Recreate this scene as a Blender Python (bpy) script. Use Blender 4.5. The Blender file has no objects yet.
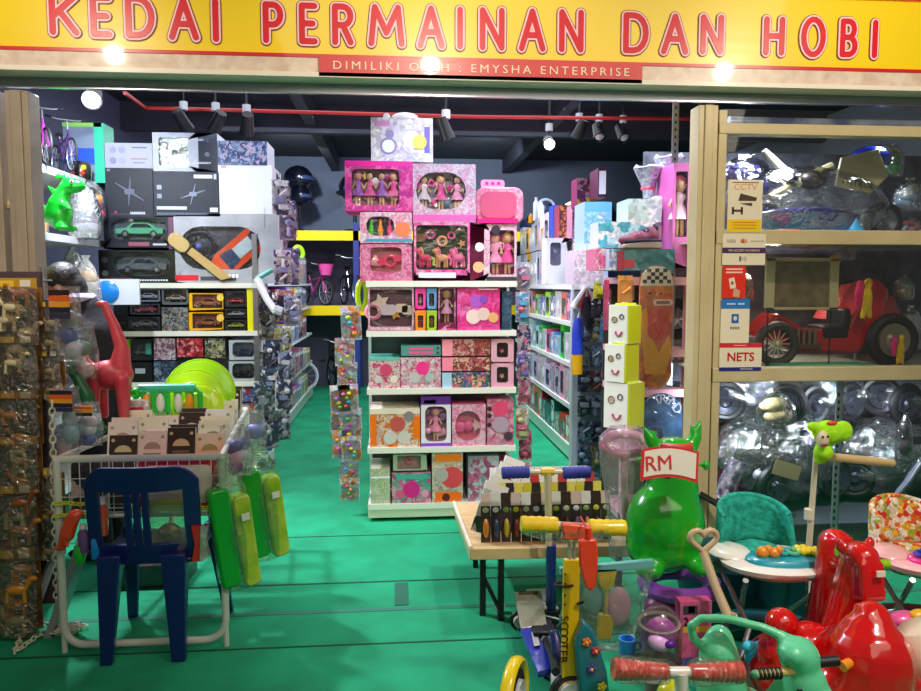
import bpy, bmesh, math, random
from mathutils import Vector, Matrix, Euler
SC = bpy.context.scene
COL = SC.collection
PI = math.pi

# ------------------------------------------------------------------ camera
FPX = 744.0
YAW, PITCH, EYE = math.radians(4.9), math.radians(4.65), 1.6
cd = bpy.data.cameras.new('camera'); cam = bpy.data.objects.new('camera', cd); COL.objects.link(cam)
cd.sensor_width = 36; cd.lens = FPX / 921 * 36; cd.clip_end = 60
cam.location = (0, 0, EYE); cam.rotation_euler = (PI/2 - PITCH, 0, -YAW)
SC.camera = cam

# ------------------------------------------------------------------ pixel-frame helpers (photograph frame 921 x 691)
_f = Vector((math.sin(YAW)*math.cos(PITCH), math.cos(YAW)*math.cos(PITCH), -math.sin(PITCH)))
_r = Vector((math.cos(YAW), -math.sin(YAW), 0)); _u = _r.cross(_f); _c = Vector((0, 0, EYE))
def ray(x, y): return _f*FPX + _r*(x - 460.5) - _u*(y - 345.5)
def P(x, y, Y): d = ray(x, y); return _c + d*(Y/d.y)
def PZ(x, y, z): d = ray(x, y); return _c + d*((z - EYE)/d.z)
def PX(x, y, X): d = ray(x, y); return _c + d*(X/d.x)

# ------------------------------------------------------------------ world, lights, exposure
SC.view_settings.view_transform = 'Standard'; SC.view_settings.look = 'None'
SC.view_settings.gamma = 1; SC.view_settings.use_curve_mapping = False
SC.view_settings.exposure = 0.62
SC.cycles.max_bounces = 6; SC.cycles.transparent_max_bounces = 24
SC.cycles.caustics_reflective = False; SC.cycles.caustics_refractive = False
SC.cycles.sample_clamp_indirect = 4
w = bpy.data.worlds.new('mall'); SC.world = w; w.use_nodes = True
w.node_tree.nodes['Background'].inputs[0].default_value = (0.9, 0.85, 0.8, 1)
w.node_tree.nodes['Background'].inputs[1].default_value = 0.08

def light(kind, loc, power, color=(1, 1, 1), size=0.1, aim=None, spot=70, blend=0.5, sy=None):
    l = bpy.data.lights.new('lamp_or_fill', kind); l.energy = power; l.color = color
    o = bpy.data.objects.new('lamp_or_fill', l); COL.objects.link(o); o.location = loc
    if kind == 'AREA':
        l.size = size
        if sy: l.shape = 'RECTANGLE'; l.size_y = sy
    else: l.shadow_soft_size = size
    if kind == 'SPOT': l.spot_size = math.radians(spot); l.spot_blend = blend
    if aim: o.rotation_euler = (Vector(aim) - Vector(loc)).to_track_quat('-Z', 'Y').to_euler()
    return o
WARM = (1, .86, .68); COLD = (.84, .9, 1.0)
# mall spotlights over the shop front: their glints sit on the glossy sign
MALL = []
for q in ((115, 55), (430, 67), (722, 72)):
    p = P(q[0], q[1], 2*3.74-2.3); MALL.append((p.x, 2.3, p.z))
for p in MALL:
    light('SPOT', p, 42, WARM, 0.045, (p[0], 3.9, 2.55), 100, .8)
light('AREA', (1.3, -0.4, 3.9), 44, WARM, 5.0, (0.6, 2.4, 0), sy=2.5)
light('SPOT', (2.0, .9, 3.6), 170, (1, .93, .84), 0.08, (1.5, 2.7, .5), 66, .9)  # unseen spot added to brighten the right foreground
light('SPOT', (-1.3, 1.6, 3.0), 42, WARM, .08, (-1.85, 3.5, 1.25), 34, .8)  # unseen warm spot added to lift the bagged animals
# shop lamps under the ceiling, plus unseen ones added to light the shelves
SHOP = [((-1.98, 4.82, 2.74), 75, (-1.6, 5.9, 1.9), 150), ((1.42, 6.8, 2.82), 170, (1.3, 7.3, 1.2), 150),
        ((-1.96, 4.7, 2.78), 210, (-.3, 3.2, 0), 110), ((.35, 4.15, 3.1), 60, (.35, 5.0, 1.4), 100),
        ((-.75, 8.2, 3.4), 110, (-.9, 8.8, 0), 130), ((.55, 5.9, 3.4), 90, (1.6, 6.0, 1.5), 120),
        ((1.35, 4.35, 3.2), 90, (1.5, 4.7, 1.2), 110), ((2.3, 4.25, 2.44), 26, (2.3, 4.6, 1.9), 150)]
for p, e, a, s in SHOP: light('SPOT', p, e, COLD, 0.07, a, s, .7)
light('AREA', (0, 7.5, 3.35), 70, COLD, 4.0, (0, 7.5, 0), sy=5)
for x in (-1.3, 1.2): light('SPOT', (x, 9.6, 3.3), 90, COLD, .07, (x, 12, 2.6), 120, .8)  # unseen rear spots added to brighten the back wall
light('SPOT', (1.95, 4.1, 1.04), 26, COLD, .04, (2.3, 4.6, .3), 160, .8)  # this and the next ones: unseen spots added inside the showcase as fill
light('SPOT', (2.9, 4.1, 1.04), 34, COLD, .04, (2.7, 4.6, .3), 160, .8)
light('SPOT', (2.4, 4.62, 1.78), 14, WARM, .05, (2.4, 4.3, 1.2), 160, .8)
light('SPOT', (2.2, 4.6, 2.46), 16, COLD, .05, (2.3, 4.3, 1.9), 160, .8)
light('SPOT', (2.9, 4.3, 2.42), 9, COLD, .05, (2.6, 4.5, 1.9), 160, .8)

# ------------------------------------------------------------------ materials
def lin(h):
    h = h.lstrip('#'); c = [int(h[i:i+2], 16)/255 for i in (0, 2, 4)]
    return tuple(x/12.92 if x <= .04045 else ((x+.055)/1.055)**2.4 for x in c) + (1,)
_M = {}
def M(h, rough=.45, metal=0, coat=0, emit=0, sub=0, alpha=1):
    k = (h, rough, metal, coat, emit, sub, alpha)
    if k in _M: return _M[k]
    m = bpy.data.materials.new('paint_' + h.strip('#')); m.use_nodes = True
    n = m.node_tree.nodes; l = m.node_tree.links; b = n['Principled BSDF']
    b.inputs['Base Color'].default_value = lin(h); b.inputs['Roughness'].default_value = rough
    b.inputs['Metallic'].default_value = metal; b.inputs['Coat Weight'].default_value = coat
    b.inputs['Coat Roughness'].default_value = .12
    if sub:
        b.inputs['Subsurface Weight'].default_value = sub; b.inputs['Subsurface Scale'].default_value = .02
    if emit:
        b.inputs['Emission Color'].default_value = lin(h); b.inputs['Emission Strength'].default_value = emit
    # faint procedural unevenness
    t = n.new('ShaderNodeTexNoise'); t.inputs['Scale'].default_value = 9
    r = n.new('ShaderNodeMapRange'); r.inputs[3].default_value = max(.03, rough-.07); r.inputs[4].default_value = min(1, rough+.07)
    l.new(t.outputs[0], r.inputs[0]); l.new(r.outputs[0], b.inputs['Roughness'])
    _M[k] = m; return m
def PR(cols, scale=22, rough=.35, coat=.4, warp=.35):
    """busy printed packaging: palette cells"""
    k = ('pr', tuple(cols), scale, rough)
    if k in _M: return _M[k]
    m = bpy.data.materials.new('print'); m.use_nodes = True
    n = m.node_tree.nodes; l = m.node_tree.links; b = n['Principled BSDF']
    tc = n.new('ShaderNodeTexCoord'); oi = n.new('ShaderNodeObjectInfo')
    mu = n.new('ShaderNodeMath'); mu.operation = 'MULTIPLY'; mu.inputs[1].default_value = 40
    ad = n.new('ShaderNodeVectorMath'); ad.operation = 'ADD'
    l.new(oi.outputs['Random'], mu.inputs[0]); l.new(tc.outputs['Object'], ad.inputs[0]); l.new(mu.outputs[0], ad.inputs[1])
    ns = n.new('ShaderNodeTexNoise'); ns.inputs['Scale'].default_value = scale*.7; l.new(ad.outputs[0], ns.inputs['Vector'])
    sc = n.new('ShaderNodeVectorMath'); sc.operation = 'SCALE'; sc.inputs[3].default_value = warp*.25
    l.new(ns.outputs['Color'], sc.inputs[0])
    a2 = n.new('ShaderNodeVectorMath'); a2.operation = 'ADD'; l.new(ad.outputs[0], a2.inputs[0]); l.new(sc.outputs[0], a2.inputs[1])
    v = n.new('ShaderNodeTexVoronoi'); v.inputs['Scale'].default_value = scale; l.new(a2.outputs[0], v.inputs['Vector'])
    sp = n.new('ShaderNodeSeparateColor'); l.new(v.outputs['Color'], sp.inputs[0])
    cr = n.new('ShaderNodeValToRGB'); cr.color_ramp.interpolation = 'CONSTANT'
    e = cr.color_ramp.elements; N = len(cols)
    v2 = n.new('ShaderNodeTexVoronoi'); v2.inputs['Scale'].default_value = scale*2.7; v2.feature = 'F1'; l.new(a2.outputs[0], v2.inputs['Vector'])
    s2 = n.new('ShaderNodeSeparateColor'); l.new(v2.outputs['Color'], s2.inputs[0])
    m2 = n.new('ShaderNodeMapRange'); m2.inputs[1].default_value = .1; m2.inputs[2].default_value = .9; m2.inputs[3].default_value = .58; m2.inputs[4].default_value = .95; l.new(s2.outputs[1], m2.inputs[0])
    mxc = n.new('ShaderNodeVectorMath'); mxc.operation = 'SCALE'
    e[0].color = lin(cols[0]); e[0].position = 0; e[1].color = lin(cols[1]); e[1].position = 1/N
    for i in range(2, N):
        x = e.new(i/N); x.color = lin(cols[i])
    l.new(sp.outputs[0], cr.inputs[0]); l.new(cr.outputs[0], mxc.inputs[0]); l.new(m2.outputs[0], mxc.inputs[3]); l.new(mxc.outputs[0], b.inputs['Base Color'])
    b.inputs['Roughness'].default_value = rough; b.inputs['Coat Weight'].default_value = coat; b.inputs['Coat Roughness'].default_value = .1
    _M[k] = m; return m
def NOISE(c1, c2, scale=6, rough=.6, coat=0, bump=0, metal=0, stretch=(1, 1, 1)):
    k = ('ns', c1, c2, scale, rough, coat, bump, metal, stretch)
    if k in _M: return _M[k]
    m = bpy.data.materials.new('grain'); m.use_nodes = True
    n = m.node_tree.nodes; l = m.node_tree.links; b = n['Principled BSDF']
    tc = n.new('ShaderNodeTexCoord'); mp = n.new('ShaderNodeMapping'); mp.inputs['Scale'].default_value = stretch
    l.new(tc.outputs['Object'], mp.inputs[0])
    t = n.new('ShaderNodeTexNoise'); t.inputs['Scale'].default_value = scale; t.inputs['Detail'].default_value = 6
    l.new(mp.outputs[0], t.inputs['Vector'])
    cr = n.new('ShaderNodeValToRGB'); cr.color_ramp.elements[0].color = lin(c1); cr.color_ramp.elements[1].color = lin(c2)
    cr.color_ramp.elements[0].position = .35; cr.color_ramp.elements[1].position = .65
    l.new(t.outputs[0], cr.inputs[0]); l.new(cr.outputs[0], b.inputs['Base Color'])
    b.inputs['Roughness'].default_value = rough; b.inputs['Metallic'].default_value = metal; b.inputs['Coat Weight'].default_value = coat
    if bump:
        bp = n.new('ShaderNodeBump'); bp.inputs['Strength'].default_value = bump; bp.inputs['Distance'].default_value = .02
        l.new(t.outputs[0], bp.inputs['Height']); l.new(bp.outputs[0], b.inputs['Normal'])
    _M[k] = m; return m
def FILM(tint='ffffff', gloss=.12, bump=.4, scale=14, rough=.1, haze=0.0):
    """clear plastic: mostly transparent, glossy glints"""
    k = ('film', tint, gloss, bump, scale, rough, haze)
    if k in _M: return _M[k]
    m = bpy.data.materials.new('clear_film'); m.use_nodes = True
    n = m.node_tree.nodes; l = m.node_tree.links; n.clear()
    out = n.new('ShaderNodeOutputMaterial'); tr = n.new('ShaderNodeBsdfTransparent'); tr.inputs[0].default_value = lin(tint)
    gl = n.new('ShaderNodeBsdfGlossy'); gl.inputs['Roughness'].default_value = rough
    lw = n.new('ShaderNodeLayerWeight'); lw.inputs[0].default_value = .3
    mr = n.new('ShaderNodeMapRange'); mr.inputs[3].default_value = gloss; mr.inputs[4].default_value = min(1, gloss*2.5+.25)
    l.new(lw.outputs['Fresnel'], mr.inputs[0])
    mx = n.new('ShaderNodeMixShader'); l.new(mr.outputs[0], mx.inputs[0])
    base = tr
    if haze:
        df = n.new('ShaderNodeBsdfDiffuse'); df.inputs[0].default_value = (.9, .92, .95, 1)
        hz = n.new('ShaderNodeMixShader'); hz.inputs[0].default_value = haze
        l.new(tr.outputs[0], hz.inputs[1]); l.new(df.outputs[0], hz.inputs[2]); base = hz
    l.new(base.outputs[0], mx.inputs[1]); l.new(gl.outputs[0], mx.inputs[2]); l.new(mx.outputs[0], out.inputs[0])
    if bump:
        tc = n.new('ShaderNodeTexCoord')
        t = n.new('ShaderNodeTexNoise'); t.inputs['Scale'].default_value = scale; t.inputs['Detail'].default_value = 3; t.inputs['Distortion'].default_value = 1.2
        l.new(tc.outputs['Object'], t.inputs['Vector'])
        bp = n.new('ShaderNodeBump'); bp.inputs['Strength'].default_value = bump; bp.inputs['Distance'].default_value = .03
        l.new(t.outputs[0], bp.inputs['Height']); l.new(bp.outputs[0], gl.inputs['Normal']); l.new(bp.outputs[0], lw.inputs['Normal'])
    _M[k] = m; return m
GLASS = FILM('f4f8f8', .05, 0, 1, .02)
WRAP = FILM('ffffff', .14, .6, 18, .12)
WHITE = M('f2f2ee', .4); SHELF = M('e9e8e0', .45, coat=.2); BLACK = M('101014', .4); STEEL = M('b8bcc4', .3, metal=1)
CREAM = NOISE('cdb98c', 'd6c498', 5, .42, .15)

# ------------------------------------------------------------------ mesh builder
class B:
    def __init__(s): s.v = []; s.f = []; s.m = []; s.mats = []; s.T = Matrix.Identity(4)
    def mi(s, m):
        if m not in s.mats: s.mats.append(m)
        return s.mats.index(m)
    def add(s, vs, fs, m):
        o = len(s.v); s.v += [s.T @ Vector(v) for v in vs]; k = s.mi(m)
        s.f += [[i+o for i in f] for f in fs]; s.m += [k]*len(fs); return s
    def box(s, a, b, m):
        x0, y0, z0 = [min(p, q) for p, q in zip(a, b)]; x1, y1, z1 = [max(p, q) for p, q in zip(a, b)]
        return s.add([(x0,y0,z0),(x1,y0,z0),(x1,y1,z0),(x0,y1,z0),(x0,y0,z1),(x1,y0,z1),(x1,y1,z1),(x0,y1,z1)],
                     [(3,2,1,0),(4,5,6,7),(0,1,5,4),(1,2,6,5),(2,3,7,6),(3,0,4,7)], m)
    def cbox(s, c, d, m): return s.box([c[i]-d[i]/2 for i in range(3)], [c[i]+d[i]/2 for i in range(3)], m)
    def tube(s, pts, r, m, seg=8, closed=False, flat=1.0):
        pts = [Vector(p) for p in pts]; n = len(pts); rs = r if isinstance(r, (list, tuple)) else [r]*n
        vs = []; up = None
        for i, p in enumerate(pts):
            a = pts[(i-1) % n] if (i or closed) else p; b = pts[(i+1) % n] if (i < n-1 or closed) else p
            t = (b-a).normalized() if (b-a).length > 1e-9 else Vector((0,0,1))
            if up is None: up = Vector((0,0,1)) if abs(t.z) < .9 else Vector((1,0,0))
            sx = t.cross(up); sx = sx.normalized() if sx.length > 1e-6 else t.orthogonal().normalized()
            up = sx.cross(t).normalized()
            for k in range(seg):
                q = 2*PI*k/seg; vs.append(p + (sx*math.cos(q) + up*math.sin(q)*flat)*rs[i])
        fs = []
        for i in range(n if closed else n-1):
            j = (i+1) % n
            for k in range(seg): l = (k+1) % seg; fs.append((i*seg+k, i*seg+l, j*seg+l, j*seg+k))
        if not closed: fs += [tuple(range(seg))[::-1], tuple((n-1)*seg+k for k in range(seg))]
        return s.add(vs, fs, m)
    def cyl(s, a, b, r, m, seg=16): return s.tube([a, b], r, m, seg)
    def ell(s, c, r, m, rot=(0,0,0), seg=12, rings=8):
        if not isinstance(r, (list, tuple)): r = (r, r, r)
        R = Euler(rot).to_matrix(); c = Vector(c); vs = [c + R @ Vector((0,0,r[2]))]
        for i in range(1, rings):
            a = PI*i/rings
            for k in range(seg):
                q = 2*PI*k/seg; vs.append(c + R @ Vector((r[0]*math.sin(a)*math.cos(q), r[1]*math.sin(a)*math.sin(q), r[2]*math.cos(a))))
        vs.append(c - R @ Vector((0,0,r[2]))); fs = []
        for k in range(seg): fs.append((0, 1+k, 1+(k+1) % seg))
        for i in range(rings-2):
            for k in range(seg): a = 1+i*seg; fs.append((a+k, a+seg+k, a+seg+(k+1) % seg, a+(k+1) % seg))
        a = 1+(rings-2)*seg; e = len(vs)-1
        for k in range(seg): fs.append((a+k, e, a+(k+1) % seg))
        return s.add(vs, fs, m)
    def lathe(s, prof, c, m, axis='z', seg=20, sx=1, sy=1):
        c = Vector(c); vs = []; fs = []; n = len(prof)
        for r, z in prof:
            for k in range(seg):
                q = 2*PI*k/seg; x, y = r*math.cos(q)*sx, r*math.sin(q)*sy
                vs.append(c + Vector({'z': (x, y, z), 'y': (x, z, y), 'x': (z, x, y)}[axis]))
        for i in range(n-1):
            for k in range(seg): l = (k+1) % seg; fs.append((i*seg+k, i*seg+l, (i+1)*seg+l, (i+1)*seg+k))
        return s.add(vs, fs, m)
    def prism(s, poly, y0, y1, m, plane='xz'):
        n = len(poly); g = (lambda p, y: (p[0], y, p[1])) if plane == 'xz' else ((lambda p, y: (p[0], p[1], y)) if plane == 'xy' else (lambda p, y: (y, p[0], p[1])))
        vs = [g(p, y0) for p in poly] + [g(p, y1) for p in poly]
        return s.add(vs, [tuple(range(n)), tuple(range(2*n-1, n-1, -1))] + [(i, i+n, (i+1) % n+n, (i+1) % n) for i in range(n)], m)
    def torus(s, c, R, r, m, rot=(0,0,0), n=20, seg=8, sx=1, sy=1):
        E_ = Euler(rot).to_matrix(); c = Vector(c)
        return s.tube([c + E_ @ Vector((R*sx*math.cos(2*PI*k/n), R*sy*math.sin(2*PI*k/n), 0)) for k in range(n)], r, m, seg, True)
    def build(s, name, parent=None, remesh=0, bevel=0, sub=0, smooth=True, wob=0, ang=42, **tags):
        me = bpy.data.meshes.new(name); me.from_pydata([tuple(v) for v in s.v], [], s.f)
        for m in s.mats: me.materials.append(m)
        me.polygons.foreach_set('material_index', s.m)
        bm = bmesh.new(); bm.from_mesh(me); bmesh.ops.recalc_face_normals(bm, faces=bm.faces); bm.to_mesh(me); bm.free()
        if smooth:
            me.polygons.foreach_set('use_smooth', [True]*len(me.polygons)); me.set_sharp_from_angle(angle=math.radians(ang))
        o = bpy.data.objects.new(name, me); COL.objects.link(o)
        if parent: o.parent = parent
        if bevel:
            d = o.modifiers.new('edge', 'BEVEL'); d.width = bevel; d.segments = 2; d.limit_method = 'ANGLE'; d.harden_normals = False
        if remesh:
            d = o.modifiers.new('skin', 'REMESH'); d.mode = 'VOXEL'; d.voxel_size = remesh; d.use_smooth_shade = True
            d = o.modifiers.new('soft', 'SMOOTH'); d.iterations = 4; d.factor = .6
        if sub: d = o.modifiers.new('sub', 'SUBSURF'); d.levels = d.render_levels = sub
        if wob:
            t = bpy.data.textures.get('crumple')
            if not t: t = bpy.data.textures.new('crumple', 'CLOUDS'); t.noise_scale = .07; t.noise_depth = 3
            d = o.modifiers.new('crumple', 'DISPLACE'); d.texture = t; d.strength = wob; d.texture_coords = 'LOCAL'
        return tag(o, **tags)
def tag(o, label=None, cat=None, group=None, kind=None):
    if label: o['label'] = label
    if cat: o['category'] = cat
    if group: o['group'] = group
    if kind: o['kind'] = kind
    return o
def thing(name, label, cat, loc=(0, 0, 0), rz=0, group=None, rot=None):
    o = bpy.data.objects.new(name, None); COL.objects.link(o); o.location = loc; o.empty_display_size = .05
    o.rotation_euler = rot if rot else (0, 0, rz)
    return tag(o, label, cat, group)
def dup(o, parent=None, loc=None, rot=None, label=None, group=None):
    c = o.copy(); COL.objects.link(c)
    if parent: c.parent = parent; c.matrix_parent_inverse = o.matrix_parent_inverse.copy()
    for ch in KIDS.get(o.name, []): dup(ch, c)
    if loc is not None: c.location = loc
    if rot is not None: c.rotation_euler = rot
    if label: c['label'] = label
    if group: c['group'] = group
    return c
KIDS = {}
def kids(o):
    for ch in bpy.data.objects:
        if ch.parent == o: KIDS.setdefault(o.name, []).append(ch); kids(ch)
def text_poly(b, txt, size, m, at, depth=.002, align='CENTER', rotz=0, squeeze=1, facing='y', tilt=0, bold=0, space=1):
    """adds raised lettering to builder b, reading along local x and facing -y"""
    cu = bpy.data.curves.new('t', 'FONT'); cu.body = txt; cu.size = size; cu.align_x = align; cu.align_y = 'CENTER'; cu.extrude = depth/2; cu.offset = bold; cu.resolution_u = 3; cu.space_character = space
    ob = bpy.data.objects.new('t', cu); COL.objects.link(ob)
    dg = bpy.context.evaluated_depsgraph_get(); me = bpy.data.meshes.new_from_object(ob.evaluated_get(dg))
    R = Matrix.Rotation(PI/2, 4, 'X'); Rt = Matrix.Rotation(tilt, 4, 'Y')
    vs = [Vector(at) + (Rt @ (R @ Vector((v.co.x*squeeze, v.co.y, v.co.z)))) for v in me.vertices]
    b.add(vs, [tuple(p.vertices) for p in me.polygons], m)
    bpy.data.objects.remove(ob); bpy.data.curves.remove(cu); bpy.data.meshes.remove(me)
ORD = ['first', 'second', 'third', 'fourth', 'fifth', 'sixth', 'seventh', 'eighth', 'ninth', 'tenth', 'eleventh', 'twelfth', 'thirteenth', 'fourteenth', 'fifteenth', 'sixteenth', 'seventeenth', 'eighteenth', 'nineteenth', 'twentieth', 'twenty-first', 'twenty-second', 'twenty-third', 'twenty-fourth']
# ================================================================== THE SETTING
CARPET = NOISE('0b8f63', '12a877', 3.2, .85, 0, .25)
B().box((-4, -1.5, -.08), (5.2, 12.1, 0), CARPET).build('floor', kind='structure', smooth=False)
seam = M('0a4a38', .8); tape = M('2d7f68', .5)
for i, (Y, t, m) in enumerate([(3.23, .012, seam), (3.58, .035, tape), (3.93, .014, seam), (4.69, .01, seam)]):
    B().box((-2.6, Y-t/2, 0), (3.6, Y+t/2, .002), m).build('trim_%d' % (i+1), kind='structure', smooth=False)
b = B().box((-.02, 3.62, .001), (.05, 3.9, .004), M('1f6a55', .5)); b.build('trim_5', kind='structure', smooth=False)
B().box((-4, 12, 0), (5.2, 12.1, 3.7), NOISE('5d6a7d', '66738a', 2, .7)).build('wall_back', kind='structure', smooth=False)
B().box((-3.1, 3.98, 0), (-3.0, 12, 3.7), M('6c7290', .7)).build('wall_left', kind='structure', smooth=False)
B().box((5.1, 3.98, 0), (5.2, 12, 3.7), M('b9bccb', .7)).build('wall_right', kind='structure', smooth=False)
B().box((-4, 4.0, 3.6), (5.2, 12.1, 3.7), NOISE('22252e', '2b2f3a', 4, .8)).build('ceiling', kind='structure', smooth=False)
b = B()
for X in (-1.0, 1.7): b.box((X, 4.2, 3.38), (X+.12, 12, 3.6), M('343845', .7))
b.box((-4, 8.6, 3.3), (5.1, 8.72, 3.6), M('3a3e4c', .7)); b.build('trim_6', kind='structure', smooth=False)

# ---- shop front header and posts
HB = M('f0e8d8', .4, coat=.2); ALU = M('9aa0a6', .25, metal=.9)
marble = NOISE('d8c6ae', 'efe3d0', 14, .4, .3)
B().box((-3.2, 3.84, 2.55), (4.3, 3.865, 2.60), ALU).box((-3.2, 3.715, 2.598), (4.3, 3.87, 2.62), HB).build('trim_7', kind='structure', smooth=False)
CREAM_SHADE = NOISE('a89884', 'b8a894', 5, .42, .15)  # greyed copy of the cream, shade on the left posts put into colour
def post(name, x0, x1, z1=2.54, y0=3.86, y1=3.98, m=CREAM):
    b = B().box((x0, y0, 0), (x1, y1, z1), m)
    if x1-x0 > .08: b.box((x0+.03, y0-.012, 0), (x1-.03, y0, z1), m)
    return b.build(name, kind='structure', bevel=.004)
post('trim_8', -1.885, -1.775, m=CREAM_SHADE); post('trim_9', -1.95, -1.915, m=CREAM_SHADE)
post('trim_10', 1.585, 1.69)
b = B().box((-1.95, 3.9, 1.98), (-1.885, 3.93, 2.0), CREAM); b.build('trim_11', kind='structure', smooth=False)
# glass wing beside the left posts
w2 = B().box((-3.2, 3.9, 2.45), (-1.95, 3.96, 2.54), CREAM).box((-3.2, 3.9, 0), (-1.95, 3.96, .1), CREAM).build('window_2', kind='structure', bevel=.003)
B().box((-3.2, 3.925, .1), (-1.95, 3.932, 2.45), GLASS).build('pane', w2, smooth=False)

# ---- showcase window to the side of the entrance
wx0, wx1, wy = 1.70, 4.2, 3.9
b = B().box((wx0, wy-.03, 0), (wx0+.045, wy+.04, 2.52), CREAM)
for z0, z1 in ((2.395, 2.452), (1.818, 1.895), (1.075, 1.152), (0, .1)): b.box((wx0, wy-.035, z0), (wx1, wy+.04, z1), CREAM)
w1 = b.build('window_1', kind='structure', bevel=.004)
for z0, z1 in ((2.452, 2.53), (1.895, 2.395), (1.152, 1.818), (.1, 1.075)):
    B().box((wx0+.045, wy, z0), (wx1, wy+.006, z1), GLASS).build('pane', w1, smooth=False)
b = B()
for X, zt in ((1.712, 2.5), (2.49, 1.06)):
    b.box((X-.02, 3.965, 0), (X+.02, 3.972, zt), M('c8cad0', .35, metal=.7)); b.box((X+.016, 3.965, 0), (X+.021, 4.0, zt), M('c8cad0', .35, metal=.7))
    z = .06
    while z < zt-.04: b.cbox((X-.006, 3.9645, z), (.012, .002, .02), BLACK); z += .042
b.build('perforated_upright', w1, smooth=False)
B().box((wx0-.02, 5.0, 0), (wx1, 5.03, 2.5), NOISE('494a58', '7d8090', 6, .6)).build('wall_showcase', kind='structure', smooth=False)
b = B()
for z in (1.86, 1.115): b.box((wx0+.05, 3.97, z-.012), (wx1, 4.98, z), M('c9cdbb', .3, coat=.3))
b.build('trim_12', kind='structure', smooth=False)

# ---- the long sign above the entrance
SY = 3.80
sign = thing('shop_sign', 'long yellow sign reading KEDAI PERMAINAN DAN HOBI above the shop entrance', 'sign', (0, SY, 2.62))
def shiny(m):
    m.node_tree.nodes['Principled BSDF'].inputs['Coat Roughness'].default_value = .05; return m
YEL = M('ffdc00', .35, coat=1); RED = shiny(M('d8141c', .35, coat=.9)); shiny(YEL); marble2 = shiny(NOISE('d4b8a4', 'ecdccc', 14, .4, .9))
b = B().box((-3.2, -.06, .085), (4.3, .0, .43), YEL); b.build('face_panel', sign, smooth=False)
B().box((-3.2, -.075, .072), (4.3, .0, .088), RED).box((-3.2, -.075, .43), (4.3, 0, .452), RED).build('border', sign, smooth=False)
B().box((-3.2, -.07, 0), (4.3, 0, .072), marble2).box((-3.2, -.07, .452), (4.3, 0, .75), marble).build('stone_band', sign, smooth=False)
# lettering: strokes on a 0..1 by 0..1 grid
arc = lambda cx, cy, rx, ry, a0, a1, n=8: [(cx+rx*math.cos(math.radians(a0+(a1-a0)*i/n)), cy+ry*math.sin(math.radians(a0+(a1-a0)*i/n))) for i in range(n+1)]
GL = {'K': [[(0,0),(0,1)], [(1,1),(0,.42)], [(.3,.6),(1,0)]], 'E': [[(1,1),(0,1),(0,0),(1,0)], [(0,.5),(.85,.5)]],
      'D': [[(0,0),(0,1),(.4,1)]+arc(.4,.5,.6,.5,90,-90)+[(0,0)]], 'A': [[(0,0),(.5,1),(1,0)], [(.2,.36),(.8,.36)]], 'I': [[(.5,0),(.5,1)]],
      'P': [[(0,0),(0,1),(.5,1)]+arc(.5,.72,.5,.28,90,-90)+[(0,.44)]], 'R': [[(0,0),(0,1),(.5,1)]+arc(.5,.74,.5,.26,90,-90)+[(0,.48)], [(.5,.48),(1,0)]],
      'M': [[(0,0),(.12,1),(.5,.3),(.88,1),(1,0)]], 'N': [[(0,0),(0,1),(1,0),(1,1)]], 'H': [[(0,0),(0,1)], [(1,0),(1,1)], [(0,.5),(1,.5)]],
      'O': [arc(.5,.5,.5,.5,0,360,18)], 'B': [[(0,0),(0,1),(.5,1)]+arc(.5,.76,.4,.24,90,-90)+[(0,.52)], [(.5,.52)]+arc(.5,.26,.5,.26,90,-90)+[(0,0)]]}
SPOTS = [('K',48,81,-9,38),('E',89,114,-7,40),('D',124,157,-6,41),('A',167,201,-4,43),('I',210,222,-3,45),
         ('P',261,286,0,46),('E',297,320,1,47),('R',330,356,2,48),('M',366,407,3,49),('A',415,447,4,51),('I',454,466,5,52),('N',477,507,6,53),('A',516,548,7,54),('N',556,586,8,55),
         ('D',620,651,11,56),('A',658,691,12,57),('N',697,726,13,57),('H',760,787,15,58),('O',797,828,15,60),('B',836,860,17,60),('I',869,879,18,61)]
lay = [(.004, M('8a1a34', .4), .027), (.007, M('ffd9e2', .4), .0225), (.010, M('e01428', .35), .0140)]
for ch, x0, x1, y0, y1 in SPOTS:
    b = B(); stg = 0; a = P(x0, y1, SY-.06); c = P(x1, y0, SY-.06); R0 = .0265
    ax, az, cx_, cz = a.x+R0, a.z-2.62+R0, c.x-R0, c.z-2.62-R0
    for dep, mat, rad in lay:
        for st in GL[ch]:
            pts = [(ax+(cx_-ax)*u, az+(cz-az)*v) for u, v in st]
            for (p, q), (r_, s_) in zip(pts, pts[1:]):
                d = Vector((r_-p, s_-q))
                if d.length < 1e-5: continue
                t = math.atan2(d.y, d.x); stg += 1
                ring = [(r_+rad*math.cos(t+k), s_+rad*math.sin(t+k)) for k in [-PI/2+PI*i/6 for i in range(7)]] + [(p+rad*math.cos(t+k), q+rad*math.sin(t+k)) for k in [PI/2+PI*i/6 for i in range(7)]]
                b.prism(ring, -.06-dep-.00004*(stg % 40), -.062, mat)
    b.build('letter', sign, smooth=False)
a = P(319, 76, SY-.08); c = P(642, 62, SY-.08)
strip = B().box((a.x, -.085, P(480, 80, SY-.08).z-2.62), (c.x, -.06, P(480, 59, SY-.08).z-2.62), RED).build('name_strip', sign, smooth=False)
b = B(); text_poly(b, 'DIMILIKI OLEH : EMYSHA ENTERPRISE', .056, M('ffe9c8', .4), ((a.x+c.x)/2, -.088, (P(480, 69.5, SY-.08).z-2.62)), squeeze=1.12, space=1.42)
b.build('name_lettering', strip, smooth=False)

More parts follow.
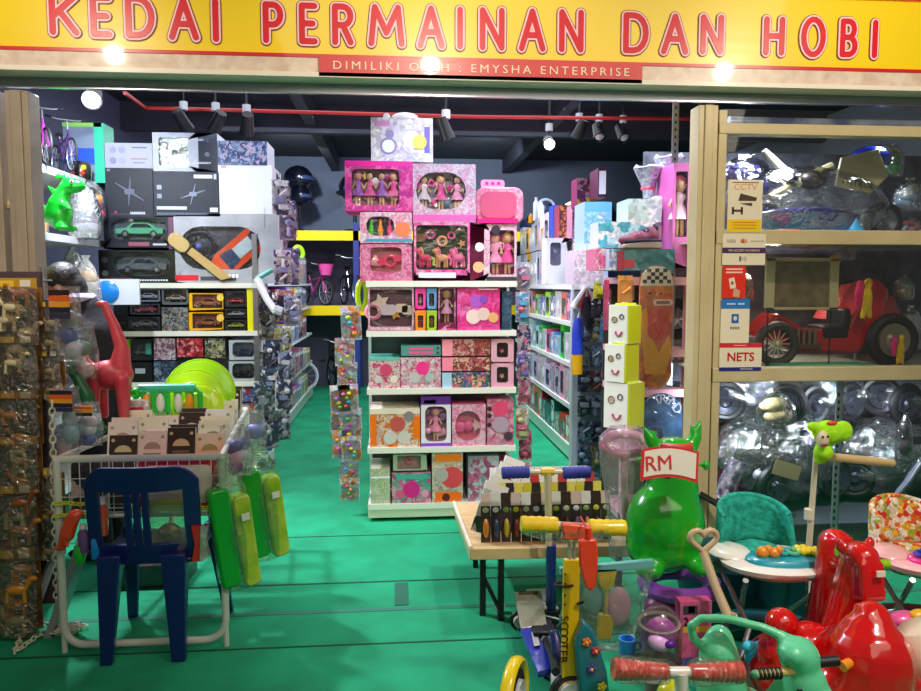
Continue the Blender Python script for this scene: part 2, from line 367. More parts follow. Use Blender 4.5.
# ---- red sprinkler pipe and hanging track spotlights
pa, pb, pc = P(125, 93, 6.0), P(146, 108, 7.0), P(700, 119, 7.0)
B().tube([pa, pb, P(300, 112, 7.0), P(480, 117, 7.0), pc], .016, M('c22a2a', .4)).build('sprinkler_pipe', label='thin red sprinkler pipe running under the dark shop ceiling', cat='pipe')
def spotlight(px, py, Y, aim, lbl, lit=False, s=1):
    p = P(px, py, Y); t = thing('track_spotlight', lbl, 'spotlight', p, group='spotlights under the dark ceiling')
    top = 3.6-p.z
    B().cyl((0, 0, .06*s), (0, 0, top), .008, BLACK, 8).cyl((0, 0, .1*s), (0, 0, .16*s), .035, M('c9ccd6', .4), 12).build('stem', t)
    d = Vector(aim).normalized(); q = d.to_track_quat('Z', 'Y').to_matrix().to_4x4()
    b = B(); b.T = q; b.lathe([(.0, -.11*s), (.04*s, -.11*s), (.048*s, 0), (.055*s, .05*s), (.045*s, .05*s), (.04*s, .0), (0, .0)], (0, 0, 0), BLACK); b.build('lamp_can', t)
    b = B(); b.T = q; b.ell((0, 0, .03*s), (.04*s, .04*s, .02*s), M('f4f7ff', .3, emit=60) if lit else M('b9c4d8', .15)); b.build('bulb', t)
    return t
spotlight(93, 98, 5.0, (.25, -1, -.5), 'blazing white spotlight above the drone boxes and the small bikes', True, 1.1)
spotlight(549, 143, 7.0, (-.1, -1, -.45), 'lit white spotlight over the aisle beyond the pink rack', True, 1.1)
for i, (x, y, Y, a_) in enumerate([(184, 124, 6.6, (.3, .6, -.7)), (216, 125, 6.6, (-.5, .5, -.7)), (247, 127, 6.6, (-.2, .7, -.7)), (446, 133, 6.2, (.3, .1, -.8)),
                                (579, 133, 7.2, (-.3, .3, -.8)), (599, 134, 7.2, (.0, -.6, -.7)), (623, 135, 7.2, (.1, -.6, -.7))]):
    spotlight(x, y, Y, a_, ['black spotlight above the white drone box, turned away', 'black spotlight next above the blue boxed set', 'black spotlight by the end of the drone boxes',
                          'black spotlight beside the lilac drawing-set box', 'black spotlight nearest the lit lamp over the far aisle',
                          'middle black spotlight of the three over the bright aisle', 'black spotlight closest to the slotted steel upright'][i], s=1.15)
# slotted steel upright by the entrance post
b = B(); x = P(675, 150, 4.6).x
for z in [i*.045+1.62 for i in range(40)]: b.cbox((x, 4.598, z), (.01, .002, .018), BLACK)
b.box((x-.02, 4.6, 0), (x+.02, 4.604, 3.5), STEEL).box((x+.018, 4.6, 0), (x+.022, 4.64, 3.5), STEEL)
b.build('slotted_upright', label='perforated grey steel upright standing behind the entrance post', cat='upright', smooth=False)
# ================================================================== PACKAGED TOYS
SKIN = M('e8b08c', .5); HAIRS = [M('d9a23a', .5), M('5a2c1a', .5), M('e85aa0', .5), M('1c1418', .5)]
def rnd_rect(x0, z0, x1, z1, r, n=4):
    r = min(r, (x1-x0)/2*.99, (z1-z0)/2*.99); out = []
    for cx, cz, a0 in ((x1-r, z1-r, 0), (x0+r, z1-r, 90), (x0+r, z0+r, 180), (x1-r, z0+r, 270)):
        for i in range(n+1):
            a = math.radians(a0+90*i/n); out.append((cx+r*math.cos(a), cz+r*math.sin(a)))
    return out
def c_doll(t, x, z, h, y, rnd, pal, d=.02):
    b = B(); hr = h*.13; dress = M(rnd.choice(pal), .45)
    b.tube([(x-.05*h, y, z), (x-.04*h, y, z+.42*h)], .035*h, SKIN, 6).tube([(x+.05*h, y, z), (x+.04*h, y, z+.42*h)], .035*h, SKIN, 6)
    b.lathe([(.2*h, .28*h), (.17*h, .36*h), (.07*h, .55*h), (.1*h, .7*h), (.04*h, .76*h)], (x, y, z), dress, seg=10, sy=.5)
    b.tube([(x-.09*h, y, z+.7*h), (x-.19*h, y-.003, z+.5*h)], .025*h, SKIN, 6).tube([(x+.09*h, y, z+.7*h), (x+.19*h, y-.003, z+.5*h)], .025*h, SKIN, 6)
    b.ell((x, y, z+.87*h), (.1*h, .07*h, .12*h), SKIN, seg=10); b.build('doll', t)
    hb = B().ell((x, y+.006, z+.89*h), (.14*h, .07*h, .15*h), rnd.choice(HAIRS), seg=10); hb.build('doll_hair', t)
def c_pony(t, x, z, h, y, rnd, pal):
    b = B(); m = M(rnd.choice(pal), .4)
    b.ell((x, y, z+.45*h), (.33*h, .1*h, .2*h), m).ell((x-.3*h, y, z+.8*h), (.17*h, .08*h, .13*h), m)
    b.tube([(x-.22*h, y, z+.5*h), (x-.28*h, y, z+.75*h)], .1*h, m, 8)
    for dx in (-.25, -.12, .14, .26): b.tube([(x+dx*h, y, z+.4*h), (x+dx*h, y, z)], .06*h, m, 6)
    b.build('pony', t)
    B().tube([(x-.22*h, y, z+.98*h), (x-.1*h, y, z+.8*h), (x-.12*h, y, z+.55*h)], .07*h, M(rnd.choice(pal), .5), 6).tube([(x+.3*h, y, z+.5*h), (x+.45*h, y, z+.4*h), (x+.42*h, y, z+.1*h)], .07*h, M(rnd.choice(pal), .5), 6).build('mane', t)
def c_car(t, x, z, w, y, rnd, col, top=False):
    h = w*.3; m = M(col, .25, coat=.6); b = B()
    b.prism([(x-w/2, z+.22*h), (x-w*.5, z+.55*h), (x-w*.28, z+.62*h), (x-w*.14, z+h), (x+w*.2, z+h), (x+w*.36, z+.66*h), (x+w/2, z+.6*h), (x+w/2, z+.22*h)], y-.02, y+.02, m)
    b.prism([(x-w*.2, z+.64*h), (x-w*.11, z+.93*h), (x+w*.17, z+.93*h), (x+w*.28, z+.64*h)], y-.0215, y+.0215, M('20262e', .15, coat=.5)); b.build('toy_car', t)
    for dx in (-.3, .3):
        B().cyl((x+dx*w, y-.024, z+.2*h), (x+dx*w, y+.02, z+.2*h), .26*h, M('141416', .5), 12).cyl((x+dx*w, y-.026, z+.2*h), (x+dx*w, y-.02, z+.2*h), .14*h, STEEL, 10).build('wheel', t)
def c_drone(t, x, z, s, y, rnd, col):
    m = M(col, .3); b = B().ell((x, y, z), (.16*s, .03, .12*s), m)
    for a in (35, 145, 215, 325):
        q = math.radians(a); e = (x+.42*s*math.cos(q), y, z+.36*s*math.sin(q)); b.tube([(x, y, z), e], .025*s+.002, m, 6)
    b.build('drone', t); b = B()
    for a in (35, 145, 215, 325):
        q = math.radians(a); b.torus((x+.42*s*math.cos(q), y, z+.36*s*math.sin(q)), .13*s, .012*s+.001, m, (PI/2, 0, 0), 14, 5)
    b.build('rotor_guards', t)
def c_bits(t, x0, z0, x1, z1, y, rnd, pal, n=5, name='toy_piece'):
    for i in range(n):
        s = min(x1-x0, z1-z0)*rnd.uniform(.16, .27); x = x0+(x1-x0)*(.5+i+rnd.uniform(-.1, .1))/n if n > 1 else (x0+x1)/2
        z = z0+(z1-z0)*rnd.uniform(.25, .75); m = M(rnd.choice(pal), .35, coat=.3); b = B(); k = rnd.randrange(5)
        if k == 0: b.ell((x, y, z), (s, .02, s), m, seg=10)
        elif k == 1: b.lathe([(s*.3, -s), (s*.8, -s*.8), (s*.9, 0), (s*.5, s*.4), (s*.3, s), (0, s)], (x, y, z), m, sy=.4, seg=10)
        elif k == 2: b.torus((x, y, z), s*.8, s*.28, m, (PI/2, 0, 0), 14, 6)
        elif k == 3: b.prism([(x+s*(1 if j % 2 else .5)*math.cos(j*PI/5), z+s*(1 if j % 2 else .5)*math.sin(j*PI/5)) for j in range(10)], y-.012, y+.012, m)
        else: b.prism(rnd_rect(x-s, z-s*.7, x+s, z+s*.7, s*.4), y-.015, y+.015, m)
        b.build(name, t)
PINKS = ['ff4fa8', 'ff9fcf', 'f8e4f0', 'e0218a', 'f7c6df', 'b05ad0', 'ffd24a']
def carton(b, w, h, d, sty, film_parent=None):
    """carton body with an optional recessed window; front at y=0"""
    base, side = sty['base'], sty.get('side', sty['base']); win = sty.get('win')
    b.add([(-w/2,0,0),(w/2,0,0),(w/2,d,0),(-w/2,d,0),(-w/2,0,h),(w/2,0,h),(w/2,d,h),(-w/2,d,h)], [(3,2,1,0),(4,5,6,7),(1,2,6,5),(2,3,7,6),(3,0,4,7)], side)
    if not win: b.add([(-w/2,0,0),(w/2,0,0),(w/2,0,h),(-w/2,0,h)], [(0,1,2,3)], base); return None
    u0, v0, u1, v1 = win[:4]; rr = win[4] if len(win) > 4 else .08
    inner = rnd_rect(-w/2+u0*w, v0*h, -w/2+u1*w, v1*h, rr*min(w, h)); cx, cz = -w/2+(u0+u1)/2*w, (v0+v1)/2*h
    outer = []; N = len(inner)
    for i, (x, z) in enumerate(inner):
        dx, dz = x-cx, z-cz
        tx = ((w/2-cx)/dx if dx > 0 else (-w/2-cx)/dx) if abs(dx) > 1e-9 else 1e9
        tz = ((h-cz)/dz if dz > 0 else (-cz)/dz) if abs(dz) > 1e-9 else 1e9
        t = min(tx, tz); outer.append((cx+dx*t, cz+dz*t))
    corners = [(w/2, h), (-w/2, h), (-w/2, 0), (w/2, 0)]
    for q, c in enumerate(corners): outer[q*5+2] = c
    vs = [(x, 0, z) for x, z in outer] + [(x, 0, z) for x, z in inner]
    b.add(vs, [(i, (i+1) % N, N+(i+1) % N, N+i) for i in range(N)], base)
    rd = min(d*.6, .06)
    vs = [(x, 0, z) for x, z in inner] + [(x, rd, z) for x, z in inner]
    b.add(vs, [(i, (i+1) % N, N+(i+1) % N, N+i) for i in range(N)], sty.get('inner', side))
    b.add([(x, rd, z) for x, z in inner], [tuple(range(N))], sty.get('inner', side))
    return inner, rd, cx, cz
def pack(lbl, p0, w, h, d, sty, rz=0, group=None, seed=0, name='toy_box', cat='toy box', parts=True):
    rnd = random.Random(seed*77+5); t = thing(name, lbl, cat, p0, rz, group); b = B(); r = carton(b, w, h, d, sty)
    for (u0, v0, u1, v1, m) in sty.get('bands', ()): b.box((-w/2+u0*w, -.0015, v0*h), (-w/2+u1*w, .001, v1*h), m)
    for qi, (u, v, s, m) in enumerate(sty.get('dots', ())): b.prism([(-w/2+u*w+s*h*math.cos(k*PI/6), v*h+s*h*math.sin(k*PI/6)) for k in range(12)], -.0022-.0005*qi, .001, m)
    for (u, v, s, mt, an) in sty.get('drones', ()):
        for k in range(4):
            a_ = an+k*PI/2+.3*(-1)**k; dx, dz = math.cos(a_)*s*h, math.sin(a_)*s*h*.8; nx, nz = -dz*.07, dx*.07; cx_, cz_ = -w/2+u*w, v*h
            b.prism([(cx_+nx, cz_+nz), (cx_-nx, cz_-nz), (cx_+dx-nx*.3, cz_+dz-nz*.3), (cx_+dx+nx*.3, cz_+dz+nz*.3)], -.003-.0002*k, .001, mt)
        b.prism(rnd_rect(cx_-s*h*.28, cz_-s*h*.16, cx_+s*h*.28, cz_+s*h*.16, s*h*.1), -.004, .001, mt)
    # small printed caption dashes
    for (u, v, n, m) in sty.get('caps', ()):
        for k in range(n): b.box((-w/2+(u+.035*k)*w, -.002, v*h), (-w/2+(u+.035*k+.025)*w, .001, (v+.05)*h), m)
    b.build('carton', t, smooth=False)
    if r and parts:
        inner, rd, cx, cz = r; N = len(inner); u0, v0, u1, v1 = sty['win'][:4]
        x0, x1, z0, z1 = -w/2+u0*w, -w/2+u1*w, v0*h, v1*h; y = rd*.55; pal = sty.get('pal', PINKS); H = z1-z0; W = x1-x0
        k = sty.get('toy', 'bits'); n = sty.get('n', max(2, min(6, int(W/H*2.2+.5))))
        if k in ('doll', 'pony') and W > .12: c_bits(t, x0, z0+.45*H, x1, z1, y+.012, rnd, [*pal, 'c84890', '8c5c90'], 5, 'accessory'); c_bits(t, x0, z0, x1, z0+.5*H, y+.012, rnd, [*pal, 'f8a8c8', '60a0b8'], 4, 'accessory')
        if k == 'doll':
            for i in range(n): c_doll(t, x0+W*(i+.5)/n, z0+.02*H, H*.9, y, rnd, pal)
        elif k == 'pony':
            for i in range(n): c_pony(t, x0+W*(i+.5)/n, z0+.05*H, min(H*.8, W/n*1.2), y, rnd, pal)
        elif k == 'car': c_car(t, cx, z0+.15*H, W*.85, y, rnd, rnd.choice(pal))
        elif k == 'drone': c_drone(t, cx, cz, H*1.1, y, rnd, pal[0])
        elif k == 'pins':
            for i in range(n): B().lathe([(.0, 0), (.1*H, .02*H), (.16*H, .3*H), (.07*H, .62*H), (.1*H, .8*H), (0, .92*H)], (x0+W*(i+.5)/n, y, z0), M(pal[i % len(pal)], .3, coat=.4), sy=.6, seg=12).build('bowling_pin', t)
        elif k == 'bits': c_bits(t, x0, z0, x1, z1, y, rnd, pal, n)
        B().add([(x, .002, z) for x, z in inner], [tuple(range(N))], FILM('ffffff', .1, .5, 9, .12)).build('clear_window', t, smooth=False)
    return t
def pxpack(lbl, x0, y0, x1, y1, Y, d, sty, **k):
    a = P(x0, y1, Y); c = P(x1, y0, Y)
    return pack(lbl, ((a.x+c.x)/2, Y, a.z), max(.02, c.x-a.x), c.z-a.z, d, sty, **k)
ptr = lambda *c, s=24: PR(list(c), s*1.6)

# ---- centre rack, facing the entrance
def gondola(name, lbl, x0, x1, y0, y1, zs, basez, ztop, back, mat=SHELF):
    t = thing(name, lbl, 'shelving rack', ((x0+x1)/2, y0, 0)); w = x1-x0; d = y1-y0; L = -w/2; R = w/2
    B().box((L, 0, .025), (R, d, basez-.02), M('d9dcc6', .5)).box((L+.06, .05, 0), (L+.12, .1, .03), BLACK).box((R-.12, .05, 0), (R-.06, .1, .03), BLACK).build('base', t, bevel=.004)
    B().box((L, d-.03, basez), (R, d, ztop), back).build('back_panel', t, smooth=False)
    for X in (L, R-.02): B().box((X, d-.08, 0), (X+.02, d-.03, ztop), mat).build('upright', t, smooth=False)
    for z in zs:
        s = B().box((L, 0, z-.03), (R, d-.03, z), mat).build('shelf', t, smooth=False)
        B().box((L, -.006, z-.036), (R, 0, z+.004), M('f4f2e6', .35, coat=.3)).build('price_rail', s, smooth=False)
    return t
CY = 4.96
zc = [P(440, y, CY).z for y in (281.5, 331, 388.5, 447, 503)]
cx0, cx1 = P(367, 400, CY).x, P(516, 400, CY).x
gondola('end_rack', 'white end rack of pink girls toys facing the entrance between the aisles', cx0, cx1, CY, CY+.42, zc, zc[-1], 1.62, M('8f8c88', .6))
PB = lambda *a: dict(base=ptr(*a), side=M(a[0], .4))
dkgreen = M('3a4a34', .6); pkd = M('a83272', .5)
CB = [
 ('wide lilac drawing-set box with guitar shape and blonde cartoon child, topmost', 371,118,433,161, dict(base=ptr('ece4f4','dccff0','e6dcf4','f4f0fa',s=9), side=M('f0f2ff',.4), dots=[(.28,.35,.2,M('8f84b8')),(.28,.35,.15,M('e9ecf6')),(.3,.62,.1,M('8f84b8')),(.66,.5,.2,M('fff6e0')),(.78,.45,.17,M('e8c860'))], bands=[(.86,.2,.95,.8,M('6a58b0')),(.05,.8,.3,.92,M('d890cc'))]), .2),
 ('large magenta doll playset box with clear window, top of stack', 345,161,413,211, dict(base=ptr('e81f98','c92a9a','ff6cc0','d8409c'), side=M('d81888'), win=(.1,.12,.8,.84,.1), inner=pkd, toy='doll', n=4, pal=PINKS, bands=[(0,.9,1,1,M('f01ca0'))]), .3),
 ('grey and pink pony salon box with rounded window beside the magenta set', 413,164,476,222, dict(base=ptr('d0c0d8','e0b0d0','dccce0','dc98c4'), side=M('f0d0e4'), win=(.05,.22,.84,.86,.35), inner=M('8a8494',.6), toy='doll', n=3, bands=[(.0,.02,1,.13,M('ff5cb4'))]), .3),
 ('white and pink bowling-pin box with green, orange and pink pins', 360,212,412,243, dict(base=ptr('ecc8dc','f4a0c4','f4dce8','ec98bc'), side=M('e0559a'), win=(.12,.24,.66,.86,.3), inner=M('3a3c5a',.6), toy='pins', n=3, pal=['4ac828','ff9a18','ff3c90'], bands=[(.1,.05,1,.14,M('3a9cc0'))], dots=[(.82,.45,.25,M('f08050'))]), .25),
 ('pink kitchen toy box with trapezoid window, on the top shelf beside the bowling pins', 360,244,412,281, dict(base=ptr('e878a8','f090b8','dc6094','f0a0c0'), side=M('e0558c'), win=(.2,.25,.8,.92,.12), inner=M('d88a9a',.6), toy='bits', n=4, pal=['ffb0b8','ff4878','f8e0d8','e83868']), .3),
 ('dark green-backed pony playset box with white script on pink base', 414,222,470,281, dict(base=ptr('ff78b8','f04ca0','ffb4d8','f890c8'), side=M('f060a8'), win=(.04,.2,.96,.95,.06), inner=dkgreen, toy='pony', n=3, pal=['f0a878','e83c70','c8d868','ff78b0','88583c'], bands=[(.08,.06,.75,.15,M('dfe4ff'))]), .3),
 ('pale pink doll tower box with scalloped edge and magenta window', 470,224,517,281, dict(base=ptr('f4cce0','f4b8d4','f8dcea','f0acd0'), side=M('d858a0'), win=(.42,.12,.95,.9,.06), inner=pkd, toy='doll', n=2, bands=[(.35,.0,1,.08,M('3a3038'))], dots=[(.55,.9,.08,M('2c2a3a')),(.18,.25,.1,M('f0b888')),(.2,.6,.08,M('ffffff'))]), .3),
 # second tier
 ('cupcake kitchen box with nine little windows, second tier of the pink rack', 368,287,414,331, dict(base=ptr('e8b4c8','f4d4e0','d890b0','eec0cc'), side=M('e8a8c0'), win=(.04,.1,.96,.95,.04), inner=M('80586c',.6), toy='bits', n=6, pal=['f8e0d0','e8d8e0','f0a030','d0dce0','f49cb8']), .3),
 ('small hot-pink doll box, upper of four coloured little boxes', 415,288,426,309, dict(base=M('f84ca8',.35), win=(.25,.15,.75,.75,.1), inner=M('581838'), toy='doll', n=1), .15),
 ('small sky-blue doll box beside the hot-pink one', 426.5,288,437,309, dict(base=M('6aa0d8',.35), win=(.25,.15,.75,.75,.1), inner=M('1c3858'), toy='doll', n=1, pal=['8090c0','405080']), .15),
 ('small orange doll box, lower of four coloured little boxes', 415,310,426,331, dict(base=M('f89030',.35), win=(.25,.15,.75,.75,.1), inner=M('682c10'), toy='doll', n=1, pal=['e04830']), .15),
 ('small lime doll box beside the orange one', 426.5,310,437,331, dict(base=M('a4c830',.35), win=(.25,.15,.75,.75,.1), inner=M('284010'), toy='doll', n=1, pal=['c08838']), .15),
 ('tall narrow doll box with dark red backing and silver-haired doll', 438,287,456,331, dict(base=ptr('c85888','e080b0','8c2048','f0a8c8'), side=M('8c2850'), win=(.1,.18,.9,.96,.1), inner=M('6c1838'), toy='doll', n=1, pal=['e8a8c8']), .2),
 ('square hot-pink princess activity book box with purple and cream figures', 457,287,500,331, dict(base=ptr('f8409c','ff58ac','ff7cc0','f03890',s=12), side=M('e03088'), dots=[(.45,.68,.15,M('b058c8')),(.38,.32,.17,M('f4d8d0')),(.62,.38,.15,M('e8c8c0')),(.85,.3,.12,M('e8b070')),(.62,.72,.1,M('8a48b8'))], bands=[(.5,.94,.95,.97,M('ffe0f0'))]), .06),
 ('slim dark teal block coloured as the dark gap ending the second tier', 502,291,512,331, dict(base=ptr('34506c','4a6880','283c58','50708c')), .2),  # block painted dark to stand for the shaded gap
 # third tier
 ('low teal and pink tea-set box lying on another box', 401,345,441,356, dict(base=M('5a9c98',.4), bands=[(.2,.55,.8,.8,M('f05c94')),(.2,.15,.8,.4,M('f05c94'))], dots=[(.92,.72,.12,M('203038')),(.92,.28,.12,M('203038'))]), .25),
 ('white and pink tea-party box with teal lid edge, third tier end', 369,357,400,388, dict(base=ptr('f4e4dc','f0a8b8','e04878','d8d8d0','f8d8d8',s=34), side=M('58b0a0'), bands=[(0,.9,1,1,M('70c0b0'))], dots=[(.55,.6,.2,M('d84870')),(.3,.3,.12,M('d8d0d0')),(.8,.3,.12,M('f0e0d0'))]), .3),
 ('white and pink tea-set box with bright pink teapot', 400.5,357,441,388, dict(base=ptr('e8d8d8','f0a0b8','f8ece8','c8b8c0','f04888',s=34), side=M('e8a0b8'), dots=[(.55,.66,.22,M('f83490')),(.35,.35,.18,M('c8c4c4')),(.72,.35,.15,M('b0c0c0'))]), .3),
 ('long brown and pink nursery box, upper of three flat ones', 442,339,490,356, dict(base=ptr('8a3c3c','d86c70','f0c0b8','a85440',s=30), side=M('f89ab0'), bands=[(0,0,.22,1,M('ff9cb0'))]), .25),
 ('long brown and rose nursery box, middle of three flat ones', 442,357,490,371, dict(base=ptr('9c4438','e07888','f0d0b0','883430',s=30), side=M('f89ab0'), bands=[(0,0,.22,1,M('ff8ca8'))]), .25),
 ('long blue and green nursery box, lowest of three flat ones', 442,372,490,388, dict(base=ptr('283c58','3c8850','e07080','4868a0','f0c890',s=30), side=M('90c0e8'), bands=[(0,0,.2,1,M('a8d0ec'))]), .25),
 ('small pink box with dark-framed picture window, upper one', 491,339,514,362, dict(base=M('e8aebe',.4), win=(.25,.2,.75,.85,.1), inner=M('4a2030'), toy='bits', n=1, pal=['f06888']), .25),
 ('small pink box with dark-framed picture window, under its twin', 491,363,514,388, dict(base=M('e4a6ba',.4), win=(.25,.2,.75,.85,.1), inner=M('4a2030'), toy='bits', n=1, pal=['f8a0b0']), .25),
 # fourth tier
 ('orange and white cooking-set box with round pans', 370,408,420,446, dict(base=ptr('f47c10','f8e0cc','f8dcc8','e8c8b8','f09030',s=26), side=M('f8e8d8'), dots=[(.55,.6,.2,M('c85850')),(.4,.25,.17,M('d8d0c8')),(.68,.25,.17,M('d8d0c8')),(.78,.8,.13,M('8c8488'))], bands=[(0,.86,1,1,M('f4e4d0')),(0,.05,.13,.85,M('ff7800')),(.86,.2,1,.8,M('ff7800'))]), .3),
 ('purple-topped baby doll box with tall clear window', 421,396,451,446, dict(base=M('f0eaf4',.4), side=M('5a2c90'), win=(.14,.1,.86,.8,.2), inner=M('9c7088',.6), toy='doll', n=1, pal=['f088b0'], bands=[(0,.84,1,1,M('6a2ca0')),(0,0,1,.07,M('8a48c0')),(.1,.86,.5,.93,M('d8c8f0'))]), .25),
 ('pink make-up set box with heart-shaped window', 452,404,486,446, dict(base=ptr('f8a0c4','fcc0d8','f488b0','f8d0e0'), side=M('f078a8'), win=(.1,.12,.85,.85,.4), inner=M('e87ca0',.6), toy='bits', n=3, pal=['ff3c8c','f8d0dc','ff68a8']), .2),
 ('rose baby-care box with dark round buttons along its edge', 487,399,514,446, dict(base=ptr('e88cb0','d8608c','f4b8cc','c88ca8'), side=M('d8709c'), dots=[(.08,.8,.05,M('382030')),(.08,.65,.05,M('382030')),(.08,.45,.05,M('382030')),(.5,.8,.17,M('e84878')),(.5,.45,.18,M('b8a0b4')),(.8,.2,.1,M('503848'))]), .2),
 # lowest tier
 ('short block of cream and pale green card packs, lowest tier', 371,468,390,503, dict(base=ptr('d8dcc0','b8cc90','ece4d0','c8d0a8',s=40), side=M('d0c8b4'), bands=[(0,.72,1,.76,M('ffffff'))]), .3),
 ('green box with pink shoe window standing on another box, lowest tier', 393,454,428,471, dict(base=M('a4bca0',.4), win=(.12,.08,.8,.95,.1), inner=M('c8a0a0',.6), toy='bits', n=1, pal=['ff4c70']), .25),
 ('teal and magenta princess dress box, lowest tier', 392,472,431,503, dict(base=ptr('d0588c','e87cb0','a8b8b0','58b0a0','f0b0c8',s=20), side=M('d8689c'), dots=[(.5,.45,.28,M('e0208c')),(.2,.3,.15,M('e05c88')),(.85,.3,.12,M('e8a0c0'))], bands=[(.1,.78,.9,.95,M('4cb0a0'))]), .3),
 ('orange tool or food set box with flowered corners, lowest tier', 432,452,463,503, dict(base=ptr('e8c8b8','d8d4c8','c8a898','f0dcc8',s=24), side=M('b8a898'), bands=[(.1,.82,.95,.97,M('ff8410')),(.1,.02,.95,.2,M('ff7010'))], dots=[(.65,.5,.22,M('e04850')),(.3,.55,.14,M('b8b0a8')),(.45,.1,.08,M('601808'))]), .3),
 ('flat grey-blue box under a rose one, lowest tier by the aisle', 468,456,499,503, dict(base=ptr('98a4b0','d07098','c8ccd4','b05880',s=18), side=M('a0a8b4')), .25),
 ('small rose box at the aisle end of the lowest tier', 500,462,516,503, dict(base=ptr('d0588c','e884ac','903058','f0b0c4',s=26), side=M('c85888')), .25),
]
tiers = [(P(0, 0, CY), None)]
def snap(z, lst):  # rest the foot on a shelf when it is close to one
    for s in lst:
        if abs(z-s) < .035: return s + .001
    return z
for i, (lb, x0, y0, x1, y1, sty, d) in enumerate(CB):
    a = P(x0, y1, CY+.01); c = P(x1, y0, CY+.01); z = snap(a.z, zc)
    z_top = c.z
    pack(lb, ((a.x+c.x)/2, CY+.012, z), c.x-a.x-.002, z_top-z-.002, d, sty, seed=i)
# carry case with handle tag on the top tier
a = P(476, 223, CY); c = P(524, 187, CY); w_, h_ = c.x-a.x, c.z-a.z
t = thing('carry_case', 'clear rounded pink play case with handle tag, on top of the pale doll tower', 'toy case', ((a.x+c.x)/2, CY+.01, a.z))
B().prism(rnd_rect(-w_/2, 0, w_/2, h_, .06), 0, .18, ptr('e884ac', 'f098b8', 'e07ca4', 'f0b0c4')).build('case_body', t, bevel=.01)
B().prism(rnd_rect(-w_/2+.03, .03, w_/2-.05, h_-.03, .05), -.012, .0, M('c8587c', .12, coat=1)).build('case_window', t, bevel=.005)
B().box((-w_/2+.01, -.014, 0), (w_/2-.04, .002, .03), M('f01c80', .3)).build('base_strip', t)
b = B().prism(rnd_rect(-w_/2+.04, h_, -w_/2+.2, h_+.055, .02), .06, .07, M('ff9cc8', .4))
for k in range(3): b.cbox((-w_/2+.08+.04*k, .058, h_+.03), (.02, .004, .02), M('d82878', .4))
b.build('hang_tag', t)
# small glossy white dome over the top box
t = thing('toy_headpiece', 'rounded white glittering headpiece lying on the topmost lilac box', 'toy', P(405, 118, CY+.06))
B().ell((0, 0, 0), (.09, .06, .035), M('fff4ff', .2, coat=1)).build('dome', t)
B().ell((-.12, 0, .0), (.025, .02, .03), M('fff4ff', .2, coat=1)).build('knob', t)

# ---- hanging strips on the side of the centre rack
def hang_pack(lbl, p, w, h, rz, head, toycols, seed, tilt=0, group='squishy fruit toys on the hanging strip', name='blister_pack', cat='blister pack', film=None, hook=.16):
    film = film or FILM('ffffff', .06, .5, 16, .15)
    rnd = random.Random(seed); t = thing(name, lbl, cat, p, group=group, rot=(0, tilt, rz))
    B().box((-w/2, 0, 0), (w/2, .003, h), head).build('backing_card', t, smooth=False)
    nt = len(toycols)
    for i, c in enumerate(toycols):
        z = h*(.12+.62*(i+.5)/nt); x = w*rnd.uniform(-.12, .12); k = 0 if nt > 3 else rnd.randrange(4); m_ = M(c, .4, coat=.3); q = B(); e = min(w*.34, h*.3/nt*1.3)
        if k == 0: q.ell((x*2, -.02, z), (e*.8, .018, e*.7), m_, seg=10)
        elif k == 1: q.prism(rnd_rect(x-e, z-e*.55, x+e, z+e*.55, e*.3), -.03, -.004, m_)
        elif k == 2: q.tube([(x-e*.8, -.02, z-e*.6), (x+e*.8, -.02, z+e*.6)], [e*.22, e*.35], m_, 8)
        else: q.lathe([(e*.3, -e), (e*.5, -e*.6), (e*.3, 0), (e*.45, e*.5), (0, e)], (x, -.02, z), m_, seg=8, sy=.5)
        q.build('toy', t)
    B().prism(rnd_rect(-w*.46, h*.04, w*.46, h*.82, w*.2), -.05, 0, film).build('blister', t)
    B().tube([(0, -.03, h*.95), (0, hook, h*.97)], .003, STEEL, 6).build('hook', t)
    return t
sq = ['ff9a3c', 'f03050', '28b8d8', 'a0d838', 'ffd82c', 'b048c0', 'f86ca8', '48c860']
yy = [(344,300,345), (340,343,372), (339,372,400), (346,398,428), (344,428,458), (338,415,440), (350,445,478), (342,458,482)]
for i, (px, y0, y1) in enumerate([(352,306,340), (345,338,366), (347,362,386), (349,384,411), (352,408,440), (340,410,432), (352,436,460), (342,430,458), (349,458,480), (341,385,412), (350, 478, 500)]):
    Y = 5.05+.06*(i % 3); a = P(px, y1, Y)
    cols = [sq[(i*3+k) % 8] for k in range(4)]
    hang_pack('squishy rainbow fruit pack, %s down the strip beside the pink rack' % ORD[i], a, .135, P(px, y0, Y).z-a.z, 0, PR(['ffffff', 'e8c8f0', 'ffb070', 'c0e8f0'], 30), cols, i, .04*((i % 3)-1))
for i, (px, y0, y1, c) in enumerate([(522,292,322,'58b4e8'), (524,325,350,'4c4c98'), (523,352,378,'8078c8'), (524,380,405,'d86898'), (522,408,440,'c8c890'), (525,430,460,'f0588c'), (525,462,485,'e8a0b8'), (523,262,290,'b8c8e8')]):
    Y = 5.0+.05*(i % 2); a = P(px, y1, Y)
    hang_pack('thin %s blister pack hooked on the aisle side of the pink rack' % ['sky blue', 'navy', 'violet', 'rose', 'yellow-green', 'hot pink', 'pale pink', 'ice blue'][i], a, .09, P(px, y0, Y).z-a.z, 0, PR([c, 'ffffff', c, 'f0c0dc'], 34), [c, 'f06ca0', c], i+20, group='packs hooked on the aisle side')
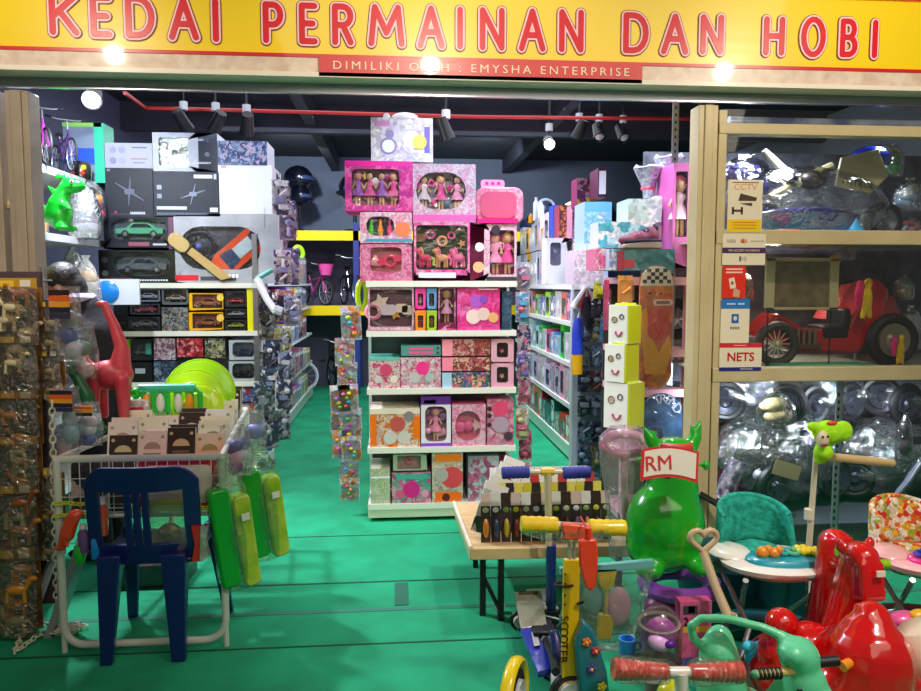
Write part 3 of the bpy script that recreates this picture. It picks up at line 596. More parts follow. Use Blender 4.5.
# long run of shelving behind the end rack
gondola('aisle_rack', 'long white rack running back behind the pink end rack', -.18, .82, 5.4, 8.5, [.13, .5, .9, 1.27], .13, 1.62, M('b9b9c0', .6))
for i in range(14):
    sd = -1 if i % 2 else 1; rnd = random.Random(i+50); Y = 5.7+(i//2)*.4; X = -.2 if sd < 0 else .84
    c = rnd.choice(PINKS+['58b4e8', 'a0d838'])
    pack('%s toy carton on the %s side of the long rack, %s from its front' % ({'ff4fa8':'hot pink','ff9fcf':'light pink','f8e4f0':'white','e0218a':'magenta','f7c6df':'pale pink','b05ad0':'purple','ffd24a':'yellow','58b4e8':'sky blue','a0d838':'lime'}[c], 'left' if sd < 0 else 'right', ORD[i//2]),
         (X-(.02 if sd > 0 else -.02)*0, Y, 1.272 if True else 0), .34, .3, .25, dict(base=ptr(c, 'ffffff', 'f8c8e0', s=14), side=M(c, .4)), rz=PI/2*sd, seed=i)
# ================================================================== BOXED CARS AND DRONES RACK
LY = 6.0
zl = [P(180, y, LY).z for y in (283.5, 331.5, 382.5, 430, 470)]
lx0, lx1 = P(100, 300, LY).x, P(257, 300, LY).x
gondola('end_rack', 'white rack of boxed drones and model cars with grey back', lx0, lx1, LY, LY+.5, zl, .14, 1.62, M('7c7c88', .6))
blk = M('161c2a', .55); carbox = dict(side=M('181c22', .35, coat=.4)); CARC = ['c02838', '283038', 'd8d8dc', '3858a0', '686c74']
cb = lambda base, pal, inner='2a2f36', **k: dict(base=base, side=M('20242c', .4), win=(.06, .2, .94, .92, .1), inner=M(inner, .5), toy='car', pal=pal, **k)
LB = [
 ('grey box with four-rotor drone drawing, topmost beside the white drone box', 105,143,152,168, dict(base=M('a0a2b8',.5), side=M('b8bacc'), toy='none', dots=[(.17,.72,.13,M('8e8fae')),(.36,.72,.13,M('8e8fae')),(.17,.3,.13,M('8080a0')),(.36,.3,.13,M('9a9ab8'))], caps=[(.58,.8,9,M('444a6a')),(.55,.35,10,M('a85868')),(.6,.2,7,M('6c6c94'))]), .3),
 ('white drone box with square window showing a dark green quadcopter', 153,133,217,171, dict(base=M('b0b4c8',.5), side=M('e4e8f6'), win=(.09,.12,.55,.88,.08), inner=M('a8bcb4',.5), toy='drone', pal=['0f3c38'], dots=[(.86,.8,.05,M('3c4468')),(.84,.45,.06,M('565c80'))], caps=[(.62,.8,5,M('c0c4d8')),(.62,.2,8,M('c4c8da'))]), .35),
 ('small glossy blue and lilac drone box on top of the white carton', 218,141,267,165, dict(base=ptr('3c5c9c','9cb4e8','5878b8','d8c8ec','2c447c',s=26), side=M('e4e8f8')), .35),
 ('dark navy drone box with tilted grey drone picture', 106,168,153,217, dict(base=blk, side=blk, drones=[(.5,.52,.36,M('5c6478',.5),1.2)], bands=[(.1,.05,.85,.07,M('3c4458'))], caps=[(.5,.06,9,M('c8d0e0')),(.05,.93,2,M('8890a0'))], dots=[(.2,.1,.03,M('a03048')),(.5,.55,.02,M('707a90'))]), .35),
 ('dark navy drone box with white title and long-armed drone', 153.5,172,219,216, dict(base=M('141c30',.55), side=blk, drones=[(.6,.5,.3,M('8890a8',.5),.1)], bands=[(.62,.86,.9,.94,M('f0f4ff')),(.92,.84,.96,.96,M('c8d0e0')),(.85,.1,.97,.2,M('e8ecf8')),(.05,.15,.5,.22,M('dfe4f4')),(.06,.6,.13,.7,M('98a0b8')),(.06,.4,.13,.5,M('8890a8'))], caps=[(.05,.03,22,M('68708c'))]), .35),
 ('plain bright white carton beside the dark drone boxes', 219,165,272,214, dict(base=M('f8faff',.45), side=M('f0f2fa',.45), caps=[(.05,.93,3,M('f0a0b0'))]), .45),
 ('dark off-road car box with bubble window, upper of two', 104,217,173,249, dict(base=M('20242e',.3,coat=.5), side=blk, win=(.1,.3,.9,.95,.25), inner=M('3c4650',.5), toy='car', pal=['58b088','30404c'], bands=[(.35,.1,.65,.22,M('a05868')),(.7,.12,.9,.18,M('d0c8d8')),(.93,.0,1,1,M('6c4060'))]), .35),
 ('dark car box with long oval window and white script, lower of two', 99,250,175,281, dict(base=M('151a1e',.3,coat=.5), side=blk, win=(.18,.22,.93,.96,.45), inner=M('303c42',.5), toy='car', pal=['586068','404850'], caps=[(.52,.07,11,M('e8ecf0')),(.02,.12,12,M('7c3440'))], dots=[(.08,.7,.09,M('505860')),(.08,.3,.09,M('707880'))]), .35),
 ('big silver box with orange sports car and steering wheel window', 175,214,279,281, dict(base=NOISE('a0a4ac','c8cad4',4,.5), side=M('f2f2fa',.4), win=(.05,.2,.82,.82,.3), inner=M('3c3e50',.5), toy='none', bands=[(.0,.04,.22,.12,M('e02030')),(.24,.04,.58,.1,M('4c4c58'))], caps=[(.4,.08,6,M('ffffff'))]), .4),
 # second tier
 ('pale grey stacked car box, topmost under the oval-window box', 134,289,160,303, cb(M('6c7480',.4),['9098a8','687080']), .2),
 ('black car box with maroon car, middle of its stack', 130,303.5,160,316, cb(M('30343c',.4),['802838']), .2),
 ('black and silver car box at the foot of its stack', 128,316.5,160,331, cb(M('282c34',.4),['8c929c']), .2),
 ('plain black carton end beside the maroon car box', 114,305,127.5,331, dict(base=M('0c0e12',.4), side=blk, bands=[(.2,.3,.8,.34,M('384048'))]), .3),
 ('small grey robot toy box above the patterned one', 162,288,188,306, cb(M('5c6470',.4),['a89890','687890']), .2),
 ('small patterned robot toy box beside the yellow-framed trucks', 162,307,188,331, dict(base=ptr('40484c','c08c58','707c88','283038','a0b0b0',s=40), side=M('50545c')), .2),
 ('yellow-framed orange truck pack, upper of two', 189,293,223,311, dict(base=M('f8b810',.35), side=M('d89810'), win=(.1,.15,.98,.95,.05), inner=M('a87858',.5), toy='car', pal=['c87848'], dots=[(.92,.75,.2,M('f8d050'))]), .25),
 ('yellow-framed orange truck pack, lower of two', 189,312,223,331, dict(base=M('f8b810',.35), side=M('d89810'), win=(.1,.15,.98,.95,.05), inner=M('a06c58',.5), toy='car', pal=['b86848'], dots=[(.92,.7,.2,M('f8c850'))]), .25),
 ('clear pack with red racing car over black base', 225,291,246,308, cb(M('22262c',.4),['d03040']), .25),
 ('clear pack with silver-grey racing car in its middle row', 225,308.5,246,319, cb(M('22262c',.4),['b0b4c0']), .25),
 ('clear pack with yellow-green racing car at the foot', 225,319.5,246,331, cb(M('22262c',.4),['b8d040']), .25),
 ('upright bright yellow slim box at the end of the car tier', 247.5,288,254.5,331, dict(base=M('f8f010',.4), side=M('e8dc10')), .3),
 # third tier
 ('narrow green and orange box beside the red dinosaur neck', 121,339,130,361, dict(base=M('50c820',.4), side=M('f07020'), bands=[(0,0,1,.5,M('f87020'))]), .25),
 ('black car box with teal label, upper left of the third tier', 131,339,152,361, cb(M('1c2024',.4),['505860'], bands=[(.7,.3,.95,.8,M('3c8c80'))]), .25),
 ('black car box with white badge below the teal-labelled one', 124,362,152,381, dict(base=M('101418',.4), side=blk, bands=[(.4,.45,.75,.7,M('a8b0b8')),(.05,.5,.2,.65,M('b0b8c0'))]), .25),
 ('mauve figure box above a blue and grey one', 154,338,175,360, dict(base=ptr('a07088','c8a8b4','785868','d8d0d8',s=30), side=M('806070')), .25),
 ('blue and grey figure box under the mauve one', 154,361,175,381, dict(base=ptr('304c70','6880a0','a0a8b8','283848',s=30), side=M('405068')), .25),
 ('red robot box with white print on the third tier', 177,338,203,357, dict(base=ptr('b82838','e04858','781c28','e8a0a0',s=26), side=M('901c28')), .25),
 ('dark mixed figure box above the lime plates', 205,338,225,358, dict(base=ptr('404838','707870','b0a860','283028','c8c8b0',s=34), side=M('383c38')), .25),
 ('silver controller car box with blue window, upper of two', 229,340,257,360, dict(base=M('b4bcc8',.35), side=M('c8ccd8'), win=(.12,.15,.92,.9,.2), inner=M('68788c',.5), toy='car', pal=['283c68']), .3),
 ('silver controller car box with black window, lower of two', 229,361,257,382, dict(base=M('b4bcc4',.35), side=M('c8ccd8'), win=(.12,.15,.92,.9,.2), inner=M('505c68',.5), toy='car', pal=['20242c']), .3),
 # fourth tier
 ('white and red boxed toy beside the green caterpillar', 122,388,150,406, dict(base=ptr('e8e0e0','c04858','f0e8e0','907078',s=30)), .25),
 ('blue and red boxed toy above an orange one, fourth tier', 229,388,254,402, dict(base=ptr('3868b0','b03848','d8d0d0','5888c8',s=26)), .25),
 ('orange and white box at the foot of the fourth tier', 232,403,257,424, dict(base=ptr('f07840','e8d8d0','4880c0','d04838',s=26)), .25),
 ('pink and beige box hidden low behind the lime plates', 170,400,226,428, dict(base=ptr('c88c90','e0c8b8','887078','b0a8a8',s=26)), .25)]
LOBJ = {}
for i, (lb, x0, y0, x1, y1, sty, d) in enumerate(LB):
    a = P(x0, y1, LY+.01); c = P(x1, y0, LY+.01); z = snap(a.z, zl)
    LOBJ[i] = pack(lb, ((a.x+c.x)/2, LY+.012, z), c.x-a.x-.003, c.z-z-.002, d, sty, seed=100+i)
# orange car (seen from above) and steering wheel inside the big silver box
t = LOBJ[8]; s_ = P(279, 281, LY).x-P(175, 281, LY).x; h_ = P(175, 214, LY).z-P(175, 281, LY).z
b = B(); b.T = Matrix.Translation((s_*.14, .02, h_*.52)) @ Matrix.Rotation(math.radians(-40), 4, 'Y')
b.prism(rnd_rect(-.26, -.1, .26, .1, .07), -.012, .02, M('ff5418', .2, coat=.8)); b.prism([(-.17, -.075), (-.17, .075), (-.06, .06), (-.06, -.06)], -.016, 0, M('23406a', .15)); b.prism([(-.06, -.05), (-.06, .05), (.1, .05), (.1, -.05)], -.018, 0, M('d8ecf4', .2))
b.prism([(.1, -.055), (.1, .055), (.17, .07), (.17, -.07)], -.016, 0, M('14284a', .2)); b.cbox((.12, -.02, 0), (.04, .01, .06), M('101830')); b.build('toy_car', t, bevel=.004)
B().torus((-s_*.27, .015, h_*.56), .105, .016, M('202430', .3), (PI/2, 0, 0)).box((-s_*.27-.09, .005, h_*.54), (-s_*.27+.09, .025, h_*.6), M('2c3040', .3)).box((-s_*.27-.02, .005, h_*.42), (-s_*.27+.02, .025, h_*.56), M('2c3040', .3)).ell((-s_*.27, .01, h_*.55), .03, M('5c64a0')).build('steering_wheel', t)
# toy sword of tan wood leaning across
a, c = P(171, 236, 5.974), P(229, 281, 5.974)
t = thing('toy_sword', 'tan wooden toy sword leaning slantwise across the silver car box', 'toy sword', c)
v = a-c; L_ = v.length; ang = math.atan2(v.z, v.x)
b = B(); b.T = Matrix.Rotation(-ang, 4, 'Y'); b.prism([(0, -.035), (L_*.72, -.03), (L_*.72, .03), (.05, .035)], -.01, .012, M('c8a868', .5)); b.build('blade', t, bevel=.004)
b = B(); b.T = Matrix.Rotation(-ang, 4, 'Y'); b.prism(rnd_rect(L_*.7, -.05, L_*1.02, .055, .05), -.015, .018, M('d0b070', .5)).cbox((L_*.7, 0, 0), (.012, .04, .1), M('4c4030')); b.build('grip', t, bevel=.004)
# pale toy arm sticking out at the rack corner
a, c = P(257, 285, 5.9), P(276, 312, 5.85)
t = thing('toy_blaster', 'white plastic toy blaster hanging slanted at the corner of the car rack', 'toy gun', a); v = c-a
B().tube([(0, 0, .05), v*.5, v], [.035, .028, .03], M('f0f0fa', .3, coat=.5), 8).build('barrel', t)
B().tube([(0, 0, .05), (.12, 0, .12)], .022, M('58a8a0', .4), 8).tube([v*.9, v*.9+Vector((.06, 0, -.02))], .035, M('c8c8d8', .3), 8).build('grip', t)

# ---- side of that run along the aisle: shelves, cartons and hooked packs
gx = -1.22
t = thing('aisle_rack', 'white shelving run along the aisle behind the boxed cars', 'shelving rack', (gx, 6.55, 0))
B().box((-.5, 0, .02), (0, 4.3, .13), M('e8ecf4', .4)).box((-.02, 0, .13), (.012, 4.3, .16), WHITE).build('base', t, smooth=False)
B().box((-.5, 0, .13), (-.46, 4.3, 2.0), M('8c90a0', .6)).build('back_panel', t, smooth=False)
for z in (.52, .92, 1.3, 1.62): B().box((-.46, 0, z-.03), (0, 4.3, z), M('f0f4fc', .4)).build('shelf', t, smooth=False)
cols = [('white', 'f4f4fc'), ('blue', '3c5cb0'), ('pink', 'e86c9c'), ('yellow', 'f0d848'), ('navy', '20284c'), ('violet', '8868c0'), ('pale blue', 'a8c8f0'), ('red', 'd03848')]
for r, z in enumerate((.14, .525, .925, 1.305, 1.625)):
    Y = 6.75; k = 0; rnd = random.Random(r*9+3)
    while Y < 10.2:
        w_ = rnd.uniform(.22, .42); n_, h_c = cols[(k*3+r*2) % 8]
        pack('%s boxed toy, %s along the %s shelf of the aisle run' % (n_, ORD[k], ['bottom', 'second lowest', 'middle', 'fourth', 'top'][r]), (gx+.0, Y+w_/2, z), w_, rnd.uniform(.2, .275)+(.1 if r == 4 else 0), .3,
             dict(base=ptr(h_c, 'ffffff', h_c, 'c8c8e0', s=16), side=M(h_c, .4), bands=[(.1, .75, .9, .9, M('ffffff'))]), rz=PI/2, seed=k+r*10, group='boxes on the aisle run')
        Y += w_+.03; k += 1
# hooked strips near the end of that rack
HK = [(272,172,202,'e8d878','cream and yellow activity book pack'),(270,202,232,'3c4480','dark blue card pack'),(281,180,215,'e8e8f0','silver bottle-shaped bubble pack'),(279,215,248,'f4d0d8','white and red capped bottle pack'),
      (288,200,240,'c8b8e0','lilac slim pack'),(283,250,285,'f0e0f4','pale violet pack of pens'),(291,248,285,'8c98d8','periwinkle slim pack'),(286,290,322,'f0a0a0','salmon pink doll card'),(293,296,326,'b8b8e8','lavender card'),
      (268,312,340,'a8a098','grey robot blister'),(272,340,368,'202c58','navy car blister'),(270,368,395,'4c6080','steel blue car blister'),(273,395,422,'e8e8f4','white figure blister'),(270,422,448,'283060','midnight blue car blister'),
      (266,448,470,'50a0c8','teal blue figure blister'),(283,328,352,'f8f0a0','pale yellow card'),(287,352,380,'a8b8e0','powder blue card'),(284,380,410,'303c78','indigo card'),(282,410,440,'c8c8dc','clear silver card'),(262,352,380,'d0d4e0','white blister by the upright'),(263,382,412,'8088a0','slate blister by the upright'),
      (278,300,320,'302848','dark purple card'),(264,292,312,'58506c','plum shaded card')]
for i, (px, y0, y1, c, nm) in enumerate(HK):
    Y = 6.2-.12*(i % 3); a = P(px, y1, Y)
    hang_pack('%s by the car rack, %s' % (nm, 'high up' if y0 < 290 else 'mid height' if y0 < 380 else 'low down'), a, .14, P(px, y0, Y).z-a.z, .5, PR([c, 'ffffff', c, '404c80'], 30), [c, '8898c8', 'f0f0ff'], i+60, group='packs hooked beside the car rack')
B().box((-.02, 0, 0), (.02, .02, 2.0), STEEL).build('slotted_upright', label='slim grey steel upright at the corner of the boxed car rack', cat='upright').location = (P(260, 400, 6.1).x, 6.0, 0)

# ================================================================== LEFT WALL SHELVES
wxl = -2.3
t = thing('wall_shelving', 'white wall shelving with small bikes and inflatables behind the entrance post', 'shelving rack', (wxl, 4.5, 0))
for z in (2.38, 1.94, 1.55, 1.1, .7, .2):
    s = B().box((-.62, 0, z-.035), (0, 1.95, z), SHELF).build('shelf', t, smooth=False)
    B().box((0, 0, z-.045), (.008, 1.95, z+.005), M('f6f8ff', .35)).build('shelf_edge', s, smooth=False)
B().box((-.64, 0, 0), (-.62, 1.95, 2.6), M('8c889c', .6)).build('back_panel', t, smooth=False)

def bike(lbl, loc, rz, R, col, s=1.0, basket=None, whls='1c1c20', group=None, rim='c8ccd4', tilt=0):
    """small child's bicycle: local x forward, wheels on z=0"""
    t = thing('bicycle', lbl, 'bicycle', loc, group=group, rot=(tilt, 0, rz)); wb = R*1.55; fm = M(col, .25, coat=.7)
    for sx in (-1, 1):
        wv = B().torus((sx*wb, 0, R), R*.93, R*.07, M(whls, .6), (PI/2, 0, 0), 26, 6).build('tyre', t)
        b = B().torus((sx*wb, 0, R), R*.83, R*.03, M(rim, .3, metal=.6), (PI/2, 0, 0), 26, 5)
        for k in range(10):
            a = k*PI/5; b.tube([(sx*wb, 0, R), (sx*wb+R*.83*math.cos(a), 0, R+R*.83*math.sin(a))], R*.012, M('d8dce4', .3, metal=.6), 4)
        b.ell((sx*wb, 0, R), (R*.08, R*.12, R*.08), STEEL, seg=8, rings=6); b.build('wheel_rim', wv)
    hd, st, bb = (wb*.72, 0, R*2.25), (-wb*.42, 0, R*2.2), (-wb*.1, 0, R*.95); q = R*.07
    b = B().tube([hd, bb], q*1.2, fm).tube([bb, st], q, fm).tube([bb, (-wb, 0, R)], q*.7, fm).tube([(st[0]+.02*R, 0, R*1.9), (-wb, 0, R)], q*.7, fm).tube([(hd[0]-.1*R, 0, R*2.1), (st[0], 0, R*1.8)], q, fm)
    b.build('frame', t)
    B().tube([(hd[0]-.08*R, 0, R*2.5), hd, (wb, R*.16, R)], q*.8, fm).tube([hd, (wb, -R*.16, R)], q*.8, fm).build('fork', t)
    b = B().tube([(hd[0]-.1*R, 0, R*2.4), (hd[0]-.18*R, 0, R*3.0)], q*.7, STEEL)
    b.tube([(hd[0]-.35*R, R*.95, R*3.2), (hd[0]-.1*R, R*.5, R*3.05), (hd[0]-.1*R, -R*.5, R*3.05), (hd[0]-.35*R, -R*.95, R*3.2)], q*.6, STEEL); b.build('handlebar', t)
    for sy in (-1, 1): B().tube([(hd[0]-.28*R, sy*R*.75, R*3.15), (hd[0]-.42*R, sy*R*1.1, R*3.22)], q*1.1, BLACK).build('grip', t)
    B().ell((st[0]-.05*R, 0, R*2.45), (R*.42, R*.22, R*.12), M('1c1c22', .4, coat=.4)).tube([st, (st[0], 0, R*2.4)], q*.6, STEEL).build('saddle', t)
    B().tube([(bb[0]-.25*R, R*.1, bb[2]+.25*R), (bb[0]+.25*R, R*.1, bb[2]-.25*R)], q*.5, BLACK).cbox((bb[0]+.3*R, R*.25, bb[2]-.25*R), (R*.3, R*.3, R*.1), BLACK).cbox((bb[0]-.3*R, -R*.25, bb[2]+.25*R), (R*.3, R*.3, R*.1), BLACK).build('crank', t)
    if basket: B().lathe([(R*.4, 0), (R*.62, R*.8), (R*.66, R*.82), (R*.58, R*.8), (R*.37, .03*R), (0, .03*R)], (wb*1.05, 0, R*2.25), M(basket, .4, coat=.3), sx=.8, seg=14).build('basket', t)
    return t
bike('small dark bike with pink frame decals on the top wall shelf', (wxl-.1, 5.33, 2.382), -.9, .125, '8c2c88')
bike('small black bike with silver spokes next to the blue display box', (wxl-.06, 5.62, 2.382), -.9, .12, '3c2058', rim='d8dcff')
# blue and green display panel box
a, c = P(66, 178, 5.92), P(104, 130, 5.92)
t = thing('toy_box', 'green-edged display box with a blue band behind the small bikes', 'toy box', ((a.x+c.x)/2-.05, 6.02, 2.382)); w_ = c.x-a.x
B().box((-w_/2, 0, 0), (w_/2, .2, .44), M('7c8ca8', .5)).build('carton', t, smooth=False)
B().box((-w_/2-.01, -.01, .14), (w_/2+.01, 0, .26), M('2c58c8', .35, coat=.5)).build('title_band', t, smooth=False)
B().box((w_/2-.06, -.012, 0), (w_/2+.012, .2, .45), M('3cc8a0', .3, coat=.4)).box((-w_/2, -.012, .42), (w_/2, .2, .45), M('8cc860', .4)).build('edge_panel', t, smooth=False)
b = B(); rnd = random.Random(4)
t = thing('toy_pack', 'round black tub of red, orange and yellow building pieces on the top shelf', 'toy pack', (wxl-.04, 5.86, 2.382))
B().lathe([(0, 0), (.07, 0), (.075, .1), (.06, .13), (0, .13)], (0, 0, 0), M('1c1414', .3, coat=.5)).build('tub', t)
for k in range(7): b.ell((rnd.uniform(-.05, .05), -.05-.01*rnd.random(), rnd.uniform(.02, .1)), .02, M(['e83c28', 'f8a020', 'f0d830'][k % 3], .4))
b.build('pieces', t)

def creature(name, lbl, cat, loc, rz, m, parts, rm=.012, extras=(), group=None):
    """soft continuous body: parts is a list of ('e', centre, radii[, rot]) and ('t', points, radii)"""
    t = thing(name, lbl, cat, loc, rz, group); b = B()
    for p in parts:
        if p[0] == 'x': b.T = Matrix.Translation(Vector(p[1])) @ Matrix.Rotation(p[3] if len(p) > 3 else 0, 4, 'X'); b.cbox((0, 0, 0), p[2], m); b.T = Matrix.Identity(4)
        elif p[0] == 'e': b.ell(p[1], p[2], m, *(p[3:] or ()), seg=18, rings=12)
        else: b.tube(p[1], p[2], m, 12); [b.ell(q, (r,)*3, m) for q, r in zip(p[1], p[2] if isinstance(p[2], (list, tuple)) else [p[2]]*len(p[1]))]
    b.build('body', t, remesh=rm)
    for nm, fn in extras: bb = B(); fn(bb); bb.build(nm, t)
    return t
GRN = M('10c830', .22, coat=.8)
def dino_parts(s):
    return [('e', (0, 0, .17*s), (.13*s, .1*s, .16*s)), ('t', [(.0, 0, .25*s), (.05*s, 0, .36*s), (.1*s, 0, .42*s)], [.1*s, .07*s, .07*s]), ('e', (.15*s, 0, .42*s), (.12*s, .07*s, .07*s)),
            ('t', [(-.08*s, 0, .14*s), (-.18*s, 0, .2*s), (-.24*s, 0, .3*s)], [.08*s, .05*s, .02*s]), ('e', (.06*s, .07*s, .03*s), (.07*s, .05*s, .035*s)), ('e', (.06*s, -.07*s, .03*s), (.07*s, .05*s, .035*s)),
            ('t', [(.08*s, -.07*s, .24*s), (.16*s, -.09*s, .2*s)], [.03*s, .02*s]), ('t', [(.0, 0, .5*s), (.02*s, 0, .54*s)], [.03*s, .015*s]), ('t', [(.08*s, 0, .48*s), (.08*s, 0, .55*s)], [.03*s, .012*s]), ('t', [(-.06*s, 0, .38*s), (-.1*s, 0, .42*s)], [.03*s, .012*s])]
def eyes(s, x, z, y, r=.02):
    def f(b):
        for q in (-1, 1): b.ell((x*s, q*y*s, z*s), (r*s, r*.6*s, r*s), WHITE).ell((x*s+.006*s, q*(y+.008)*s, z*s), (r*.5*s,)*3, BLACK)
    return f
creature('inflatable_dinosaur', 'bright green inflatable dinosaur on the middle wall shelf', 'toy dinosaur', P(60, 230, 5.0)*1 - Vector((0, 0, P(60, 230, 5.0).z-1.942)), -.15, GRN, dino_parts(.68), extras=[('eye', eyes(.68, .17, .45, .062))])
def LW(px, z):
    p = PX(px, 250, wxl-.08); p.z = z; return p
def bag(lbl, p, w, h, d, col, inner=None, rz=0, cat='bagged toy', name='bagged_toy', film=None, seed=0, group=None, rot=None):
    t = thing(name, lbl, cat, p, rz, group, rot); rnd = random.Random(seed)
    for i, c in enumerate(inner or [col]):
        k = len(inner or [1]); z = h*(.12+.66*(i+.5)/k); B().ell((rnd.uniform(-.12, .12)*w, 0, z), (w*rnd.uniform(.28, .4), d*.3, h*.42/k), M(c, .4, coat=.3), (0, rnd.uniform(-.5, .5), 0)).build('toy', t)
    pr = [(.02, 0), (w*.42, h*.03), (w*.5, h*.25), (w*.46, h*.6), (w*.3, h*.85), (w*.12, h*.97), (w*.18, h*1.03)]
    b = B().lathe(pr, (0, 0, 0), film or WRAP, sy=d/w, seg=22); b.build('plastic_bag', t, wob=.02)
    return t
bag('white plastic bag of blue and white toys in front of the green dinosaur', P(84, 240, 5.7), .26, .42, .2, 'e8ecf8', ['dfe6f8', '4058a8', 'f0f0f8', '7080b8'], film=FILM('ffffff', .35, .8, 14, .15, .35))
bag('orange and red packaged toy beside the dark drone box', P(97, 222, 5.9), .14, .26, .12, 'f05020', ['e02868', 'f05828', 'f8a040'])
bag('peach coloured soft toy at the post behind the green dinosaur', LW(43, 1.942), .1, .22, .1, 'f8b078', ['f8b078'])
bag('pink and white princess toy card leaning under the wall shelf', P(88, 322, 5.4), .2, .45, .06, 'f8b8d8', ['f8d0e8', 'e890c8', 'f8f0f8', 'e8a040'], film=FILM('ffffff', .3, .5, 12, .15, .3))
bag('tall lavender wrapped toy hanging behind the shopkeeper', LW(72, 1.552), .17, .32, .1, 'c0b8e0', ['a8a0c8', 'd8d8f0', '302c48'], film=FILM('ffffff', .3, .5, 12, .15, .3))
bag('white and navy toy vehicle in plastic under the middle wall shelf', LW(58, 1.552), .25, .14, .1, 'e8e8f4', ['38407c', 'f0f0f8'])
# round blue toy and turquoise box on the lower shelf
t = thing('toy_pack', 'bright blue round ring toy on white card beside the stacked car boxes', 'toy pack', P(112, 302, 5.75))
B().box((-.14, .0, -.02), (.2, .02, .17), M('e8f0fc', .35, coat=.5)).build('backing_card', t)
B().lathe([(0, -.03), (.05, -.03), (.085, -.01), (.085, 0), (0, 0)], (-.03, 0, .075), M('1c8cf0', .25, coat=.6), axis='y').build('disc', t)
B().cbox((-.17, -.01, .13), (.09, .04, .06), M('20c8c0', .4)).build('clip', t)

# ================================================================== BACK OF THE SHOP: PALLET RACK WITH BICYCLES
BY = 10.9
t = thing('pallet_rack', 'storage rack with yellow beams holding bicycles against the back wall', 'storage rack', (0, BY, 0))
x0, x1 = -2.2, 3.4
for y in (235.5, 310.5):
    z = P(330, y, BY).z
    B().box((x0, 0, z-.07), (x1, .05, z+.07), M('ffd800', .4)).build('beam', t, smooth=False)
    B().box((x0, .05, z+.04), (x1, .9, z+.06), M('6c6878', .6)).build('deck', t, smooth=False)
for X in (x0, -.62, 1.4, x1): B().box((X, 0, 0), (X+.08, .06, 2.5), M('2c3c88', .5)).box((X, .85, 0), (X+.08, .9, 2.5), M('2c3c88', .5)).build('upright', t, smooth=False)
B().box((x0, .93, 0), (x1, .95, 2.3), M('5a5668', .7)).build('back_board', t, smooth=False)
z1 = P(330, 310.5, BY).z+.062; z2 = P(330, 235.5, BY).z+.062
bike('turquoise bicycle with white tyres on the carpet at the aisle end', PZ(300, 392, 0)+Vector((-.32, 0, 0)), .1, .235, '40b8e0', whls='e8f0f4', rim='f0f4f8')
bike('dark bicycle with small yellow bag parked beside the turquoise one', PZ(338, 395, 0)+Vector((.0, .3, 0)), -1.2, .25, '20243c', rim='505868')
bike('child bike with pink basket on the middle rack deck', (P(318, 300, BY).x-.1, BY+.42, z1), -.9, .2, 'b84c90', basket='ff5ab0')
bike('black child bike with chunky white-spoked wheel beside the pink-basket bike', (P(345, 300, BY).x+.05, BY+.4, z1), -1.25, .23, '202438', rim='c8d4f0')
def helmet(lbl, p, s=.15, rz=0):
    t = thing('helmet', lbl, 'helmet', p, rz)
    B().ell((0, 0, 0), (s*1.1, s*1.25, s), M('0c0f1c', .2, coat=.8), seg=18, rings=12).build('shell', t)
    B().torus((0, 0, -s*.35), s*1.05, s*.12, M('14182a', .3), sx=1.1, sy=1.25).build('rim', t)
    B().ell((0, -s*1.05, -s*.1), (s*.7, s*.25, s*.3), M('3c4c78', .08, coat=1)).build('visor', t); return t
hx = P(299, 190, BY+.4).x; B().cyl((0, 0, 0), (0, 0, P(299, 176, BY+.4).z-z2), .02, BLACK, 8).lathe([(0, 0), (.14, 0), (.1, .04), (0, .05)], (0, 0, 0), BLACK).build('helmet_stand', label='thin black stand carrying two helmets on the upper deck', cat='stand').location = (hx, BY+.4, z2)
helmet('round black helmet with glossy visor standing above the yellow beam', P(355, 188, BY+.4), .22)
helmet('black helmet hanging by the edge of the boxed car rack', P(298, 178, BY+.4), .18, .9)
helmet('black helmet hanging lower, beneath its twin by the car rack', P(300, 196, BY+.4), .15, .7)
t = thing('pump_stand', 'black bicycle stand with slim stem under the round helmet', 'stand', (P(355, 210, BY+.4).x, BY+.4, z2))
B().cyl((0, 0, 0), (0, 0, P(355, 196, BY+.4).z-z2), .03, BLACK, 10).build('stem', t); B().lathe([(0, 0), (.2, 0), (.16, .05), (0, .06)], (0, 0, 0), BLACK).build('foot', t)
# dark bags on the far rack beyond the pink rack
for i, (px, py, w_, h_, c) in enumerate([(548,212,.6,.4,'1c2c5c'),(600,205,.6,.45,'101c3c'),(625,195,.5,.3,'0c5450'),(582,195,.4,.3,'242c58'),(530,215,.3,.25,'20284c')]):
    p = P(px, py, BY+.4); p.z = z2
    t = thing('duffel_bag', '%s on the upper deck beyond the bright aisle' % ['big navy carry bag', 'large near-black bag', 'teal bag', 'indigo bag behind the slim boxes', 'small navy bag nearest the pink rack'][i], 'bag', p)
    B().ell((0, 0, h_/2), (w_/2, .25, h_/2), M(c, .6), seg=16).build('pouch', t, wob=.06)
    B().torus((0, -.1, h_*.8), w_*.25, .015, M(c, .5), (PI/2, 0, 0), sx=1.2, sy=.8).build('strap', t)
t = thing('hoop', 'thin neon-yellow hoop hanging from the upper yellow beam', 'hoop', P(298, 254, BY-.1)); B().torus((0, 0, 0), .1, .035, M('b8f020', .4), (PI/2, 0, .5), sx=.7).build('ring', t)
t = thing('hoop', 'neon-yellow slim loop hanging beside the pink rack', 'hoop', P(362, 295, 5.4)); B().torus((0, 0, 0), .1, .02, M('c8f020', .4), (PI/2, 0, .5), sx=.35, sy=1).build('ring', t)
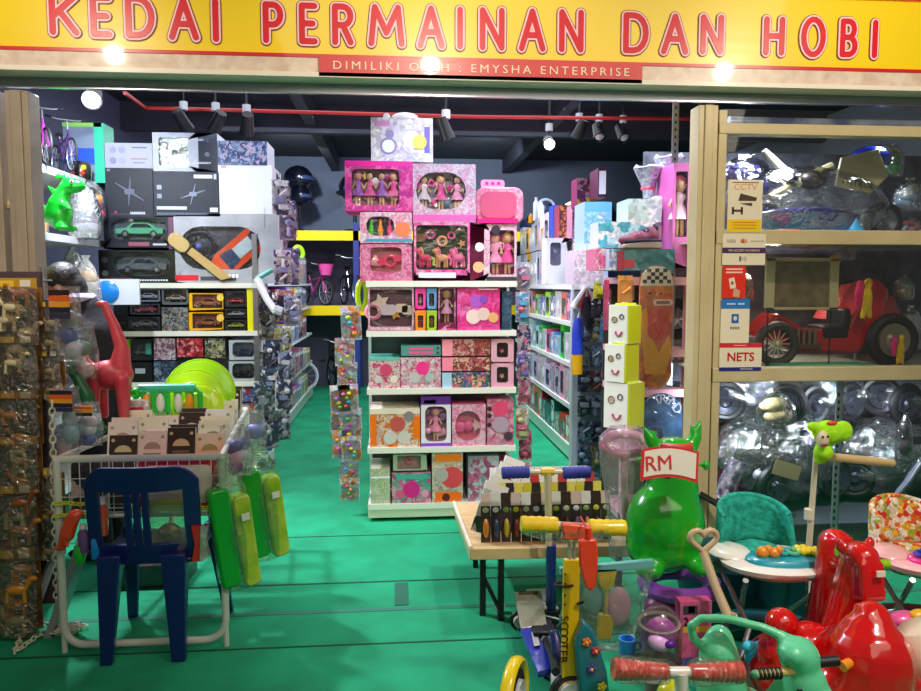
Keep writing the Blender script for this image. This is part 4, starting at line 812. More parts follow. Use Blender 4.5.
# ================================================================== BRIGHT AISLE RACK (faces the centre aisle)
rx = 1.56
t = thing('aisle_rack', 'long white shelving run stacked with bright toys along the far aisle', 'shelving rack', (rx, 6.05, 0))
B().box((0, 0, .02), (.5, 3.6, .12), M('e8f4f0', .4)).box((-.008, 0, .12), (.03, 3.6, .15), WHITE).build('base', t, smooth=False)
B().box((.48, 0, .12), (.5, 3.6, 1.6), M('a8b0c0', .6)).build('back_panel', t, smooth=False)
ZR = (.12, .52, .9, 1.27, 1.6)
for z in ZR[1:]:
    s = B().box((0, 0, z-.03), (.48, 3.6, z), M('f8f8fc', .4)).build('shelf', t, smooth=False); B().box((-.01, 0, z-.04), (0, 3.6, z+.004), WHITE).build('price_rail', s, smooth=False)
pal = {0: [('teal', '2c6c6c'), ('red', 'e02c28'), ('slate', '506478'), ('green', '3c9078'), ('orange', 'f0803c')], 1: [('white', 'f4f0fa'), ('pink', 'f4a0c4'), ('pale pink', 'fad8e8'), ('lilac', 'd8c0e8'), ('mauve', 'c078a0')],
       2: [('sky blue', '58a8f0'), ('green', '20c830'), ('rose', 'e04878'), ('pale blue', 'b8dcf8'), ('white', 'f0f8fa')], 3: [('violet', '6c58c8'), ('blue', '5078c8'), ('coral', 'f07868'), ('lime', 'a0e840'), ('white', 'f4f4f4')],
       4: [('white', 'f8f8fc'), ('pale blue', 'd0e0f8'), ('blush', 'f8d4e4'), ('grey', 'b0b4c4'), ('yellow', 'f0b828'), ('lavender', 'ccc0ec')]}
for r, z in enumerate(ZR+(1.985,)):
    Y = 6.2; k = 0; rnd = random.Random(r*5+1); hh = (.36, .34, .33, .28, .37, .37)[r]
    while Y < 9.4 and k < 20:
        w_ = rnd.uniform(.13, .26); n_, c = pal[min(r,4)][(k*2+rnd.randrange(2)) % 5]; q = rnd.choice(['e8e8f4', '303858', 'f8b0c8', 'ffffff', '90c0d8'])
        pack('%s toy pack, %s along the %s of the bright aisle rack' % (n_, ORD[k], ['floor tier', 'second tier', 'third tier', 'fourth tier', 'top', 'upper stack'][r]), (rx+.005, Y+w_/2, z+.001), w_, (1 if r == 4 else rnd.uniform(.6, 1))*hh, .22,
             dict(base=ptr(c, 'ffffff', c, q, s=18), side=M(c, .4), dots=[(.5, .5, .18, M(q))]) if k % 3 else dict(base=M(c, .4), side=M(c), win=(.12, .15, .88, .8, .15), inner=M('687088', .5), pal=[q, c, 'f0a060'], n=2), rz=-PI/2, seed=k+r*30, group='packs on the bright aisle rack')
        Y += w_+.02; k += 1
# taller things on that rack's top
def pk(lb, x0, y0, x1, y1, Y, d, sty, **k): return pxpack(lb, x0, y0, x1, y1, Y, d, sty, **k)
pk('yellow and magenta doll box standing highest over the bright aisle', 577,178,597,206, 5.9, .2, dict(base=ptr('d8d050','8c2c60','c890b0','503058',s=18), side=M('8c2c60')))
pk('slim white and maroon price-labelled box beside the yellow doll box', 598,168,607,197, 5.6, .25, dict(base=M('3c1c30',.4), side=M('602848'), bands=[(.1,.1,.9,.9,M('f4ecf8'))]))
pk('brown and red figure box on the bright aisle rack', 559,205,572,238, 6.3, .25, dict(base=ptr('7c3c34','c88048','502838','e0a060',s=24), side=M('a04058')))
pk('mauve doll box beside the brown figure box', 572,205,584,238, 6.1, .2, dict(base=ptr('b87898','e0b8c8','805070'), side=M('c88ca8')))
pk('slim royal blue box beside the brown figure box', 553,205,558.5,238, 6.5, .2, dict(base=M('3858c0',.4)))
pk('sky-blue and white playset box, tall, at the front of the aisle rack', 584,202,612,250, 5.3, .3, dict(base=ptr('f0f8fc','88c8f0','ffffff','a8d8f4','d8f0fc',s=10), side=M('b8d8f4'), bands=[(0,.8,1,1,M('68b0e8')),(.7,.05,1,.35,M('30a8a8'))]))
pk('white and blush tall pack beneath the sky-blue playset box', 574,250,604,284, 5.3, .3, dict(base=ptr('fcf4fa','f4d8e8','f8e8f4','e8d0e8',s=14), side=M('f0e0f0')))
pk('white carton with grey window at the corner of the bright aisle', 546,238,573,284, 6.2, .2, dict(base=M('f0f2fa',.4), win=(.15,.4,.55,.9,.1), inner=M('8c88a8'), toy='bits', n=1, pal=['c8c8e0']))
t = thing('steering_toy', 'round silver-rimmed toy wheel above the bright aisle packs', 'toy', PX(546, 203, 1.7)+Vector((0, 0, 2.47-PX(546, 203, 1.7).z))); B().torus((0, 0, 0), .1, .015, M('b8c8e8', .3), (PI/2, 0, 0)).build('rim', t); B().ell((0, .02, 0), (.05, .02, .06), M('303c60', .4)).build('hub', t)
for i, (px, y0, y1, c, nm) in enumerate([(536,195,218,'ffffff','white tall bottle'), (541,216,232,'fdfdff','short white bottle'), (531,222,231,'f8a810','orange bottle')]):
    a = PX(px, y1, 1.64); h_ = (y1-y0)*a.y/744; a.z = 2.356
    t = thing('bottle', nm+' standing above the bright aisle packs', 'bottle', a); B().lathe([(0, 0), (.035, 0), (.035, h_*.75), (.02, h_*.85), (0, h_*.86)], (0, 0, 0), M(c, .3)).build('bottle_body', t); B().cyl((0, 0, h_*.84), (0, 0, h_), .018, M('e8e8f0', .3), 10).build('cap', t)
# blue and yellow hanging float and striped plush at the aisle corner
t = thing('toy_bat', 'blue and yellow foam bat hanging at the corner of the bright aisle', 'toy bat', P(577, 374, 5.6))
a = P(577, 318, 5.6)-P(577, 374, 5.6)
B().tube([(0, 0, 0), (0, 0, a.z*.36)], .042, M('f8b810', .5), 14).build('grip', t); cq = Vector((1.56, 6.06, 1.6))-t.location; B().tube([(0, 0, a.z), cq], .003, WHITE, 5).build('cord', t); B().tube([(0, 0, a.z*.36), (0, 0, a.z*.8), (0, 0, a.z)], [.045, .04, .025], M('2848d8', .5), 14).build('blade', t)
t = thing('plush_toy', 'red and white striped plush with dark tail hanging at the aisle corner', 'plush toy', P(586, 290, 5.7))
for k in range(5): B().tube([(0, 0, .02), ((k-2)*.05, 0, -.14)], [.02, .03], M('e04848' if k % 2 else 'f8f0f0', .7), 8).build('ribbon', t)
B().tube([(.0, 0, -.05), (.02, 0, -.2), (.02, 0, -.3)], [.03, .06, .02], M('2c2838', .8), 10).build('tail', t)
# end panel with hooked blue-grey packs
ex = P(590, 400, 5.75)
t = thing('pegboard_panel', 'narrow white pegboard end panel covered with blue-grey packs', 'display panel', (ex.x, 5.8, 0)); wq = .13
B().box((-wq, 0, .05), (wq, .03, 1.55), M('b8c4d4', .4)).build('board', t); B().box((-wq-.015, -.01, .02), (-wq, .04, 1.6), M('e0e8f0', .3)).box((wq, -.01, .02), (wq+.015, .04, 1.6), M('e0e8f0', .3)).build('frame', t)
EC = [('5870a0','steel blue'),('7c90b0','grey-blue'),('384468','dark navy'),('c8b070','tan and blue'),('6888a8','slate'),('8c5048','brick red'),('90a4bc','misty blue'),('48507c','indigo'),('3c5c50','green-grey'),('788ca8','cool grey')]
for i in range(14):
    r, cc = i//2, i % 2; c, nm = EC[(i*3) % 10]; y1 = 318+r*25+24
    a = P(584+cc*12, y1, 5.74)
    hang_pack('%s pack on the narrow pegboard panel, %s row, %s peg' % (nm, ORD[r], ['inner', 'outer'][cc]), a, .105, .17, 0, PR([c, 'a8b8cc', c, '2c3450', c], 40), [c, '98a8bc'], i+130, group='packs on the narrow pegboard panel')
for i, (px, y, c, nm) in enumerate([(598, 300, '38303c', 'black and amber'), (600, 282, 'f0e040', 'lemon'), (610, 300, 'e8f048', 'neon yellow-green'), (607, 322, '48a0e0', 'bright blue')]):
    hang_pack('%s pack hanging near the smiling boxes' % nm, P(px, y+18, 5.3), .1, .14, 0, PR([c, 'ffffff', c], 30), [c], i+150)

# ================================================================== FRONT RACK WITH SMILING BOXES, BOARDS AND SHOE
FY = 4.45
fx0, fx1 = P(622, 280, FY+.1).x, P(693, 280, FY).x
t = thing('end_rack', 'pink-shelved rack behind the entrance post with boards and shoe', 'shelving rack', ((fx0+fx1)/2, FY, 0)); w_ = (fx1-fx0)/2
for z in (P(640, 277, FY).z, P(640, 350, FY).z, .95, .55, .15):
    s = B().box((-w_, .05, z-.04), (w_, .5, z), M('e8a8b4', .4)).build('shelf', t, smooth=False); B().box((-w_, .04, z-.05), (w_, .05, z), M('f0b8c4', .35)).build('shelf_edge', s, smooth=False)
B().box((-w_, .5, 0), (w_, .52, 1.6), M('2c3434', .6)).build('back_panel', t, smooth=False)
for X in (-w_, w_-.02): B().box((X, .05, 0), (X+.02, .1, 1.62), M('e0a0ac', .4)).build('upright', t, smooth=False)
fz = P(640, 277, FY).z
def boxed(lb, x0, y0, x1, y1, Y, d, sty, **k): return pk(lb, x0, y0, x1, y1, Y, d, sty, **k)
boxed('long teal gift-wrapped box with red bow print under the shoe', 617,249,675,270, FY+.02, .3, dict(base=ptr('6ca8b0','508890','88bcc0','6098a0',s=6), side=M('4c8890'), bands=[(0,0,.12,.9,M('b03c50')),(.12,.1,.3,.5,M('c84c5c'))]))
boxed('white and blue small carton beside the long teal box', 609,249,617,270, FY+.02, .2, dict(base=ptr('f0f4fc','80b0e8','c8c0f0'), side=M('c8d8f4')))
boxed('bright pink and white card box on the shelf edge', 594,249,608,270, FY+.1, .2, dict(base=ptr('f868a0','fcd8e8','f890b8'), side=M('f080a8')))
boxed('big white and aqua carton behind the shoe', 598,222,655,248, FY+.2, .2, dict(base=ptr('f4fafc','58c0d0','ffffff','c8ecf4','ffffff',s=12), side=M('e8f4fa')))
boxed('white carton with open flap above the shoe', 628,199,662,222, FY+.2, .25, dict(base=ptr('f0fcf8','d8f0ec','ffffff','e0f4f8',s=8), side=M('c8ecec')))
boxed('blank pale pink carton between the shoe and the framed doll box', 654,196,676,248, FY+.25, .2, dict(base=M('f4dcf0',.4), side=M('e8c8e4')))
boxed('tall pink framed doll box with window beside the entrance post', 672,163,692,268, FY+.05, .3, dict(base=M('e880c8',.35), side=M('d868b8'), win=(.12,.3,.8,.92,.08), inner=M('604860'), toy='doll', n=1))
# gift-wrap bouquet tops
for i, (px, py, c) in enumerate([(648,195,'c8d0e8'), (668,185,'d8c8e8')]):
    p = P(px, py, FY+.35); t = thing('wrapped_bouquet', ['silver foil wrapped bunch', 'pearl white foil wrapped bunch'][i]+' on top of the pale cartons', 'bouquet', p)
    B().lathe([(.02, -.02), (.05, .08), (.1, .17), (.08, .19), (.0, .12)], (0, 0, 0), NOISE('888ca8', 'f4f4ff', 40, .2, .8, .8)).build('foil', t, wob=.05)
    B().torus((0, 0, .04), .04, .01, M('c83c58')).build('ribbon', t)
# shoe
p = P(640, 249, FY+.05); t = thing('skate_shoe', 'maroon and navy sports shoe with grey sole on the teal box', 'shoe', p+Vector((0, 0, .002)), .15); L_ = .21
sole = [(-L_*.62, .0), (L_*.58, .0), (L_*.62, .03), (L_*.5, .045), (-.02, .04), (-L_*.6, .025)]
B().prism([(x, z) for x, z in sole], -.045, .045, M('b09c90', .6)).build('sole', t, bevel=.008)
B().ell((-.07, 0, .05), (.08, .042, .035), M('7c3450', .6)).ell((0, 0, .065), (.09, .042, .045), M('6c2c44', .6)).ell((.07, 0, .08), (.06, .04, .06), M('5c2438', .6)).build('upper', t, remesh=.008)
B().ell((.045, 0, .105), (.045, .03, .028), M('201c38', .6)).ell((.1, 0, .125), (.018, .03, .03), M('181830', .6)).tube([(-.12, -.036, .04), (.02, -.046, .05), (.12, -.04, .05)], .008, M('1c2040')).build('collar', t)
b = B()
for k in range(4): b.tube([(-.05+.025*k, -.03, .085+.008*k), (-.04+.025*k, .03, .085+.008*k)], .004, WHITE, 5)
b.build('laces', t)
# three hanging cube boxes with smiling faces
YG = M('c8d010', .4)
for i, (x0, x1, x2, y0, y1) in enumerate([(608,627,641,305,344), (604,624,638,344.5,382), (603,627,637,382.5,429)]):
    Y = 4.2; a = P(x0, y1, Y); c = P(x1, y0, Y); w_, h_ = c.x-a.x, c.z-a.z; dd = (P(x2, y0, Y).x-c.x)*1.5
    t = thing('gift_box', 'white and lime box with smiling face, %s of three hanging ones' % ['topmost', 'middle', 'lowest'][i], 'box', (P((x0+x1)/2, y1, Y).x, Y, a.z), -.88)
    ww = w_/.86
    B().box((-ww/2, 0, 0), (ww/2, ww*1.0, h_), M('f4f4ec', .4)).build('carton', t, smooth=False)
    B().box((ww/2, .002, .004), (ww/2+.012, ww*1.0, h_-.002), YG).build('side_panel', t, smooth=False)
    B().box((-ww*.2, .01, h_), (ww*.45, ww*.8, h_+.012), M('d8f020', .4)).build('lid_band', t, smooth=False)
    b = B()
    b.torus((-ww*.18, -.003, h_*.62), h_*.075, .003, M('7c5c28'), (PI/2, 0, 0), 14, 5).torus((ww*.2, -.003, h_*.7), h_*.06, .003, M('5c3c48'), (PI/2, 0, 0), 14, 5)
    b.ell((-ww*.18, -.003, h_*.62), (.006, .002, .008), M('d0a030')); b.tube([(ww*(.0+.18*math.cos(q)+.06), -.004, h_*(.38+.17*math.sin(q))) for q in [math.radians(200+20*k) for k in range(8)]], .006, M('b8587c'), 6)
    b.build('printed_face', t)
# face skateboard, dark TREND board
def board(name, lbl, x0, y0, x1, y1, Y, m, rr=.5, ty=.0):
    a = P(x0, y1, Y); c = P(x1, y0, Y); w_, h_ = c.x-a.x, c.z-a.z
    t = thing(name, lbl, 'skateboard', ((a.x+c.x)/2, Y, a.z)); B().prism(rnd_rect(-w_/2, 0, w_/2, h_, w_*rr, 8), 0, .02, m).build('deck', t, bevel=.004); return t, w_, h_
t, w_, h_ = board('skateboard', 'orange skateboard with winking bearded face and chequered cap', 638,266,674,389, 4.455, ptr('e8602c','f07830','e04c28','f89030',s=5))
b = B()
for i in range(7):
    for j in range(4):
        if (i+j) % 2 == 0:
            x = -w_*.42+i*w_*.12; z = h_*.86+j*h_*.03
            if abs(x+w_*.06) < w_*.4-(j*w_*.05): b.box((x, -.003, z), (x+w_*.12, 0, z+h_*.03), BLACK)
b.box((-w_*.46, -.002, h_*.845), (w_*.46, 0, h_*.985), M('f4ecd8', .5)) if False else None
b.build('chequered_cap', t, smooth=False)
B().prism([(-w_*.5, h_*.84), (w_*.5, h_*.84), (w_*.42, h_*.94), (w_*.2, h_*.995), (-w_*.2, h_*.995), (-w_*.42, h_*.94)], -.0015, .001, M('f0e8d0', .4)).build('cap_print', t, smooth=False)
B().ell((-w_*.2, -.002, h_*.78), (.012, .003, .006), BLACK).ell((w_*.12, -.002, h_*.78), (.012, .003, .006), BLACK).build('printed_eye', t)
B().prism(rnd_rect(-w_*.1, h_*.68, w_*.48, h_*.73, .02), -.004, .0, M('f0d8c8', .4)).prism(rnd_rect(-w_*.02, h_*.693, w_*.4, h_*.718, .01), -.006, 0, M('8c6858')).build('printed_mouth', t)
B().prism([(-w_*.48, h_*.62), (-w_*.3, h_*.66), (-w_*.1, h_*.4), (w_*.1, h_*.3), (w_*.4, h_*.45), (w_*.48, h_*.3), (w_*.3, h_*.12), (-w_*.3, h_*.12)], -.002, .001, M('f8a818', .4)).prism(rnd_rect(-w_*.25, h_*.4, w_*.38, h_*.66, .05), -.004, .001, M('d8402c', .4)).build('printed_beard', t, smooth=False)
B().prism(rnd_rect(-w_/2-.004, -.004, w_/2+.004, h_+.004, w_*.5, 8), -.02, -.012, FILM('ffffff', .07, .5, 20, .1)).build('plastic_wrap', t, smooth=False)
t, w_, h_ = board('skateboard', 'dark blue round-ended board lettered TREND standing below the orange one', 640,393,683,470, 4.455, NOISE('1c3050', '4c74a0', 9, .3, .5))
b = B(); 
for k, ch in enumerate('TREND'):
    q = math.radians(112-22*k); text_poly(b, ch, .085, M('c8d0e8', .4), (w_*.02+w_*.36*math.cos(q), -.003, h_-w_*.52+w_*.38*math.sin(q)), tilt=-(q-PI/2))
b.build('lettering', t, smooth=False)
b = B().ell((-w_*.15, -.001, h_*.45), (.05, .003, .06), M('28304c')).ell((w_*.15, -.001, h_*.35), (.06, .003, .04), M('88a048')).build('graphic', t)
B().prism(rnd_rect(-w_/2-.004, -.004, w_/2+.004, h_+.004, w_*.5, 8), -.02, -.012, FILM('ffffff', .07, .5, 20, .1)).build('plastic_wrap', t, smooth=False)
# toy car wheel behind
p = P(677, 319, 4.66); t = thing('spare_wheel', 'black toy car wheel with silver spokes on the rack by the post', 'wheel', p)
B().torus((0, 0, 0), .1, .035, M('141416', .7), (PI/2, 0, 0), 24, 10).build('tyre', t); b = B()
for k in range(5):
    a = k*2*PI/5+.3; b.tube([(0, -.01, 0), (.085*math.cos(a), -.01, .085*math.sin(a))], [.018, .01], STEEL, 6)
b.torus((0, -.005, 0), .08, .008, STEEL, (PI/2, 0, 0)).build('rim', t)
boxed('small blue and white box in the dark rack beside the boards', 672,349,690,360, 4.55, .2, dict(base=ptr('4858c0','ffffff','8890e0')))
boxed('small white box low in the dark rack by the post', 678,412,690,432, 4.55, .2, dict(base=M('f0ece8'), side=M('e0dcd8'), bands=[(0,.3,1,.4,BLACK)]))
boxed('dark toy box on the lower pink shelf behind the boards', 640,346,672,372, 4.6, .2, dict(base=ptr('30302c','584848','202428')))
boxed('dark green toy box behind the round-ended board', 640,385,690,430, 4.6, .2, dict(base=ptr('183430','284c48','141c20')))
hang_pack('orange slim pack hanging under the pink shelf', P(625, 302, 4.42), .09, .16, 0, M('f8a850', .4), ['f8a050'], 300)
hang_pack('thin magenta rod pack at the smiling boxes', P(606, 330, 4.35), .03, .3, 0, M('e04080', .4), ['e04080'], 301)
# ================================================================== BEHIND THE SHOWCASE GLASS
def wheel(b, c, R, w_, tm, rm, spokes=0, axis='y'):
    b.torus(c, R*.82, R*.2, tm, (PI/2, 0, 0), 24, 8, 1, 1)
    if spokes:
        for k in range(spokes):
            a = 2*PI*k/spokes; b.tube([c, (c[0]+R*.68*math.cos(a), c[1], c[2]+R*.68*math.sin(a))], R*.02+.001, rm, 4)
        b.torus(c, R*.68, R*.04, rm, (PI/2, 0, 0), 24, 5).ell(c, R*.12, rm, seg=8)
    else: b.lathe([(0, -.03), (R*.2, -.035), (R*.3, -.02), (R*.62, -.03), (R*.66, 0), (0, 0)], c, rm, axis='y', seg=20)
SP = lambda x, y, Y: P(x, y, Y)
CR = FILM('ffffff', .22, 1.0, 9, .08)
z1s, z2s = 1.866, 1.121
# --- upper shelf: wrapped motorcycle
t = thing('ride_on_motorcycle', 'dark toy motorcycle with cream panel lettered PATROL, wrapped in plastic in showcase', 'ride-on motorcycle', (SP(800, 200, 4.35).x, 4.35, z1s))
s = 1.0; o = lambda px, py: (SP(px, py, 4.35).x-SP(800, 200, 4.35).x, 0, SP(px, py, 4.35).z-z1s)
B().prism([(-.36, .06), (.3, .06), (.36, .16), (.1, .2), (-.2, .18), (-.38, .14)], -.07, .07, M('2c2c6c', .2, coat=.8)).build('body_shell', t, bevel=.01)
b = B(); q = [o(832, 160), o(868, 152), o(878, 178), o(860, 196), o(826, 188)]; b.prism([(v[0], v[2]) for v in q], -.1, -.08, M('c8bc94', .35, coat=.6)); b.build('side_panel', t, bevel=.004)
b = B(); v = o(848, 187); text_poly(b, 'PATROL', .055, M('3c3830', .4), (v[0], -.103, v[2]+.005), tilt=.16); b.build('lettering', t, smooth=False)
for px, nm in ((763, 'wheel'), (883, 'wheel')):
    v = o(px, 210); b = B(); wheel(b, (v[0], 0, .12), .12, .05, M('17171b', .6), M('8c8c98', .25, metal=.8)); b.build(nm, t)
v = o(770, 150); v2 = o(812, 168); v3 = o(775, 195)
B().tube([o(764, 150), o(785, 172), o(800, 185)], [.015, .03, .025], M('b8b098', .35, metal=.5), 8).tube([o(770, 197), o(800, 180), o(832, 166)], [.02, .022, .026], M('b4a880', .3, coat=.4), 8).build('fork', t)
B().ell(o(812, 180), (.09, .06, .06), M('241c18', .4), seg=14).ell(o(790, 176), (.05, .05, .05), M('3c3444', .4)).build('engine', t)
B().ell(o(870, 158), (.12, .1, .07), M('1838d0', .15, coat=1)).build('seat', t)
b = B().ell((.02, -.02, .2), (.52, .2, .24), CR, seg=40, rings=24); b.build('plastic_wrap', t, wob=.05)
bag('violet-blue wrapped toy lying high behind the motorcycle', SP(745, 200, 4.6), .4, .28, .2, '4c38a8', ['5840b8', '3c2c78'], film=CR)
t = thing('toy_hat', 'light blue pointed toy fin on the top showcase shelf', 'toy', (SP(856, 228, 4.2).x, 4.2, z1s)); B().lathe([(.09, 0), (.07, .02), (.02, .09), (.0, .13)], (0, 0, 0), M('48b8f0', .4)).ell((0, 0, .01), (.1, .06, .012), M('48b8f0', .4)).build('cone', t)
t = thing('tray', 'teal tray under a red toy on the top showcase shelf', 'tray', (SP(800, 226, 4.12).x, 4.12, z1s)); B().box((-.2, -.04, 0), (.2, .05, .018), M('2c9c8c', .35)).build('rim', t); B().box((-.14, -.045, .018), (-.02, .0, .05), M('d03838', .3, coat=.5)).build('insert', t, bevel=.006)
for i, (px, y, w_, h_, c, nm) in enumerate([(893,165,.12,.2,'20b038','green plastic toy frog'),(908,200,.2,.2,'a8c8f0','crinkled white and blue'),(912,222,.12,.1,'a83848','maroon and white wheel'),(883,150,.1,.12,'f8e070','pale yellow card')]):
    p = SP(px, y+12, 4.4); p.z = max(p.z, z1s)
    bag('%s toy bag at the far end of the top showcase shelf' % nm, p, w_, h_, .12, c, [c, c, 'e8f0f8'][:2+i % 2], film=CR, seed=i)
# --- middle shelf: red vintage pedal car
RC = M('c42018', .2, coat=.9); p0 = SP(815, 355, 4.35)
t = thing('pedal_car', 'red vintage model car with wire wheels and dark seat in the showcase', 'model car', (p0.x, 4.35, z2s)); o = lambda px, py: (SP(px, py, 4.35).x-p0.x, 0, SP(px, py, 4.35).z-z2s)
q = [o(748, 335), o(790, 352), o(850, 352), o(872, 318), o(880, 290), o(868, 278), o(850, 305), o(838, 325), o(800, 330), o(770, 312)]
B().prism([(v[0], v[2]) for v in q], -.1, .12, RC).build('body_shell', t, bevel=.02)
v = o(766, 335)
b = B(); wheel(b, (v[0], -.13, .13), .135, .04, M('3c3430', .6), M('e8e0c8', .3, metal=.5), 14); b.build('wheel', t)
v = o(878, 335); b = B(); wheel(b, (v[0], -.13, .15), .16, .06, M('1c1816', .6), M('b8a890', .3, metal=.7)); b.build('wheel', t)
v = o(825, 315); B().box((v[0]-.07, -.11, .16), (v[0]+.09, .08, .24), M('1c1c20', .5)).box((v[0]+.05, -.11, .2), (v[0]+.1, .08, .34), M('1c1c20', .5)).build('seat', t, bevel=.015)
b = B(); v = o(795, 320)
for k in range(5): b.cyl((v[0]-.08+.035*k, -.12, .12), (v[0]-.08+.035*k, -.12, .22), .012, M('a89880', .25, metal=.8), 8)
b.box((v[0]-.11, -.13, .1), (v[0]+.1, .05, .13), M('5c4438', .4)).build('engine', t)
t = thing('photo_frame', 'wide beige picture frame with dark brown picture standing on the middle showcase shelf', 'picture frame', (SP(792, 305, 4.12).x, 4.12, 0)); a, c = SP(765, 310, 4.12), SP(840, 258, 4.12); dx = t.location.x
X0, X1, Z0, Z1 = a.x-dx, c.x-dx, z2s+.001, c.z; Z0 = a.z
B().box((X0, .0, Z0), (X0+.055, .02, Z1), CREAM).box((X1-.055, 0, Z0), (X1, .02, Z1), CREAM).box((X0, 0, Z1-.02), (X1, .02, Z1), CREAM).box((X0, 0, Z0), (X1, .02, Z0+.015), CREAM).build('frame', t, bevel=.003)
B().box((X0+.05, .008, Z0+.01), (X1-.05, .018, Z1-.015), NOISE('6c5c3c', '8c7c58', 14, .2, 1)).build('picture', t, smooth=False)
B().cyl((X0+.03, .022, z2s), (X0+.03, .022, Z0+.05), .004, BLACK, 6).cyl((X1-.03, .022, z2s), (X1-.03, .022, Z0+.05), .004, BLACK, 6).build('stand', t)
# yellow and magenta plush figures
def plush(lbl, p, s, c1, c2, rz=0):
    t = thing('plush_toy', lbl, 'plush toy', p, rz); F = NOISE(c1, c1, 60, .95, 0, .6)
    B().ell((0, 0, .5*s), (.13*s, .1*s, .28*s), F).ell((.02*s, 0, .85*s), (.1*s, .09*s, .12*s), F).tube([(-.07*s, 0, .35*s), (-.1*s, 0, .05*s)], .06*s, F).tube([(.07*s, 0, .35*s), (.09*s, 0, .05*s)], .06*s, F).build('body', t, remesh=.012)
    G = NOISE(c2, c2, 60, .95, 0, .6); B().tube([(-.16*s, .02*s, .9*s), (-.22*s, .0, .6*s), (-.2*s, 0, .25*s)], [.08*s, .1*s, .06*s], G).build('side_mane', t, remesh=.012); return t
plush('yellow fluffy toy with magenta mane in front of the red car', SP(866, 322, 4.15), .27, 'f0c818', 'e02868', .2)
plush('yellow and pink fluffy toy low at the edge of the middle showcase shelf', (SP(900, 362, 4.12).x, 4.12, z2s), .2, 'f4c020', 'f02c80')
t = thing('toy_tent', 'coral pink pleated parasol top behind the yellow fluffy toy', 'toy', SP(858, 300, 4.6)); b = B(); b.lathe([(.26, -.12), (.2, .02), (.1, .1), (0, .12)], (0, 0, 0), M('d85058', .5), seg=12); b.build('canopy', t, smooth=False); B().cyl((0, 0, -.4), (0, 0, .1), .012, STEEL, 8).build('pole', t)
t = thing('play_mat', 'mint green board lying under the red model car', 'board', (SP(820, 358, 4.15).x, 4.14, z2s)); B().box((-.28, -.1, 0), (.3, .1, .02), M('50c898', .4)).build('mat', t, bevel=.004)
for i, (px, y, w_, h_, c, nm) in enumerate([(908,340,.2,.28,'e8f0ff','glaring white crinkled'),(903,290,.14,.16,'f8c890','peach and yellow'),(800,262,.34,.08,'5c3c80','purple and red flat'),(742,290,.16,.18,'7c2c28','dark red boxed'),(845,250,.14,.08,'3880c8','sky blue capped'),(835,253,.07,.06,'f8f090','pale yellow')]):
    p = SP(px, y+10, 4.55); p.z = max(z2s, p.z)
    bag('%s toy bag behind the glass around the red model car' % nm, p, w_, h_, .12, c, [c, 'd8d8e8'] if i < 2 else [c], film=CR, seed=i+9)
# --- floor of the showcase: black ride-on vehicles in crinkled plastic
def rideon(lbl, px, Y, w_, col, acc, rz=0, z=0.0, s=1.0):
    x = SP(px, 450, Y).x; t = thing('ride_on_car', lbl, 'ride-on car', (x, Y, z), rz); h = w_*.55
    m = M(col, .15, coat=1)
    B().prism([(-w_/2, .12*s), (-w_/2, .3*h), (-w_*.42, .55*h), (-w_*.15, .62*h), (-.02, h), (w_*.2, h), (w_*.3, .66*h), (w_*.48, .6*h), (w_/2, .12*s)], -w_*.26, w_*.26, m).build('body_shell', t, bevel=.03)
    B().prism([(-w_*.12, .64*h), (-.01, .94*h), (w_*.02, .94*h), (w_*.02, .64*h)], -w_*.27, w_*.27, M('58606c', .05, coat=1)).build('windscreen', t)
    for sx in (-.32, .32):
        b = B(); wheel(b, (sx*w_, -w_*.28, .12*s+.02), .13*s, .06, M('101012', .5), M('3c3e48', .25, metal=.6)); b.build('wheel', t)
    B().box((-w_*.51, -w_*.15, .3*h), (-w_*.495, w_*.15, .42*h), M(acc, .2, metal=.4)).ell((-w_*.4, -w_*.24, .45*h), (.06*s, .03, .04*s), M('d8dce8', .1, metal=.6)).build('headlight', t)
    B().torus((w_*.05, 0, h*.85), .09*s, .015*s, M('202020', .4), (0, 1.1, 0)).build('steering_wheel', t)
    B().ell((0, 0, h*.55), (w_*.56, w_*.36, h*.62), FILM('ffffff', .34, 1.0, 16, .1, .04), seg=48, rings=28).build('plastic_wrap', t, wob=.12)
    return t
rideon('black ride-on car wrapped in crinkled plastic on the showcase floor', 775, 4.5, .85, '14141c', '8c3c58', .35, .26)
rideon('second black ride-on car in plastic, nearer the far end of the showcase', 885, 4.55, .75, '101014', '4858a0', -.3, .24)
B().box((1.76, 4.02, 0), (4.15, 4.9, .22), M('2c2c34', .5)).build('trim_13', kind='structure', smooth=False)
rideon('grey and purple wrapped ride-on car stacked above the black one', 752, 4.6, .55, '8c8ca4', '783c90', -.4, .72)
rideon('teal-blue wrapped ride-on stacked in the middle of the showcase', 812, 4.65, .5, '3c6878', '283c58', .3, .7)
rideon('dark blue wrapped ride-on stacked behind the perforated upright', 850, 4.7, .4, '28345c', '202838', -.2, .74)
rideon('pale lilac wrapped ride-on stacked at the far end of the showcase', 905, 4.65, .5, '9c9cb8', '6c4878', .2, .7)
bag('tan paper bag stuffed among the wrapped ride-ons', SP(775, 425, 4.2), .26, .2, .14, 'b09c70', ['a89468', 'c0b080'], film=CR)
t = thing('toy_tube', 'silver and purple foil wrapped tube leaning at the showcase glass', 'toy', SP(720, 500, 4.1)); B().tube([(0, 0, 0), (.12, .03, .22)], [.06, .05], NOISE('5c4878', 'e8e4f4', 22, .15, 1, .9, .7), 14).build('foil_roll', t, wob=.02)
t = thing('toy_license_card', 'beige card with silver edge on the black ride-on car', 'card', SP(787, 470, 4.13)); B().box((-.085, 0, -.045), (.085, .01, .045), M('a89c78', .3, coat=.6)).box((-.09, .002, -.05), (.09, .012, .05), BLACK).build('card', t).rotation_euler = (0, .3, 0)
